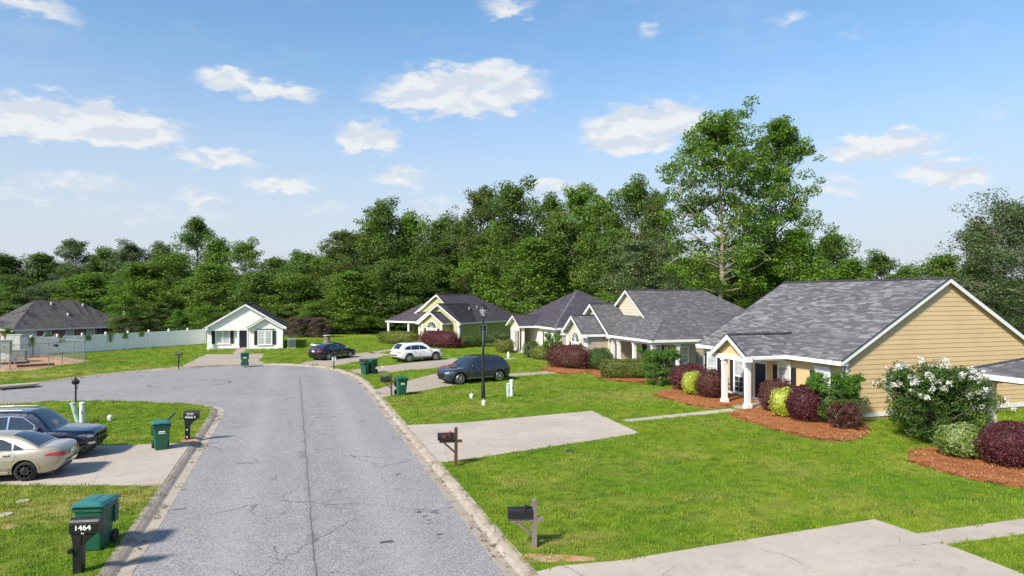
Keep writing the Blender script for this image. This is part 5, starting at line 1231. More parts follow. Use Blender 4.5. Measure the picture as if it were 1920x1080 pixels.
# ------------------------------------------------------------------ wheelie bins
def binmat(name, c, r=.45): return mat(name, c, r, spec=.5, fn=lambda nb, p: (nb.put(p.inputs['Base Color'], nb.mix(nb.rng(nb.noise(2.2, nb.obj(), 5, .65), .4, .75, 0, .45), c, tint(c, .45))), nb.put(p.inputs['Roughness'], nb.rng(nb.noise(6, nb.obj(), 3), .3, .7, r - .1, r + .15))))
M_BIN = binmat('green_bin_plastic', (.012, .10, .055)); M_LID = binmat('teal_lid_plastic', (.03, .16, .155), .4); M_RUB = mat('tyre_rubber', (.018, .018, .019), .8, fn=grain((.022, .022, .023), .3, 5))
def wheelie(px, py, rz, lab, lid=M_LID, sc=1, tilt=0, emblem=True, stick=False):
    x, y = gp(px, py); H = thing('wheelie_bin', lab, 'bin', (x, y, LAWN_Z + .012), rz, 'green wheelie bins by the kerb'); H.scale = (sc,) * 3
    # front faces -y; wheels and handle at +y
    def ring(w, d0, d1, z, r=.05):
        P = []
        for (cx, cy, a0) in ((w / 2 - r, d1 - r, 0), (-w / 2 + r, d1 - r, 90), (-w / 2 + r, d0 + r, 180), (w / 2 - r, d0 + r, 270)):
            for k in range(4): a = R(a0 + k * 30); P.append((cx + r * math.cos(a), cy + r * math.sin(a), z))
        return P
    rings = [ring(.46, -.27, .17, .02), ring(.48, -.285, .22, .16), ring(.60, -.37, .33, .88), ring(.60, -.37, .33, .90), ring(.66, -.40, .37, .91), ring(.66, -.40, .37, 1.0), ring(.62, -.38, .35, 1.0)]
    b = MB(); vs = sum(rings, []); n = 16; fs = []
    for i in range(len(rings) - 1):
        for k in range(n): fs.append((i * n + k, i * n + (k + 1) % n, (i + 1) * n + (k + 1) % n, (i + 1) * n + k))
    fs += [tuple(range(n))[::-1], tuple((len(rings) - 1) * n + k for k in range(n))]; b.add(vs, fs); body = b.build('bin_body', M_BIN, H)
    for s_ in (-1, 1):
        w = MB(); w.lathe([(.05, -.04), (.135, -.04), (.15, -.02), (.15, .02), (.135, .04), (.05, .04)], 18, (0, 0, 0), 'y'); w.xf(Matrix.Translation((s_ * .27, .30, .15)) @ Matrix.Rotation(R(90), 4, 'Z')).build('wheel', M_RUB, H)
    b = MB(); b.tube([(-.27, .30, .15), (.27, .30, .15)], .015, 6); b.build('axle', M_GALV, H)
    b = MB(); b.tube([(-.25, .36, .93), (-.25, .47, .99), (.25, .47, .99), (.25, .36, .93)], .022, 8); b.build('handle', M_BIN, H)
    b = MB(); b.box(-.33, -.27, .2, .36, .5, .9); b.box(.27, .33, .2, .36, .5, .9); b.build('rear_rib', M_BIN, H)
    # lid: shallow dome with a rolled front lip and two recesses
    lm = MB(); nx, ny = 10, 10; g = []
    for j in range(ny + 1):
        for i in range(nx + 1):
            u, v = i / nx, j / ny; xx = (u - .5) * .70; yy = -.45 + .90 * v; e = min(u, 1 - u, v, 1 - v)
            z = 1.02 + .07 * min(1, e * 7) + .018 * math.sin(PI * u) + (-.02 if (.18 < u < .42 or .58 < u < .82) and .2 < v < .8 else 0); g.append((xx, yy, z))
    fs = [(j * (nx + 1) + i, j * (nx + 1) + i + 1, (j + 1) * (nx + 1) + i + 1, (j + 1) * (nx + 1) + i) for j in range(ny) for i in range(nx)]; m0 = len(g); g2 = [(a, b_, 1.0) for a, b_, c in g]
    loop = [i for i in range(nx)] + [j * (nx + 1) + nx for j in range(ny)] + [ny * (nx + 1) + nx - i for i in range(nx)] + [(ny - j) * (nx + 1) for j in range(ny)]
    lm.add(g + g2, fs + [tuple(m0 + q for q in f[::-1]) for f in fs] + [(loop[k], m0 + loop[k], m0 + loop[(k + 1) % len(loop)], loop[(k + 1) % len(loop)]) for k in range(len(loop))])
    if tilt: lm.xf(Matrix.Translation((0, .40, 1.0)) @ Matrix.Rotation(R(-tilt), 4, 'X') @ Matrix.Translation((0, -.40, -1.0)))
    lm.build('lid', lid, H)
    b = MB(); b.tube([(-.3, .42, 1.0), (.3, .42, 1.0)], .025, 8); b.build('hinge', lid, H)
    if emblem:
        # pale maple-like civic emblem with two bars of small print under it
        F = Matrix.Translation((0, -.352, .74)) @ Matrix.Rotation(R(83.5), 4, 'X'); b = MB()
        b.prism([(-.12, -.03), (.12, -.03), (.10, .01), (.07, .015), (.05, .05), (-.05, .055), (-.07, .02), (-.10, .01)], 0, .004)
        b.xf(F).build('emblem', M_WHT, body); text(body, 'KEEP CLEAN', Matrix.Translation((0, -.340, .655)) @ Matrix.Rotation(R(83.5), 4, 'X'), .045, M_WHT) if False else MB().prism([(-.12, -.012), (.12, -.012), (.12, .012), (-.12, .012)], 0, .004).xf(Matrix.Translation((0, -.344, .665)) @ Matrix.Rotation(R(83.5), 4, 'X')).build('print_bar', M_WHT, body)
    if stick:
        b = MB(); b.beam((.18, .1, 1.02), (.52, .16, 1.36), .05, .07); b.build('board_end', M_BIN, H)
    return H
wheelie(180, 1026, R(-12), 'green wheelie bin with sagging teal lid behind the near left mailbox', tilt=2, emblem=True, sc=1.04)
wheelie(302, 842, R(14), 'green wheelie bin with a dark board poking out of its lid, left driveway', tilt=3, stick=True, sc=.98)
wheelie(752, 741, R(8), 'green wheelie bin with pale emblem beside the wooden-post mailbox on the right verge', lid=M_BIN)
wheelie(696, 700, R(-40), 'taller green wheelie bin of the pair behind the dark mailbox', lid=M_BIN, emblem=False); wheelie(684, 702, R(-30), 'lower green wheelie bin of the pair behind the dark mailbox', lid=M_BIN, emblem=False, sc=.84)
wheelie(459, 686, R(4), 'green wheelie bin standing alone on the white house driveway', lid=M_BIN)

# ------------------------------------------------------------------ street lamp
def lamp():
    x, y = gp(906, 748); H = thing('street_lamp', 'tall black street lamp with a globe lantern standing on the lawn before the grey SUV', 'street lamp', (x, y, LAWN_Z)); h = 4.55
    b = MB(); b.lathe([(.12, -.05), (.12, .1), (.1, .9), (.085, 1.0), (.075, 2.5), (.06, h)], 14); b.build('pole', M_BLK, H, smooth=True)
    b = MB(); b.lathe([(.06, h), (.09, h + .03), (.07, h + .1), (.11, h + .16), (.12, h + .2), (.05, h + .2)], 14); b.build('fitter', M_BLK, H)
    b = MB(); b.lathe([(.10, h + .2), (.15, h + .34), (.205, h + .52), (.215, h + .64)], 14); b.build('globe', M_LAMPG, H, smooth=True)
    b = MB(); b.lathe([(.23, h + .63), (.24, h + .66), (.20, h + .76), (.11, h + .83), (.06, h + .86), (.06, h + .91), (.0, h + .94)], 14); b.build('hood', M_BLK, H)
    for k in range(4):
        a = PI / 4 + k * PI / 2; b = MB(); b.beam((.105 * math.cos(a), .105 * math.sin(a), h + .2), (.225 * math.cos(a), .225 * math.sin(a), h + .65), .022, .022); b.build('cage_bar', M_BLK, H)
lamp()
# ------------------------------------------------------------------ small things on the lawns
M_PEDG = mat('pedestal_green', (.36, .52, .42), .5, fn=grain((.38, .54, .44), .15, 4)); M_PEDW = mat('pedestal_white', (.68, .72, .66), .5, fn=grain((.68, .72, .66), .15, 4))
def pedestal(px, py, h, m, lab, tilt=0):
    x, y = gp(px, py); H = thing('utility_pedestal', lab, 'utility marker', (x, y, LAWN_Z)); H.rotation_euler = (0, R(tilt), 0)
    MB().lathe([(.11, -.05), (.11, h - .06), (.125, h - .06), (.125, h), (.09, h + .03), (0, h + .035)], 14).build('tube', m, H, smooth=False); MB().box(-.02, .02, -.13, -.105, h * .5, h * .62).build('latch', M_GALV, H)
pedestal(154, 795, .98, M_PEDW, 'upright pale green utility pedestal behind the dark SUV bonnet'); pedestal(147, 793, .98, M_PEDG, 'leaning green utility pedestal beside the upright one on the island lawn', -14)
pedestal(959, 744, .98, M_PEDW, 'taller white utility pedestal on the lawn right of the street lamp'); pedestal(953, 744, .78, M_PEDG, 'shorter green utility pedestal touching the white one right of the street lamp')
def cap(px, py, lab, sc=1):
    x, y = gp(px, py); H = thing('sewer_cleanout', lab, 'pipe cap', (x, y, LAWN_Z)); H.scale = (sc,) * 3; MB().lathe([(.1, -.05), (.1, .14), (.12, .15), (.12, .22), (.1, .24), (0, .25)], 12).build('pipe', M_TRIM, H); MB().box(-.035, .035, -.035, .035, .25, .29).build('plug', M_TRIM, H)
cap(206, 789, 'white pipe cap in the grass of the island lawn'); cap(884, 747, 'white pipe cap in the grass left of the street lamp foot'); cap(907, 760, 'white pipe cap in the grass in front of the street lamp foot')
def cover(px, py, r, m, lab, cat='cover'):
    x, y = gp(px, py); o = MB().lathe([(r, -.03), (r, .02), (r - .02, .03), (0, .03)], 12).build('valve_cover', m); o.location = (x, y, LAWN_Z + .01); tag(o, lab, cat)
cover(43, 941, .17, M_CONC, 'round concrete cover nearer the kerb in the dry left lawn'); cover(11, 966, .17, M_CONC, 'round concrete cover near the left edge of the picture'); cover(1068, 847, .16, M_SHUT, 'small dark water meter cover in the big right lawn')
cover(705, 685, .25, M_BIN, 'green water meter cover in the grass beyond the pair of bins'); cover(718, 688, .2, M_PALE, 'pale meter cover in the grass near the white SUV')
def hvac(px, py, rz, w, h, lab, m):
    x, y = gp(px, py); H = thing('air_conditioner', lab, 'air conditioner', (x, y, LAWN_Z), rz); MB().box(-w / 2 - .08, w / 2 + .08, -w / 2 - .08, w / 2 + .08, -.03, .08).build('pad', M_CONC, H)
    MB().box(-w / 2, w / 2, -w / 2, w / 2, .08, h).build('casing', m, H, bevel=.03); b = MB()
    for k in range(12): z = .16 + k * (h - .3) / 12; b.box(-w / 2 + .05, w / 2 - .05, -w / 2 - .015, -w / 2, z, z + .03); b.box(-w / 2 - .015, -w / 2, -w / 2 + .05, w / 2 - .05, z, z + .03)
    b.build('louvres', M_SHUT, H); MB().lathe([(w * .42, h), (w * .42, h + .03), (w * .1, h + .04), (0, h + .05)], 16).build('fan_guard', M_SHUT, H)
hvac(547, 653, R(0), .85, 1.15, 'dark-sided air conditioner beside the white house', M_CAB); hvac(598, 660, R(20), 1.3, .85, 'wide pale ground transformer box on the lawn behind the black sedan', M_PALE)
def stump():
    x, y = gp(613, 643); H = thing('tree_stump', 'tree stump with a pale round slab on top on the far lawn', 'stump', (x, y, LAWN_Z)); b = MB(); n = 14; vs = []; fs = []
    for i, (r, z) in enumerate(((.58, -.05), (.46, .08), (.38, .3), (.35, .62), (.37, .9))):
        for k in range(n): t = 2 * PI * k / n; q = r * (1 + (.22 if i < 2 else .06) * math.sin(k * 2.6)); vs.append((q * math.cos(t), q * math.sin(t), z))
    for i in range(4):
        for k in range(n): fs.append((i * n + k, i * n + (k + 1) % n, (i + 1) * n + (k + 1) % n, (i + 1) * n + k))
    fs.append(tuple(4 * n + k for k in range(n))); b.add(vs, fs); b.build('trunk', M_WOOD, H, smooth=True); MB().lathe([(0, .9), (.48, .9), (.5, .97), (0, .98)], 16).build('slab', M_PALE, H)
stump()
# drain inlet at the left kerb
x, y = gp(12, 728, .1); H = thing('storm_drain', 'dark storm drain inlet in the kerb at the far left of the turning circle', 'drain', (x, y, 0), R(28)); MB().box(-1.7, 1.7, -.1, .9, .13, .26).build('cover_slab', M_CONC2, H); MB().box(-1.5, 1.5, -.14, .8, -.2, .125).build('opening', M_SHUT, H)
# utility pole far left
x, y = dp(233, 112); H = thing('utility_pole', 'pale utility pole with a lamp head among the trees beyond the white fence', 'utility pole', (x, y, -1.3)); MB().lathe([(.16, 0), (.12, 6.1), (0, 6.12)], 8).build('pole', M_PALE, H); MB().box(-.9, -.1, -.08, .08, 5.3, 5.5).build('lamp_arm', M_PALE, H)
# stroller on the cream house porch and little yard things
x, y = gp(992, 671); H = thing('stroller', 'black folding stroller parked by the cream house porch', 'stroller', (x, y, LAWN_Z), R(-60))
for sx in (-.25, .25):
    for sy, r in ((-.35, .12), (.3, .16)): w = MB(); w.lathe([(r * .6, -.02), (r, -.02), (r, .02), (r * .6, .02)], 12); w.xf(Matrix.Translation((sx, sy, r)) @ Matrix.Rotation(R(90), 4, 'Z')).build('wheel', M_RUB, H)
b = MB()
for sx in (-.25, .25): b.tube([(sx, -.35, .12), (sx, .1, .6), (sx, .45, 1.05)], .018, 6); b.tube([(sx, .3, .16), (sx, 0, .55)], .018, 6)
b.tube([(-.25, .45, 1.05), (.25, .45, 1.05)], .02, 6); b.build('frame', M_SHUT, H); MB().hexa([(-.22, -.3, .42), (.22, -.3, .42), (.22, .15, .38), (-.22, .15, .38), (-.22, -.3, .5), (.22, -.3, .5), (.22, .3, .95), (-.22, .3, .95)]).build('seat', M_SHUT, H)
b = MB(); b.tube([(-.23, .25, .95), (-.2, -.05, 1.12), (.2, -.05, 1.12), (.23, .25, .95)], .06, 6); b.build('hood', M_SHUT, H)
x, y = gp(953, 671); o = MB().lathe([(.12, 0), (.1, .1), (.14, .25), (.08, .42), (.1, .5), (0, .6)], 8).build('garden_ornament', M_TRIM); o.location = (x, y, LAWN_Z); tag(o, 'small white garden ornament by the cream house porch step', 'ornament')
x, y = gp(986, 669); H = thing('marker_stake', 'thin white stake with an orange top in front of the cream house hedge', 'stake', (x, y, LAWN_Z)); b = MB(); b.tube([(0, 0, 0), (0, 0, .75)], .03, 6); b.build('stake', M_TRIM, H); MB().lathe([(0, .75), (.09, .78), (.09, .92), (0, .95)], 8).build('top', mat('orange_plastic', (.7, .2, .04), .5), H)
x, y = gp(1360, 766); o = MB().box(-.16, .16, -.1, .1, 0, .2).build('door_stone', M_TRIM, bevel=.06); o.location = (24.0, 30.0, LAWN_Z); tag(o, 'pale stone at the foot of the shrubs by the tan house step', 'stone')

# ------------------------------------------------------------------ cars
M_CG = mat('car_glass', (.012, .016, .022), .04, spec=.9, coat=.6); M_CHR = mat('chrome', (.65, .66, .68), .15, 1); M_RIM = mat('alloy_rim', (.50, .51, .53), .3, .8); M_RIMD = mat('dark_rim', (.03, .03, .032), .4, .4)
M_TL = mat('tail_lamp_red', (.42, .006, .01), .12, coat=1); M_HL = mat('head_lamp', (.32, .35, .38), .08, .3, coat=1); M_TRM = mat('black_car_trim', (.012, .012, .013), .5); M_AMB = mat('amber_lamp', (.7, .22, .02), .2, coat=1); M_PLT = mat('number_plate_white', (.7, .7, .7), .5)
def paint(name, c, metal=.3, rough=.3): return mat(name, c, rough, metal, coat=1.0, fn=lambda nb, p: (nb.put(p.inputs['Base Color'], nb.mix(nb.rng(nb.noise(3, nb.obj(), 4, .7), .45, .8, 0, .10), c, tint(c, .7) if sum(c) > .9 else tint(c, 1.4))), nb.put(p.inputs['Roughness'], nb.rng(nb.noise(9, nb.obj(), 3), .3, .7, rough - .05, rough + .1))))
import bmesh
def fixn(o):
    q = bmesh.new(); q.from_mesh(o.data); bmesh.ops.recalc_face_normals(q, faces=q.faces); q.to_mesh(o.data); q.free()
def interp(tab, x):
    if x <= tab[0][0]: return tab[0][1]
    for (a, b), (c, d) in zip(tab, tab[1:]):
        if x <= c: t = (x - a) / (c - a); t = t * t * (3 - 2 * t) * .4 + t * .6; return b + (d - b) * t
    return tab[-1][1]
def car(label, loc, rz, paintm, L=4.8, W=1.86, H=1.45, wb=2.78, xf=None, rw=.335, belt=None, bot=None, roofp=None, wins=None, doors=None, rimm=None, spokes=10, suv=False, chrome=False, rear='sedan', cat='car', tw=.15, clad=False, front_seen=True, tl=None, hl=None, tlen=.22, sc=1, group='cars parked on the driveways', name='parked_car'):
    """local frame: nose towards +x, origin on the ground under the middle"""
    Hh = thing(name, label, cat, (*loc, LAWN_Z + .012), rz, group); Hh.scale = (sc,) * 3
    xw = xf if xf is not None else wb / 2 + .05; xr = xw - wb; hw = W / 2; hl_ = L / 2
    def Wx(x):   # plan outline
        f = max(0, (abs(x) - (hl_ - .85)) / .85); q = 1 - .32 * f ** 2.3 if x > 0 else 1 - .22 * f ** 2.6
        return hw * q * (1 - .012 * math.cos(x * 2))
    SP = [(0, .90), (.10, .965), (.30, 1.0), (.62, .992), (.82, .965), (.93, .93), (1, .885)]
    def side(x, z):
        zb, zt = interp(bot, x), interp(belt, x); return Wx(x) * interp(SP, (z - zb) / max(.01, zt - zb))
    xs = [-hl_ + .0, -hl_ + .015, -hl_ + .05, -hl_ + .12, -hl_ + .22]; x = -hl_ + .32
    while x < hl_ - .3: xs.append(x); x += .1
    xs += [hl_ - .22, hl_ - .12, hl_ - .05, hl_ - .015, hl_]
    ts = [0, .06, .14, .24, .34, .45, .56, .66, .75, .83, .90, .95, 1]; top = [.93, .8, .6, .35, .12]
    b = MB(); vs = []; rn = None
    for x in xs:
        e = max(0, abs(x) - (hl_ - .12)) / .12; sq = 1 - .10 * e ** 2; zb, zt = interp(bot, x), interp(belt, x); zb2 = zb + .06 * e * e; zt2 = zt - .05 * e * e
        half = [(Wx(x) * interp(SP, t) * sq, zb2 + (zt2 - zb2) * t) for t in ts]; wt = half[-1][0]
        cr = .035 if x > 0 else .02
        half += [(wt * f, zt2 + cr * (1 - f * f) + .012 * (1 - e)) for f in top]
        ring = [(x, y, z) for y, z in half] + [(x, -y, z) for y, z in half[::-1]]; rn = len(ring); vs += ring
    fs = []
    for i in range(len(xs) - 1):
        for k in range(rn): fs.append((i * rn + (k + 1) % rn, (i + 1) * rn + (k + 1) % rn, (i + 1) * rn + k, i * rn + k))
    fs.append(tuple(range(rn))[::-1]); fs.append(tuple((len(xs) - 1) * rn + k for k in range(rn)))
    b.add(vs, fs); body = b.build('body', paintm, Hh, smooth=True)
    # wheel arches cut out of the shell
    cut = MB()
    for wx in (xw, xr): cut.lathe([(rw + .065, -hw - .3), (rw + .065, hw + .3)], 28, (wx, 0, rw + .01), 'y')
    co = cut.build('cutter', None, Hh); fixn(co); fixn(body); bm_ = body.modifiers.new('b', 'BOOLEAN'); bm_.object = co; bm_.operation = 'DIFFERENCE'; bm_.solver = 'EXACT'
    bpy.context.view_layer.update(); dg = bpy.context.evaluated_depsgraph_get(); me = bpy.data.meshes.new_from_object(body.evaluated_get(dg)); body.modifiers.clear(); body.data = me
    bpy.data.objects.remove(co)
    for p in me.polygons: p.use_smooth = True
    try: me.set_sharp_from_angle(angle=R(38))
    except Exception: pass
    if not me.materials: me.materials.append(paintm)
    for wx, wn in ((xw, 0), (xr, 1)):
        for s_ in (-1, 1):
            b = MB(); a = []; n = 22; r0, r1 = rw + .035, rw + .105; y0 = s_ * (Wx(wx) * .995 + .006)
            m2 = MB(); pts = [PI * (-.08 + 1.16 * k / n) for k in range(n + 1)]; v = []
            for t in pts:
                for rr_ in (r0, r1): xx = wx + rr_ * math.cos(t); zz = rw + .01 + rr_ * math.sin(t); v.append((xx, s_ * (side(xx, max(zz, interp(bot, xx))) + .012), zz))
            f = [(2 * k, 2 * k + 1, 2 * k + 3, 2 * k + 2) if s_ > 0 else (2 * k, 2 * k + 2, 2 * k + 3, 2 * k + 1) for k in range(n)]
            m2.add(v, f); m2.build('wheel_arch', M_TRM if clad else paintm, Hh, smooth=True)
            W_ = MB(); W_.lathe([(rw - .12, -tw * .62), (rw - .02, -tw * .6), (rw, -tw * .45), (rw, tw * .45), (rw - .02, tw * .6), (rw - .12, tw * .62)], 28, (0, 0, 0), 'y'); yy = s_ * (hw - tw * .62 - .03)
            we = bpy.data.objects.new('wheel', None); C.objects.link(we); we.parent = Hh; we.location = (wx, yy, rw)
            W_.build('tyre', M_RUB, we, smooth=True); rm = MB(); ro = rw - .105; yo = s_ * (tw * .62 + .022)
            rm.tube([((ro - .005) * math.cos(2 * PI * k / 24), yo - s_ * .012, (ro - .005) * math.sin(2 * PI * k / 24)) for k in range(25)], .016, 5, False)
            for k in range(spokes):
                t = 2 * PI * k / spokes; rm.beam((.03 * math.cos(t), yo - s_ * .008, .03 * math.sin(t)), ((ro - .01) * math.cos(t), yo - s_ * .008, (ro - .01) * math.sin(t)), .034 if spokes > 6 else .055, .03, (0, 1, 0))
            rm.lathe([(0, yo + s_ * .014), (.055, yo + s_ * .01), (.06, yo - s_ * .02), (0, yo - s_ * .02)], 12, (0, 0, 0), 'y'); rm.build('rim', rimm or M_RIM, we)
            MB().lathe([(0, yo - s_ * .021), (ro * .55, yo - s_ * .021), (ro * .55, yo - s_ * .03), (0, yo - s_ * .03)], 20, (0, 0, 0), 'y').build('brake_disc', M_GALV, we)
    # dark liners and floor
    MB().box(-hl_ + .25, hl_ - .25, -hw + .14, hw - .14, interp(bot, 0) + .02 - .05, interp(bot, 0) + .08).build('underbody', M_TRM, Hh)
    for wx in (xw, xr): MB().box(wx - rw - .05, wx + rw + .05, -hw + tw + .1, hw - tw - .1, .12, rw * 2 + .02).build('axle_housing', M_TRM, Hh)
    # greenhouse
    xa, xb, xc, xd = roofp     # screen base, roof front, roof rear, rear base
    tum = .26 if not suv else .20
    def zroof(x):
        if x > xb: t = (xa - x) / (xa - xb); return interp(belt, xa) + (H - .03 - interp(belt, xa)) * (1 - (1 - t) ** 1.35) if t > 0 else interp(belt, x)
        if x < xc: t = (x - xd) / (xc - xd); return interp(belt, xd) + (H - .05 - interp(belt, xd)) * (1 - (1 - t) ** 1.5)
        u = (x - xc) / (xb - xc); return H - .05 + .02 * u + .045 * math.sin(PI * min(1, max(0, u)))
    def yb(x): return Wx(x) * .875
    def gside(x, z):
        zt = interp(belt, x) - .01; return yb(x) - tum * max(0, z - zt) / (H - zt) * (1 + .35 * max(0, z - zt) / (H - zt)) * .9
    gx = [xd + (xa - xd) * k / 34 for k in range(35)]; vs = []; tf = [.96, .85, .65, .4, .15]
    for x in gx:
        z1 = max(zroof(x), interp(belt, x) + .005); z0 = interp(belt, x) - .04; hp = [(gside(x, z0 + (z1 - z0) * k / 6), z0 + (z1 - z0) * k / 6) for k in range(7)]; yt = hp[-1][0]
        hp = hp[:-1] + [(yt * .985, z1 - .004)] + [(yt * f, z1 + (.035 * (1 - f ** 2.5)) * (1 if xc < x < xb else .8)) for f in tf]; ring = [(x, y, z) for y, z in hp] + [(x, -y, z) for y, z in hp[::-1]]; rn = len(ring); vs += ring
    fs = [(i * rn + (k + 1) % rn, (i + 1) * rn + (k + 1) % rn, (i + 1) * rn + k, i * rn + k) for i in range(len(gx) - 1) for k in range(rn)] + [tuple(range(rn))[::-1], tuple((len(gx) - 1) * rn + k for k in range(rn))]
    cab = MB().add(vs, fs).build('roof', paintm, Hh, smooth=True)
    try: cab.data.set_sharp_from_angle(angle=R(40))
    except Exception: pass
    # windscreen and rear window, a few mm proud of the shell
    def screen(nm, x0, x1, f=.86, m=M_CG):
        v = []; nx, ny = 8, 8
        for i in range(nx + 1):
            x = x0 + (x1 - x0) * i / nx; z1 = max(zroof(x), interp(belt, x) + .005); yt = gside(x, z1)
            for j in range(ny + 1):
                q = -f + 2 * f * j / ny; v.append((x + (.006 if x0 > 0 else -.006), yt * q, z1 + .035 * (1 - abs(q) ** 2.5) * .8 + .010))
        fc = [(i * (ny + 1) + j, i * (ny + 1) + j + 1, (i + 1) * (ny + 1) + j + 1, (i + 1) * (ny + 1) + j) for i in range(nx) for j in range(ny)]
        o = MB().add(v, fc).build(nm, m, Hh, smooth=True); return o
    screen('windscreen', xa - .06, xb + .04)
    if rear == 'sedan': screen('rear_window', xd + .10, xc - .02)
    else: screen('rear_window', xd + .06, xc - .12, .78)
    # side glass and doors mapped on the surfaces
    def patch(nm, poly, surf, off, m, parent, cc=True):
        xs_ = [p[0] for p in poly]; zs_ = [p[1] for p in poly]; x0, x1, z0, z1 = min(xs_), max(xs_), min(zs_), max(zs_); nx = max(2, int((x1 - x0) / .12)); nz = 5
        for s_ in (-1, 1):
            b = MB()
            for i in range(nx):
                for j in range(nz):
                    q = clip_convex([(x0 + (x1 - x0) * i / nx, z0 + (z1 - z0) * j / nz), (x0 + (x1 - x0) * (i + 1) / nx, z0 + (z1 - z0) * j / nz), (x0 + (x1 - x0) * (i + 1) / nx, z0 + (z1 - z0) * (j + 1) / nz), (x0 + (x1 - x0) * i / nx, z0 + (z1 - z0) * (j + 1) / nz)], poly)
                    if len(q) >= 3: f = tuple(range(len(q))); b.add([(x, s_ * (surf(x, z) + off), z) for x, z in q], [f if s_ < 0 else f[::-1]])
            yield b.build(nm, m, parent, smooth=True)
    for poly in wins:
        if chrome:
            cxp = sum(p[0] for p in poly) / len(poly); czp = sum(p[1] for p in poly) / len(poly); big = [(cxp + (x - cxp) * (1 + .09 / (max(q[0] for q in poly) - min(q[0] for q in poly))), czp + (z - czp) * 1.10) for x, z in poly]
            for o in patch('window_trim', big, gside, .008, M_CHR, Hh): pass
        for o in patch('side_window', poly, gside, .014, M_CG, Hh): pass
    for k, poly in enumerate(doors):
        cxp = sum(p[0] for p in poly) / len(poly); czp = sum(p[1] for p in poly) / len(poly)
        for o in patch('door_gap', [(cxp + (x - cxp) * 1.018, czp + (z - czp) * 1.02) for x, z in poly], side, .003, M_TRM, Hh): pass
        for i_, o in enumerate(patch('door', poly, side, .007, paintm, Hh)):
            s_ = -1 if i_ == 0 else 1; hx = min(p[0] for p in poly) + .17; hz = interp(belt, hx) - .13
            MB().box(hx, hx + .2, min(s_ * (side(hx, hz) + .005), s_ * (side(hx, hz) + .045)), max(s_ * (side(hx, hz) + .005), s_ * (side(hx, hz) + .045)), hz, hz + .035).build('handle', M_CHR if chrome else paintm, o, bevel=.008)
    # mirrors
    for s_ in (-1, 1):
        mx = xa - .42; my = side(mx, interp(belt, mx)) * .97; b = MB(); b.beam((mx, s_ * (my - .1), interp(belt, mx) + .03), (mx, s_ * (my + .08), interp(belt, mx) + .07), .05, .04); b.lathe([(0, -.10), (.055, -.085), (.075, -.03), (.075, .03), (.055, .085), (0, .10)], 10, (mx, s_ * (my + .15), interp(belt, mx) + .12), 'y'); b.build('mirror', M_CHR if chrome else paintm, Hh, smooth=True)
    # sills, bumpers, lamps
    for s_ in (-1, 1):
        b = MB(); y = s_ * (hw * .975); b.box(xr + rw + .12, xw - rw - .12, min(y, y + s_ * .03), max(y, y + s_ * .03), interp(bot, 0) + .02, interp(bot, 0) + (.12 if not clad else .17)); b.build('sill', M_TRM if (clad or suv) else paintm, Hh, bevel=.012)
        if chrome or suv: b = MB(); y = s_ * (hw * .975 + .03); b.box(xr + rw + .15, xw - rw - .15, min(y, y + s_ * .014), max(y, y + s_ * .014), interp(bot, 0) + .10, interp(bot, 0) + .14); b.build('sill_trim', M_CHR, Hh)
    def endpatch(nm, x_end, ya, yb_, za, zb, m, wrap=0, t=.012):
        """lamp or grille following the rounded nose / tail; wrap = length along the side"""
        sgn = 1 if x_end > 0 else -1; n = 8; v = []
        for j in (0, 1):
            z = za if j == 0 else zb
            for i in range(n + 1):
                y = ya + (yb_ - ya) * i / n; v.append((None, y, z))
        def xe(y, z):
            lo, hi = 0, hl_
            for _ in range(22):
                mid = (lo + hi) / 2
                e = max(0, mid - (hl_ - .12)) / .12
                if Wx(sgn * mid) * (1 - .10 * e * e) * interp(SP, min(1, max(0, (z - interp(bot, sgn * mid)) / (interp(belt, sgn * mid) - interp(bot, sgn * mid))))) > abs(y): lo = mid
                else: hi = mid
            return sgn * lo
        
        def cl(y, z):
            xq = sgn * (hl_ - .22); ym = Wx(xq) * interp(SP, min(1, max(0, (z - interp(bot, xq)) / (interp(belt, xq) - interp(bot, xq))))) * .985
            return max(-ym, min(ym, y))
        v = [(xe(cl(y, z), z) + sgn * t, cl(y, z) * 1.003, z) for _, y, z in v]; f = [(i, i + 1, n + 2 + i, n + 1 + i) for i in range(n)]
        ff = f if sgn > 0 else [q[::-1] for q in f]
        o = MB().add(v, ff + [tuple(range(n, -1, -1)) if sgn > 0 else tuple(range(n + 1))][:0]).build(nm, m, Hh, smooth=True); return o
    zt_f = interp(belt, hl_ - .1); zt_r = interp(belt, -hl_ + .1); zl = zt_f - .12
    h0, h1, hy = hl or (zl - .16, zl, .55)
    for s_ in (-1, 1):
        ya, yb_ = s_ * hy * hw, s_ * hw * .965; a, c = (min(ya, yb_), max(ya, yb_)); o = endpatch('headlight', hl_, a, c, h0, h1, M_HL)
        zz = (h0 + h1) / 2; x1 = hl_ - .36; b = MB(); q = [(x1 - .16, zz + .05), (x1 + .25, zz - .06), (x1 + .25, zz + .07), (x1, zz + .09)]
        for oo in list(patch('lamp_wing', q, side, .006, M_HL, Hh))[(0 if s_ < 0 else 1):][:1]: pass
    t0, t1, ty = tl or (zt_r - .30, zt_r - .12, .52)
    for s_ in (-1, 1):
        ya, yb_ = s_ * ty * hw, s_ * hw * .975; a, c = (min(ya, yb_), max(ya, yb_)); endpatch('taillight', -hl_, a, c, t0, t1, M_TL)
    for o in patch('taillight', [(-hl_ + .10, t0 + .01), (-hl_ + .10 + tlen, t0 + .05), (-hl_ + .06 + tlen * .8, t1 - .02), (-hl_ + .10, t1)], side, .007, M_TL, Hh): pass
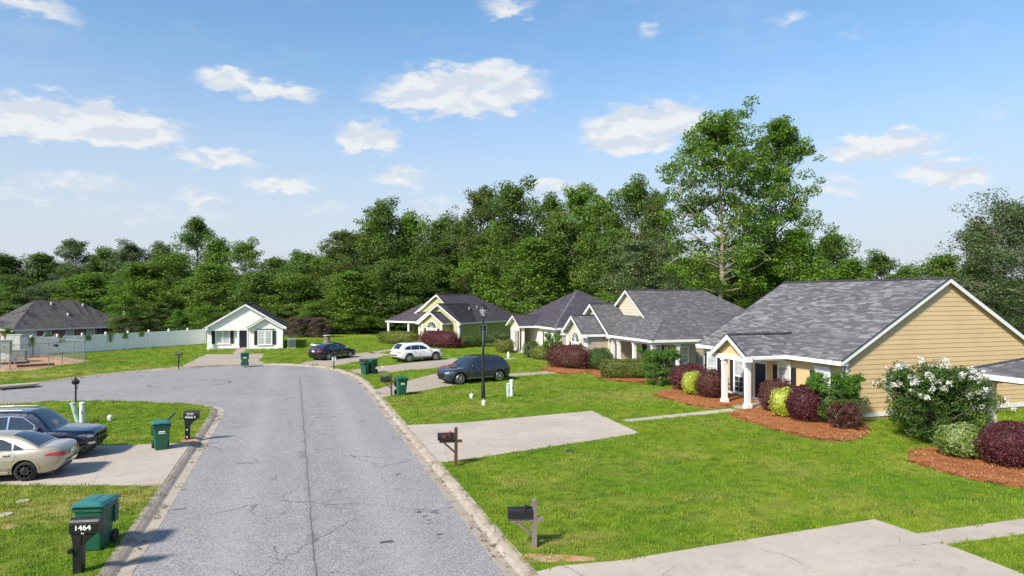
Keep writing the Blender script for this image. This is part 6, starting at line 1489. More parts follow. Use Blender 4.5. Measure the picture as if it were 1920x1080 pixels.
    endpatch('grille', hl_, -.42 * hw, .42 * hw, zl - .34 if suv else zl - .2, zl + .02, M_TRM); endpatch('lower_grille', hl_, -.5 * hw, .5 * hw, interp(bot, hl_) + .08, interp(bot, hl_) + .15, M_TRM)
    endpatch('rear_bumper_trim', -hl_, -.6 * hw, .6 * hw, interp(bot, -hl_) + .09, interp(bot, -hl_) + (.2 if suv else .13), M_TRM)
    endpatch('number_plate', -hl_, -.16, .16, t0 - .02, t0 + .12, M_PLT, t=.02)
    for zz, q in ((interp(bot, hl_) + .06, .66),):
        if chrome:
            for s_ in (-1, 1): ya, yb_ = s_ * .62 * hw, s_ * .82 * hw; endpatch('fog_lamp', hl_, min(ya, yb_), max(ya, yb_), zz, zz + .07, M_CHR)
    if suv:
        for s_ in (-1, 1):
            b = MB(); xm = (xb + xc) / 2; b.tube([(xc + .1, s_ * (gside(0, H) - .03), H - .01), (xc + .3, s_ * (gside(0, H) - .03), H + .045), (xm, s_ * (gside(0, H) - .03), H + .055), (xb - .25, s_ * (gside(0, H) - .03), H + .045), (xb - .1, s_ * (gside(0, H) - .03), H)], .016, 6); b.build('roof_rail', M_CHR if chrome else M_TRM, Hh)
    return Hh, dict(side=side, endpatch=endpatch, hl=hl_, hw=hw)

# dark blue SUV on the left driveway, nose to the street
P_BLUE = paint('midnight_blue_paint', (.007, .010, .032), .4, .22)
x, y = gp(150, 861, .12); ang = R(-7)
jeep_c = (x - .35 - 1.55 * math.cos(ang), y - 1.55 * math.sin(ang) + .93)
H1, k = car('dark blue SUV with chrome window line and slotted grille on the left driveway', jeep_c, ang, P_BLUE, L=4.82, W=1.94, H=1.74, wb=2.91, xf=1.55, rw=.385,
  belt=[(-2.41, 1.06), (-2.2, 1.10), (-1, 1.10), (.7, 1.06), (1.1, 1.05), (2.1, .985), (2.33, .94), (2.41, .86)], bot=[(-2.41, .50), (-2.1, .36), (-1.8, .30), (1.8, .30), (2.15, .36), (2.41, .46)],
  roofp=(1.02, .22, -1.9, -2.32), wins=[[(.55, 1.12), (.42, 1.30), (.05, 1.55), (-.36, 1.58), (-.36, 1.12)], [(-.42, 1.12), (-.42, 1.58), (-1.30, 1.57), (-1.38, 1.12)], [(-1.44, 1.12), (-1.37, 1.56), (-1.85, 1.50), (-2.05, 1.14)]],
  doors=[[(.95, .40), (.98, .98), (-.38, 1.05), (-.38, .40)], [(-.42, .40), (-.42, 1.05), (-1.35, 1.05), (-1.30, .80), (-1.02, .40)]], rimm=M_RIMD, spokes=5, suv=True, chrome=True, rear='suv', cat='SUV', tw=.24, clad=False, hl=(.76, .86, .66), tl=(.86, 1.02, .5))
for i in range(7):
    yy = (-.36 + i * .12); k['endpatch']('grille_slot', k['hl'], yy - .042, yy + .042, .70, .88, M_CHR, t=.022); k['endpatch']('grille_slot_dark', k['hl'], yy - .026, yy + .026, .72, .86, M_TRM, t=.028)
for s_ in (-1, 1): q = s_ * .86; k['endpatch']('indicator', k['hl'], min(q, q + s_ * .08), max(q, q + s_ * .08), .76, .86, M_AMB, t=.02)
# champagne sedan beside it, tail to the street
P_GOLD = paint('champagne_paint', (.40, .345, .265), .35, .32)
x, y = gp(57, 902, .12); ang = R(176)
ca = (x - .10 + 1.36 * math.cos(ang), y + 1.36 * math.sin(ang) + .88)
car('champagne gold sedan with its tail towards the street on the left driveway', ca, ang, P_GOLD, L=4.81, W=1.82, H=1.455, wb=2.74, xf=1.38, rw=.33,
  belt=[(-2.40, .88), (-2.3, .98), (-2.1, 1.02), (-1.5, 1.01), (-.5, .95), (.8, .93), (1.3, .90), (2.0, .78), (2.3, .70), (2.40, .62)], bot=[(-2.40, .46), (-2.2, .30), (-1.9, .24), (1.9, .22), (2.2, .26), (2.40, .36)],
  roofp=(1.25, .45, -.85, -1.75), wins=[[(.80, .99), (.62, 1.12), (.35, 1.28), (.02, 1.34), (-.02, .99)], [(-.08, .99), (-.06, 1.34), (-.62, 1.32), (-.92, 1.20), (-.95, 1.0)], [(-1.0, 1.0), (-.98, 1.19), (-1.12, 1.12), (-1.32, 1.02)]],
  doors=[[(1.02, .34), (1.05, .84), (-.02, .90), (-.02, .34)], [(-.06, .34), (-.06, .90), (-1.05, .93), (-1.10, .78), (-.88, .36)]], rimm=M_RIMD, spokes=8, tl=(.74, .88, .55), tw=.2, tlen=.42)
# grey SUV with big alloys, nose to the street
P_GREY = paint('slate_grey_paint', (.042, .053, .066), .5, .25)
m0 = Vector(gp(845.6, 722.5, .12)); m1 = Vector(gp(928.5, 714.5, .12)); mid = (m0 + m1) / 2; ang = R(180 + 16)
car('slate grey SUV with bright alloy wheels behind the street lamp, nose towards the street', (mid.x - .93 * math.sin(ang) * -1 * -1, mid.y + .9), ang, P_GREY, L=5.1, W=1.99, H=1.745, wb=3.12, xf=1.62, rw=.39,
  belt=[(-2.55, 1.02), (-2.35, 1.12), (-1, 1.10), (.6, 1.05), (1.0, 1.05), (2.0, .99), (2.4, .90), (2.55, .78)], bot=[(-2.55, .50), (-2.3, .36), (-1.95, .28), (1.9, .28), (2.25, .32), (2.55, .44)],
  roofp=(1.10, .15, -1.75, -2.45), wins=[[(.62, 1.12), (.42, 1.30), (.10, 1.50), (-.25, 1.56), (-.25, 1.12)], [(-.31, 1.12), (-.31, 1.56), (-1.20, 1.55), (-1.26, 1.12)], [(-1.32, 1.13), (-1.26, 1.54), (-1.75, 1.46), (-2.05, 1.20), (-2.0, 1.14)]],
  doors=[[(1.0, .42), (1.02, .98), (-.27, 1.04), (-.27, .42)], [(-.31, .42), (-.31, 1.04), (-1.30, 1.05), (-1.30, .85), (-1.08, .42)]], spokes=10, suv=True, rear='suv', cat='SUV', tw=.24, clad=True, hl=(.74, .86, .55), tl=(.92, 1.05, .45))
P_RED = paint('dark_red_paint', (.28, .008, .016), .2, .25)
car('dark red car mostly hidden behind the slate grey SUV', (mid.x + .45, mid.y + 3.0), ang, P_RED, L=4.6, W=1.85, H=1.52, wb=2.7, xf=1.40, rw=.35,
  belt=[(-2.30, .95), (-2.1, 1.05), (-1, 1.03), (.6, .98), (1.0, .97), (1.8, .90), (2.15, .80), (2.30, .68)], bot=[(-2.30, .46), (-2.1, .32), (-1.8, .25), (1.8, .25), (2.1, .3), (2.30, .4)],
  roofp=(1.05, .25, -1.5, -2.15), wins=[[(.62, 1.04), (.42, 1.20), (.10, 1.40), (-.2, 1.46), (-.2, 1.04)], [(-.26, 1.04), (-.26, 1.46), (-1.0, 1.44), (-1.15, 1.04)]],
  doors=[[(.95, .36), (.98, .92), (-.22, .98), (-.22, .36)], [(-.26, .36), (-.26, .98), (-1.15, 1.0), (-1.15, .8), (-.95, .36)]], spokes=5, suv=True, rear='suv', hl=(.66, .78, .5))
# white SUV
P_WHITE = paint('white_paint', (.78, .79, .80), 0, .3)
m0 = Vector(gp(768.6, 680.5, .12)); m1 = Vector(gp(822, 675, .12)); mid = (m0 + m1) / 2; ang = R(22)
car('white SUV with dark tinted windows on the driveway before the olive house', (mid.x - .5, mid.y + .95), ang, P_WHITE, L=4.77, W=1.89, H=1.68, wb=2.77, xf=1.42, rw=.365,
  belt=[(-2.385, .95), (-2.2, 1.10), (-1, 1.07), (.6, 1.03), (1.0, 1.03), (1.9, .97), (2.25, .86), (2.385, .74)], bot=[(-2.385, .50), (-2.1, .36), (-1.8, .28), (1.8, .28), (2.1, .32), (2.385, .44)],
  roofp=(1.08, .22, -1.65, -2.25), wins=[[(.66, 1.10), (.48, 1.24), (.15, 1.42), (-.2, 1.48), (-.2, 1.10)], [(-.25, 1.10), (-.25, 1.48), (-1.05, 1.47), (-1.12, 1.10)], [(-1.17, 1.11), (-1.12, 1.46), (-1.55, 1.38), (-1.85, 1.16)]],
  doors=[[(.95, .42), (.98, .96), (-.22, 1.0), (-.22, .42)], [(-.26, .42), (-.26, 1.0), (-1.15, 1.02), (-1.15, .82), (-.98, .42)]], spokes=10, suv=True, rear='suv', cat='SUV', tw=.23, clad=True, hl=(.72, .82, .6), tl=(.90, .97, .35))
# black sedan
P_BLACK = paint('black_paint', (.006, .006, .008), .2, .22)
m0 = Vector(gp(614.7, 676.5, .12)); m1 = Vector(gp(656, 669.5, .12)); mid = (m0 + m1) / 2; ang = R(42)
car('black sedan with silver alloy wheels parked beside the turning circle', (mid.x - .55, mid.y + .6), ang, P_BLACK, L=4.86, W=1.83, H=1.47, wb=2.78, xf=1.42, rw=.335,
  belt=[(-2.43, .90), (-2.3, 1.0), (-2.0, 1.04), (-1.4, 1.02), (-.5, .96), (.8, .94), (1.3, .92), (2.0, .80), (2.3, .72), (2.43, .62)], bot=[(-2.43, .46), (-2.2, .30), (-1.9, .24), (1.9, .22), (2.2, .26), (2.43, .36)],
  roofp=(1.3, .45, -.95, -1.95), wins=[[(.85, 1.0), (.62, 1.14), (.35, 1.30), (.0, 1.36), (-.04, 1.0)], [(-.1, 1.0), (-.08, 1.36), (-.7, 1.32), (-1.15, 1.12), (-1.2, 1.02)]],
  doors=[[(1.02, .34), (1.05, .86), (-.02, .92), (-.02, .34)], [(-.06, .34), (-.06, .92), (-1.05, .95), (-1.10, .78), (-.88, .36)]], spokes=5, chrome=True, tw=.2, tl=(.80, .94, .5))
# ------------------------------------------------------------------ foliage
def leafmat(name, c1, c2, c3=None, trans=.3, rough=.55, tc=None, patch=None):
    def f(nb, p):
        r = nb.island(); P = nb.obj(); a = nb.noise(.45, P, 3, .6); b = nb.noise(1.6, P, 3, .6)
        col = nb.mix(nb.rng(nb.m('ADD', nb.m('MULTIPLY', r, .5), nb.m('MULTIPLY', nb.rng(a, .3, .7), .5)), 0, 1), c1, c2)
        if c3: col = nb.mix(nb.rng(nb.m('MULTIPLY', r, nb.rng(b, .35, .6)), .34, .7, 0, .95), col, c3)  # lightest leaf tone; on trees it also paints in bright clump highlights
        if patch: col = nb.mix(nb.rng(nb.noise(1.3, P, 2), .56, .66), col, nb.mix(r, patch, tint(patch, .6)))
        col = nb.mix(nb.rng(nb.orand(), 0, 1, 0, .3), col, tint(c1, .75))
        nb.put(p.inputs['Base Color'], col)
        t = nb.n('ShaderNodeBsdfTranslucent'); nb.put(t.inputs[0], nb.mix(.6, col, tc or tint(c2, 2.0)))
        mx = nb.n('ShaderNodeMixShader'); mx.inputs[0].default_value = trans; L = nb.nt.links; L.new(p.outputs[0], mx.inputs[1]); L.new(t.outputs[0], mx.inputs[2]); L.new(mx.outputs[0], nb.nt.nodes['Material Output'].inputs[0])
    return mat(name, c1, rough, spec=.22, fn=f)
L_DARK = leafmat('leaves_dark_green', (0.052, 0.105, 0.023), (0.122, 0.202, 0.037), (0.233, 0.327, 0.057))
L_MID = leafmat('leaves_mid_green', (0.070, 0.140, 0.023), (0.151, 0.246, 0.033), (0.260, 0.377, 0.050))
L_LIME = leafmat('leaves_yellow_green', (0.075, 0.155, 0.018), (0.144, 0.247, 0.025), (0.241, 0.356, 0.034))
L_OLIVE = leafmat('leaves_olive', (.06, .095, .022), (.11, .155, .03), (.19, .20, .04))
L_GREY = leafmat('leaves_grey_green', (0.064, 0.107, 0.041), (0.131, 0.181, 0.067), (0.261, 0.311, 0.137))
L_PECAN = leafmat('leaves_pecan', (0.058, 0.126, 0.018), (0.134, 0.235, 0.023), (0.287, 0.408, 0.037), .32)
L_RED = leafmat('leaves_burgundy', (.070, .018, .022), (.125, .032, .040), (.24, .08, .095), .12, tc=(.3, .05, .06), patch=(.085, .045, .035))
L_RED2 = leafmat('leaves_burgundy_bronze', (.070, .024, .022), (.13, .042, .040), (.23, .10, .085), .12, tc=(.3, .06, .05), patch=(.10, .085, .04))
L_HLIME = leafmat('leaves_golden_privet', (.28, .36, .03), (.44, .50, .05), (.66, .66, .22), .25)
L_VARI = leafmat('leaves_variegated', (.10, .16, .03), (.22, .30, .06), (.52, .56, .30), .25)
L_HEDGE = leafmat('leaves_hedge_olive', (.085, .11, .024), (.19, .22, .045), (.33, .32, .08), .2, patch=(.075, .09, .03))
L_BOX = leafmat('leaves_boxwood', (.035, .075, .016), (.075, .13, .024), (.15, .21, .04), .15)
L_BRIGHT = leafmat('leaves_bright_shrub', (.05, .135, .016), (.11, .24, .028), (.21, .36, .05), .3)
L_CREPE = leafmat('leaves_crepe_myrtle', (.038, .095, .018), (.085, .16, .028), (.15, .22, .045), .3)
M_BLOOM = leafmat('white_blossom', (.70, .68, .62), (.84, .82, .78), None, .25, tc=(.8, .8, .75))
M_BRUSH = leafmat('dry_brush', (.075, .050, .038), (.16, .105, .075), (.24, .17, .13), .1)
M_BARK = mat('bark', (.16, .13, .105), .9, fn=grain((.18, .145, .115), .4, 3, .5, 25, True)); M_BARKP = mat('pale_bark', (.34, .27, .21), .9, fn=grain((.36, .29, .225), .35, 3, .5, 25, True))

def leafquads(rs, P, N, size, asp=.55, jit=.8):
    """diamond leaves at P facing about N"""
    n = len(P); N = N + rs.normal(0, jit, (n, 3)); N /= np.linalg.norm(N, axis=1)[:, None] + 1e-9
    t = rs.normal(0, 1, (n, 3)); t -= (t * N).sum(1)[:, None] * N; t /= np.linalg.norm(t, axis=1)[:, None] + 1e-9; b = np.cross(N, t)
    s = (size * rs.uniform(.6, 1.35, n))[:, None]
    V = np.stack([P - t * s * .5, P + b * s * asp * .5 - t * s * .05, P + t * s * .5, P - b * s * asp * .5 - t * s * .05], 1).reshape(-1, 3)
    return V, np.arange(4 * n).reshape(n, 4)
def tree_mesh(seed, H=18., Wd=12., base=.25, nl=22, cl=7, per=46, rc=.95, leaf=.30, top=.95, flat=.6, droop=0, open_=0, stems=1, lean=0, shape=1.0, trad=.3):
    rr = random.Random(seed); rs = np.random.default_rng(seed); b = MB(); cent = []
    for st in range(stems):
        a0 = 2 * PI * st / max(1, stems) + rr.random(); off = .0 if stems == 1 else .25
        tp = []; x = off * math.cos(a0); y = off * math.sin(a0); n = 9
        for i in range(n + 1):
            t = i / n; k = (.06 if stems == 1 else .30) * Wd * t
            tp.append(Vector((x + (k * math.cos(a0 + .5 * math.sin(t * 3)) if stems > 1 else math.sin(t * 5 + seed) * .02 * Wd + lean * t * t), y + (k * math.sin(a0) if stems > 1 else math.cos(t * 4 + seed) * .02 * Wd), t * H * top)))
        R0 = trad * H / 18 / math.sqrt(stems); b.tube(tp, [max(.03, R0 * (1 - .9 * (i / n)) * (1.35 if i == 0 else 1)) for i in range(n + 1)], 7)
        for k in range(nl // stems):
            t = base + (1 - base) * ((k + rr.random()) / (nl / stems)) ** .9; t = min(t, .98); p = tp[0].lerp(tp[-1], 0) if False else tp[min(n - 1, int(t * n))].lerp(tp[min(n, int(t * n) + 1)], (t * n) % 1)
            u = (t - base) / (1 - base); prof = math.sin(PI * min(1, (.22 + .78 * u ** .9)) ** shape) ** .65; prof = max(.16, prof) * rr.uniform(.65, 1.12)
            L = Wd / 2 * prof; az = k * 2.4 + rr.uniform(-.4, .4) + st; el = R(8 + 55 * u + rr.uniform(-10, 12)) - droop
            d = Vector((math.cos(az) * math.cos(el), math.sin(az) * math.cos(el), math.sin(el))); q = [p]; m = 5
            for j in range(1, m + 1):
                s_ = j / m; d2 = (d + Vector((rr.uniform(-.25, .25), rr.uniform(-.25, .25), .25 * s_ - droop * s_ * .8))).normalized(); q.append(q[-1] + d2 * L / m / max(.35, math.cos(el)) * .8)
            r0 = max(.035, R0 * .32 * (1 - u * .6)); b.tube(q, [r0 * (1 - .8 * j / m) for j in range(m + 1)], 5, False)
            for c in range(cl):
                s_ = rr.uniform(.35, 1.05) if not open_ else rr.uniform(.5, 1.05); f = min(s_, .999) * m; o = q[int(f)].lerp(q[min(m, int(f) + 1)], f % 1)
                sd_ = Vector((rr.uniform(-1, 1), rr.uniform(-1, 1), rr.uniform(-.35, .7))).normalized() * rr.uniform(.15, 1) * L * .40; e = o + sd_
                b.tube([o, o + sd_ * .5 + Vector((0, 0, .1)), e], [r0 * .35, r0 * .22, r0 * .08], 3, False); cent.append((e, rc * rr.uniform(.6, 1.2)))
        cent.append((tp[-1], rc)); 
    Ps = []; Ns = []; axis = np.array([0, 0, H * .5])
    for e, r in cent:
        k = int(per * (r / rc) ** 2); v = rs.normal(0, 1, (k, 3)); v /= np.linalg.norm(v, axis=1)[:, None]; rad = rs.uniform(.25, 1, (k, 1)) ** .5
        Ps.append(np.array(e) + v * rad * np.array([r, r, r * flat])); Ns.append(v * .7 + np.array([0, 0, .8]))
    V, F = leafquads(rs, np.concatenate(Ps), np.concatenate(Ns), leaf)
    V[:, 2] = np.maximum(V[:, 2], .02)
    crown = fastmesh('crown', V, F, L_MID, link=False); tr = bpy.data.meshes.new('trunk'); tr.from_pydata(b.v, [], b.f); tr.materials.append(M_BARK); tr.update()
    zmax = float(V[:, 2].max()); wmax = float(np.percentile(np.hypot(V[:, 0], V[:, 1]), 97)) * 2
    return crown, tr, zmax, wmax
VAR = {
 'full': [tree_mesh(s, 18, 12, .06, 34, 8, 78, 1.25, .36, flat=.85, shape=.85) for s in (1, 2, 3)],
 'airy': [tree_mesh(s, 18, 11, .10, 40, 9, 66, .90, .27, open_=1, flat=.8, shape=.9) for s in (11, 12, 13)],
 'bush': [tree_mesh(s, 9, 9, .03, 26, 6, 60, .85, .26, shape=.8, trad=.2) for s in (21, 22)],
 'round': [tree_mesh(s, 11, 10, .04, 34, 8, 66, .75, .20, shape=.75) for s in (31,)],
 'sapling': [tree_mesh(s, 7, 4, .10, 24, 5, 50, .42, .19, shape=.8, trad=.12) for s in (41, 42)],
}
vi = {k: 0 for k in VAR}; rt = random.Random(5)
def put_tree(kind, px, top, wpx, d, m, label, group=None, zb=-.06, variant=None, name='tree', cat='tree', bark=None, xy=None):
    if variant is None: variant = vi[kind] % len(VAR[kind]); vi[kind] += 1
    cm, tm, zm, wm = VAR[kind][variant]; x, y = xy or dp(px, d); ht = CAMZ + (HOR - top) / FPX * d - zb; w = wpx / FPX * d
    H = thing(name, label, cat, (x, y, zb), rt.uniform(0, 6.28), group); H.scale = (w / wm, w / wm, ht / zm)
    c = meshob('crown', cm, H); c.material_slots[0].link = 'OBJECT'; c.material_slots[0].material = m; t = meshob('trunk', tm, H)
    if bark: t.material_slots[0].link = 'OBJECT'; t.material_slots[0].material = bark
    return H
G_ = 'trees of the woods behind the houses'
LT = [  # kind, column, top row, width, distance, leaves, label
 ('full', 8, 470, 110, 160, L_DARK, 'dark distant tree at the far left edge of the skyline'),
 ('full', 78, 470, 100, 165, L_DARK, 'dark distant tree second from the left edge of the skyline'),
 ('airy', 142, 446, 80, 158, L_GREY, 'open-crowned grey-green tree rising above the brick house roof ridge'),
 ('full', 195, 458, 100, 160, L_DARK, 'broad dark tree on the skyline right of the open grey-green one'),
 ('airy', 250, 448, 105, 156, L_GREY, 'wide flat-topped grey-green tree on the left skyline'),
 ('airy', 305, 450, 90, 160, L_GREY, 'flat-topped grey-green tree left of the tall lacy tree'),
 ('airy', 368, 404, 92, 134, L_DARK, 'tall lacy dark tree standing out on the left skyline'),
 ('full', 405, 436, 95, 130, L_MID, 'leafy green tree leaning on the tall lacy one at left'),
 ('airy', 462, 444, 95, 128, L_MID, 'thin-branched green tree above the white house'),
 ('full', 520, 478, 100, 126, L_DARK, 'dark tree on the skyline right above the white house roof'),
 ('airy', 562, 466, 80, 124, L_DARK, 'small twiggy-topped tree in the dip of the skyline'),
 ('full', 600, 480, 90, 120, L_MID, 'green tree at the foot of the large clump left of centre'),
 ('full', 28, 515, 110, 138, L_DARK, 'dark tree behind the far left roof'),
 ('full', 95, 525, 100, 132, L_GREY, 'grey-green tree behind the brick house ridge'),
 ('full', 170, 508, 130, 128, L_LIME, 'yellow-green tree spreading behind the brick house'),
 ('full', 262, 488, 130, 120, L_LIME, 'bright yellow-green tree left of centre in the left woods'),
 ('full', 318, 468, 120, 122, L_MID, 'round green tree between the brick house and the white house'),
 ('full', 400, 490, 130, 116, L_MID, 'broad mid green tree right behind the white house gable'),
 ('full', 480, 505, 130, 112, L_DARK, 'dark tree over the white house roof ridge'),
 ('full', 550, 510, 120, 112, L_MID, 'mid green tree right of the white house'),
 ('airy', 655, 430, 110, 116, L_OLIVE, 'olive green tree on the left shoulder of the central clump'),
 ('airy', 712, 364, 105, 114, L_DARK, 'tall pointed tree topping the central clump left of the olive house'),
 ('full', 700, 405, 120, 116, L_MID, 'dense tree filling the central clump under its pointed top'),
 ('full', 768, 388, 120, 116, L_MID, 'dense green tree right of the pointed one'),
 ('airy', 832, 398, 110, 116, L_DARK, 'dark tree over the olive house with sky showing through'),
 ('airy', 900, 346, 95, 110, L_OLIVE, 'tall thin-topped tree right of the olive house ridge'),
 ('airy', 962, 328, 120, 106, L_DARK, 'tall open-topped tree above the cream house'),
 ('full', 945, 400, 120, 108, L_MID, 'dense tree under the open-topped one above the cream house'),
 ('airy', 1030, 358, 100, 104, L_DARK, 'twiggy tree right of the open-topped one'),
 ('airy', 1085, 340, 100, 102, L_MID, 'tall twiggy tree above the beige house gables'),
 ('full', 1060, 410, 120, 103, L_DARK, 'dark dense tree behind the beige house gables'),
 ('airy', 1135, 356, 90, 100, L_MID, 'lean green tree between the twiggy trees above the beige house'),
 ('airy', 1188, 324, 110, 98, L_DARK, 'tall leaning twiggy tree left of the giant pecan'),
 ('full', 1150, 420, 120, 98, L_DARK, 'dense dark tree over the beige house ridge'),
 ('airy', 1235, 352, 70, 96, L_OLIVE, 'slim sparse tree just left of the giant pecan'),
 ('full', 1000, 440, 140, 98, L_MID, 'broad green tree behind the cream and beige houses'),
 ('full', 905, 440, 110, 108, L_LIME, 'light green tree behind the street lamp lantern'),
 ('full', 740, 480, 140, 108, L_DARK, 'wide dark tree behind the olive house porch'),
 ('full', 660, 505, 130, 107, L_MID, 'leafy tree at the lawn edge left of the olive house'),
 ('full', 820, 490, 140, 110, L_DARK, 'dark tree mass right behind the olive house'),
 ('round', 1205, 440, 165, 84, L_GREY, 'rounded grey-green tree behind the ridge of the beige house'),
 ('full', 1290, 470, 130, 88, L_MID, 'green tree under the giant pecan on its left'),
 ('full', 1395, 470, 120, 86, L_DARK, 'dark tree between the two giant trunks'),
 ('full', 1500, 418, 125, 76, L_LIME, 'bright yellow-green tree right of the giant pecan'),
 ('full', 1440, 440, 110, 80, L_MID, 'green tree at the foot of the second giant tree'),
 ('full', 1560, 428, 110, 84, L_MID, 'rounded green tree rising behind the tan house ridge'),
 ('full', 1600, 478, 120, 72, L_LIME, 'yellow-green tree low behind the tan house ridge'),
 ('airy', 1655, 466, 100, 88, L_DARK, 'thin dark tree on the skyline above the tan house ridge'),
 ('full', 1700, 492, 100, 84, L_DARK, 'low dark tree on the skyline near the tan gable peak'),
 ('full', 1765, 470, 120, 78, L_MID, 'green tree right behind the tan gable peak'),
]
for (k, px, top, w, d, m, lab) in LT: put_tree(k, px, top, w * (1.3 if k == 'airy' and px > 640 else 1.1), d, m, lab, G_)
# second rank, seen only as scraps of leaf between the crowns in front
for i, px in enumerate(range(-60, 2000, 58)):
    if 1230 < px < 1500: top = 480
    else: top = 500 if px < 560 else (455 if px < 860 else (415 if px < 1240 else 520))
    d = 172 if px < 560 else 128
    put_tree('full', px, top + rt.uniform(-10, 14), 130, d + rt.uniform(-6, 6), L_DARK, 'dark green tree deep in the woods, showing only between nearer crowns', 'far trees deep in the woods')
def place_word(px):
    for lim, w in ((110, 'at the far left edge'), (215, 'behind the brick house'), (380, 'behind the white fence'), (545, 'behind the white house'), (620, 'beyond the dry brush'), (715, 'left of the olive house'), (960, 'behind the olive house'), (1100, 'behind the cream house'), (1320, 'behind the beige house')):
        if px < lim: return w
    return 'under the giant pecan'
ORD = ['first', 'second', 'third', 'fourth', 'fifth', 'sixth', 'seventh']; seen = {}
def nth(px, what):
    w = place_word(px); k = (what, w); seen[k] = seen.get(k, 0) + 1; return '%s %s, %s from the left' % (what, w, ORD[min(6, seen[k] - 1)])
# thicket of low growth along the foot of the woods
for i, px in enumerate(range(548, 1420, 40)):
    d = 106 if px < 960 else (100 - (px - 960) * .045)
    put_tree('bush', px, 560 + rt.uniform(-18, 22), 92, d + rt.uniform(-2, 3), (L_DARK, L_MID, L_DARK, L_LIME)[i % 4], nth(px, 'low leafy thicket'), 'undergrowth at the edge of the woods', name='undergrowth_shrub', cat='shrub')
for i, px in enumerate(range(-20, 560, 44)):
    put_tree('bush', px, 575 + rt.uniform(-12, 14), 92, (118 if px > 250 else 132) + rt.uniform(-3, 3), (L_MID, L_DARK)[i % 2], nth(px, 'low leafy growth'), 'undergrowth behind the fence', zb=-1.3, name='undergrowth_shrub', cat='shrub')
for px, top, w, d, m, lab in ((233, 548, 66, 96, L_LIME, 'light green young tree hiding the right end of the brick house'), (228, 590, 70, 92, L_OLIVE, 'yellowish sprawling shrub behind the fence below the utility pole'), (300, 566, 66, 99, L_OLIVE, 'reddish-brown tinged tree behind the fence'),
                              (335, 578, 44, 94, L_BRIGHT, 'compact bright green young tree behind the fence'), (388, 565, 74, 95, L_LIME, 'yellow-green young tree at the left wall of the white house'), (270, 592, 50, 97, L_OLIVE, 'small yellow-brown shrub behind the fence'),
                              (15, 612, 34, 84, L_LIME, 'small light green tree at the left edge before the brick house'), (66, 628, 46, 88, L_LIME, 'low yellow-green shrub behind the fence before the brick house'), (92, 626, 36, 92, L_BOX, 'dark clipped shrub under the brick house windows'), (182, 632, 20, 84, L_LIME, 'tiny light green shrub peeping over the fence')):
    put_tree('sapling' if w < 70 and top < 600 else 'bush', px, top, w, d, m, lab, zb=-1.0, name='young_tree' if top < 600 else 'shrub', cat='young tree' if top < 600 else 'shrub')
# the giant pecan and its companion
def giant(px, top, d, W_, seed, lab, nl, tx):
    Hh = CAMZ + (HOR - top) / FPX * d; cm, tm, zm, wm = tree_mesh(seed, Hh, W_, .24, nl, 9, 95, 1.05, .31, top=.93, flat=.6, open_=0, shape=1.0, trad=.23, lean=tx)
    x, y = dp(px, d); H = thing('tree', lab, 'tree', (x, y, -.06), .6); c = meshob('crown', cm, H); c.material_slots[0].link = 'OBJECT'; c.material_slots[0].material = L_PECAN; t = meshob('trunk', tm, H); t.material_slots[0].link = 'OBJECT'; t.material_slots[0].material = M_BARKP; H.scale = (1, 1, Hh / zm)
giant(1350, 196, 76, 18.5, 101, 'giant pecan tree towering over the beige house with a pale bare trunk', 56, -.8); giant(1455, 212, 82, 12.5, 105, 'second giant tree beside the pecan, slimmer and dark-trunked', 40, .3)
# big tree at the right edge
def drooper():
    d = 62; Hh = CAMZ + (HOR - 318) / FPX * d; cm, tm, zm, wm = tree_mesh(77, Hh, 19, .04, 70, 10, 72, 1.1, .24, top=.95, flat=.7, shape=.8, trad=.35)
    x, y = dp(1925, d); H = thing('tree', 'large dark fine-leaved tree filling the right edge behind the tan house', 'tree', (x, y, -.06), .6); c = meshob('crown', cm, H); c.material_slots[0].link = 'OBJECT'; c.material_slots[0].material = L_GREY; t = meshob('trunk', tm, H); H.scale = (1, 1, Hh / zm)
drooper(); put_tree('airy', 1835, 405, 130, 66, L_OLIVE, 'airy greyish tree leaning left from the big right edge tree', G_); put_tree('full', 1830, 480, 130, 68, L_MID, 'green tree below the airy greyish one at right', G_)

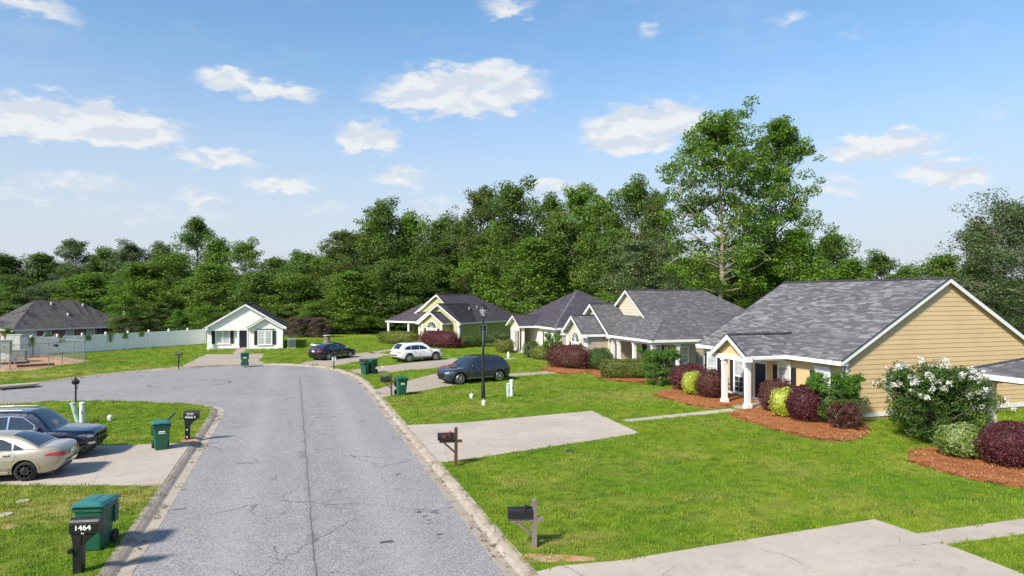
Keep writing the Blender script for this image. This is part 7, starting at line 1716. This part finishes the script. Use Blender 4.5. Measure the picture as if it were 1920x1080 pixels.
# ------------------------------------------------------------------ shrubs
def shrub(label, loc, w, d, h, m, leaf=.05, n=5200, p=2.6, lump=.06, rz=0, seed=0, stem=.1, cat='shrub', group=None, loose=0, name='shrub', up=.35):
    rs = np.random.default_rng(seed or int(abs(loc[0] * 91 + loc[1] * 37)) + 1); H = thing(name, label, cat, (*loc, LAWN_Z + .02), rz, group)
    v = rs.normal(0, 1, (n, 3)); v /= np.linalg.norm(v, axis=1)[:, None]; v[:, 2] = np.where(v[:, 2] < -.75, -v[:, 2], v[:, 2])
    k = (np.abs(v) ** p).sum(1) ** (-1 / p); lp = 1 + lump * (np.sin(v[:, 0] * 5.1 + seed) * np.cos(v[:, 1] * 4.3 + 1) + .6 * np.sin(v[:, 2] * 7 + v[:, 0] * 6))
    fz = 1 + .05 * np.sin(v[:, 0] * 17 + seed) * np.sin(v[:, 1] * 15) + .04 * np.sin(v[:, 2] * 19 + v[:, 0] * 8)
    rad = (k * lp * fz * (1 + .018 * np.abs(rs.normal(0, 1, n)) - np.abs(rs.normal(0, .07 + loose * .16, n))) * (1 + loose * np.maximum(0, rs.normal(0, .12, n))))[:, None]
    P = v * rad * np.array([w / 2, d / 2, h * .54]) + np.array([0, 0, h * .48 + stem]); P[:, 2] = np.maximum(P[:, 2], .03)
    V, F = leafquads(rs, P, v + np.array([0, 0, up]), leaf * 1.3, .6, .9)
    # inner twiggy body so that one cannot look straight through
    U = []; nu, nv = 18, 10; q = .84 - loose * .2
    for j in range(nv + 1):
        ph = -PI / 2 + PI * j / nv
        for i in range(nu):
            th = 2 * PI * i / nu; a = np.array([math.cos(th) * math.cos(ph), math.sin(th) * math.cos(ph), math.sin(ph)]); kk = (np.abs(a) ** p).sum() ** (-1 / p); l = 1 + lump * (math.sin(a[0] * 5.1 + seed) * math.cos(a[1] * 4.3 + 1) + .6 * math.sin(a[2] * 7 + a[0] * 6))
            pt = a * kk * l * q * np.array([w / 2, d / 2, h * .54]) + np.array([0, 0, h * .48 + stem]); pt[2] = max(pt[2], .04); U.append(pt)
    fs = [(j * nu + i, j * nu + (i + 1) % nu, (j + 1) * nu + (i + 1) % nu, (j + 1) * nu + i) for j in range(nv) for i in range(nu)]; V2 = np.concatenate([V, np.array(U)]); F2 = np.concatenate([F, np.array(fs) + len(V)])
    fastmesh('foliage', V2, F2, m, H); b = MB()
    for i in range(4): t = i * 1.7; b.tube([(.05 * math.cos(t), .05 * math.sin(t), -.03), (w * .15 * math.cos(t), d * .15 * math.sin(t), h * .4)], .025, 5)
    b.build('stem', M_BARK, H); return H
def at(px, py): return gp(px, py, LAWN_Z)
GS = 'rounded shrubs in the bed of the tan house'
shrub('large burgundy shrub left of the tan porch, behind the lime one', (23.5, 37.1), 2.4, 2.1, 1.55, L_RED, .05, 6500, group=GS, seed=3)
shrub('yellow-green shrub squeezed between two burgundy shrubs left of the tan porch', (22.55, 35.3), 1.25, 1.2, 1.28, L_HLIME, .05, 3500, group=GS, seed=5)
shrub('burgundy-bronze rounded shrub next to the left porch column', (23.0, 34.0), 1.7, 1.7, 1.48, L_RED2, .05, 5500, group=GS, seed=9)
shrub('burgundy shrub right of the porch step with bronze-green sides', (23.5, 29.0), 1.8, 1.8, 1.5, L_RED2, .05, 5800, group=GS, seed=12)
shrub('narrow yellow-green shrub between the two burgundy shrubs right of the porch', (22.7, 27.55), 1.2, 1.15, 1.3, L_HLIME, .05, 3600, group=GS, seed=14)
shrub('tallest dark burgundy dome in front of the tan house windows', (22.9, 26.35), 1.65, 1.6, 1.58, L_RED, .05, 6500, p=2.3, group=GS, seed=17)
def loose(label, loc, w, h, m, seed, leaf=.07, stems=5, per=42, nl=34, bloom=False, rc=.20, name='shrub'):
    cm, tm, zm, wm = tree_mesh(seed, h, w, .08, nl, 7, per, rc, leaf, top=.9, flat=.8, stems=stems, shape=.8, trad=.5, open_=0)
    H = thing(name, label, 'shrub', (*loc, LAWN_Z)); k = w / wm; H.scale = (k, k, h / zm); c = meshob('foliage', cm, H); c.material_slots[0].link = 'OBJECT'; c.material_slots[0].material = m; meshob('stem', tm, H)
    if bloom:
        rs = np.random.default_rng(seed); V = np.empty(len(cm.vertices) * 3, np.float32); cm.vertices.foreach_get('co', V); V = V.reshape(-1, 3)
        cand = V[(V[:, 2] > zm * .42)]; r = np.hypot(cand[:, 0], cand[:, 1]) / (wm / 2); sc = r + cand[:, 2] / zm * 1.1 + (-cand[:, 0] * .10); cand = cand[sc > np.percentile(sc, 70)]
        ix = rs.choice(len(cand), 100, replace=False); Ps = []
        for i in ix: kk = rs.integers(30, 60); v = rs.normal(0, 1, (kk, 3)); v /= np.linalg.norm(v, axis=1)[:, None]; Ps.append(cand[i] * np.array([1.06, 1.06, 1.04]) + v * rs.uniform(.3, 1, (kk, 1)) * np.array([.15, .15, .17]) * rs.uniform(.6, 1.25))
        Ps = np.concatenate(Ps); V, F = leafquads(rs, Ps, rs.normal(0, 1, Ps.shape), .085, .8); fastmesh('blossom', V, F, M_BLOOM, H)
    return H
loose('leafy bright green shrub at the right corner of the tan house front', (23.9, 25.5), 2.35, 2.55, L_BRIGHT, 201, .095, 6, 64, 66)
loose('small dark burgundy loose shrub at the tan house corner under the bright green one', (23.2, 24.3), 1.5, 1.35, L_RED2, 203, .07, 5, 56, 34)
loose('bushy bright green shrub between the beige porch and the tan house', (23.2, 40.2), 2.7, 2.55, L_BRIGHT, 205, .095, 6, 64, 66)
loose('white-flowering crepe myrtle shrub beside the tan gable wall', (24.9, 21.3), 3.75, 3.35, L_CREPE, 207, .10, 7, 70, 130, bloom=True, rc=.30)
shrub('cream and green variegated shrub in the right corner bed', (23.3, 18.75), 1.55, 1.5, 1.12, L_VARI, .055, 5200, group='shrubs in the right corner bed', seed=21)
shrub('large burgundy shrub cut by the right edge of the picture', (23.75, 17.3), 2.0, 1.8, 1.38, L_RED, .05, 6500, group='shrubs in the right corner bed', seed=23)
# beige house
def hedge(label, px0, py0, px1, py1, h, m, dep=1.2, leaf=.06, n=5000, p=5, lump=.05, name='hedge', cat='hedge', seed=1):
    a, b = Vector(at(px0, py0)), Vector(at(px1, py1)); c = (a + b) / 2; w = (b - a).length; ang = math.atan2((b - a).y, (b - a).x); nrm = Vector((-math.sin(ang), math.cos(ang))); c = c + nrm * dep / 2
    return shrub(label, (c.x, c.y), w, dep, h, m, leaf, n, p, lump, ang, seed, cat=cat, name=name)
hedge('wide clipped burgundy hedge in front of the half-round window of the beige house', 1014, 690, 1090, 697, 1.75, L_RED2, 2.2, .065, 8000, 3.2, seed=4)
hedge('rounded dark green hedge at the corner of the beige house porch', 1106, 697, 1152, 697, 1.55, L_BOX, 2.4, .05, 6500, 3, seed=6)
hedge('long clipped yellow-olive hedge before the beige porch', 1127, 712, 1222, 713, 1.25, L_HEDGE, 1.3, .06, 8500, 5, seed=8)
x, y = gp(1052, 690); loose('tall glossy yellow-green shrub left of the half-round window', (22.3, 57.6), 1.8, 2.6, L_LIME, 211, .12, 4, 34, 30)
# cream house
hedge('rounded dark green shrub before the cream house windows', 976, 670, 1003, 671, 1.35, L_BOX, 2.0, .06, 4000, 2.8, seed=31); hedge('yellow-green clipped hedge left of the burgundy hedge', 988, 673, 1026, 677, 1.05, L_HEDGE, 1.6, .065, 5000, 4, seed=33)
hedge('boxy olive hedge between the olive and cream houses', 926, 662, 957, 663, 1.15, L_HEDGE, 1.6, .065, 4000, 4.5, seed=35)
# olive house
hedge('long yellow-green hedge before the olive house porch', 704, 644, 774, 647, 1.35, L_HEDGE, 1.6, .075, 7000, 4, seed=37); hedge('wide burgundy hedge under the arched window of the olive house', 778, 650, 848, 655, 1.7, L_RED, 1.8, .075, 8000, 4, seed=39)
hedge('small olive shrub at the front corner of the olive house', 849, 652, 866, 653, .85, L_HEDGE, 1.2, .07, 1800, 3, seed=41); hedge('low dark hedge along the side wall of the olive house', 864, 652, 912, 651, 1.15, L_BOX, 1.8, .07, 6000, 4, seed=43)
x, y = gp(930, 650); loose('feathery grey-green shrub behind the street lamp pole', (x, y), 2.9, 1.8, L_GREY, 213, .12, 6, 30, 34)
for i, (px, wd) in enumerate(((560, 'second from the left'), (582, 'third from the left'), (604, 'rightmost of the five'), (548, 'nearest the white house'), (594, 'fourth from the left'))):
    x, y = dp(px, 96.5 + i % 2 * 2); w = 3.2; cm, tm, zm, wm = VAR['bush'][i % 2]; H = thing('dead_brush', 'dry brown brush heap at the lawn edge, ' + wd, 'brush', (x, y, 0), i * 1.3, 'dry brown brush right of the white house'); H.scale = (w / wm, w / wm, 3.0 / zm); c = meshob('twigs', cm, H); c.material_slots[0].link = 'OBJECT'; c.material_slots[0].material = M_BRUSH; meshob('stem', tm, H)
# ivy tufts hanging over the fence
for k, (t, h) in enumerate(((.335, .9), (.43, .7), (.52, .6), (.60, .9), (.655, .6), (.28, 1.0), (.72, .5))):
    q = FA.lerp(FB, t); rs = np.random.default_rng(k); n = 260; P = np.stack([rs.normal(0, .16, n), rs.normal(-.1, .06, n), 1.85 - rs.random(n) ** 1.3 * h], 1); V, F = leafquads(rs, P, np.tile([0, -1, .4], (n, 1)), .11); o = fastmesh('ivy', V, F, L_MID); o.location = (q.x, q.y, LAWN_Z); o.rotation_euler = (0, 0, math.atan2(fdir.y, fdir.x)); tag(o, 'tuft of ivy hanging over the white fence, ' + ('second from the left', 'third from the left', 'fourth from the left', 'fifth from the left', 'second from the right', 'leftmost of the seven', 'rightmost, nearest the white house')[k], 'ivy', 'ivy tufts on the white fence')
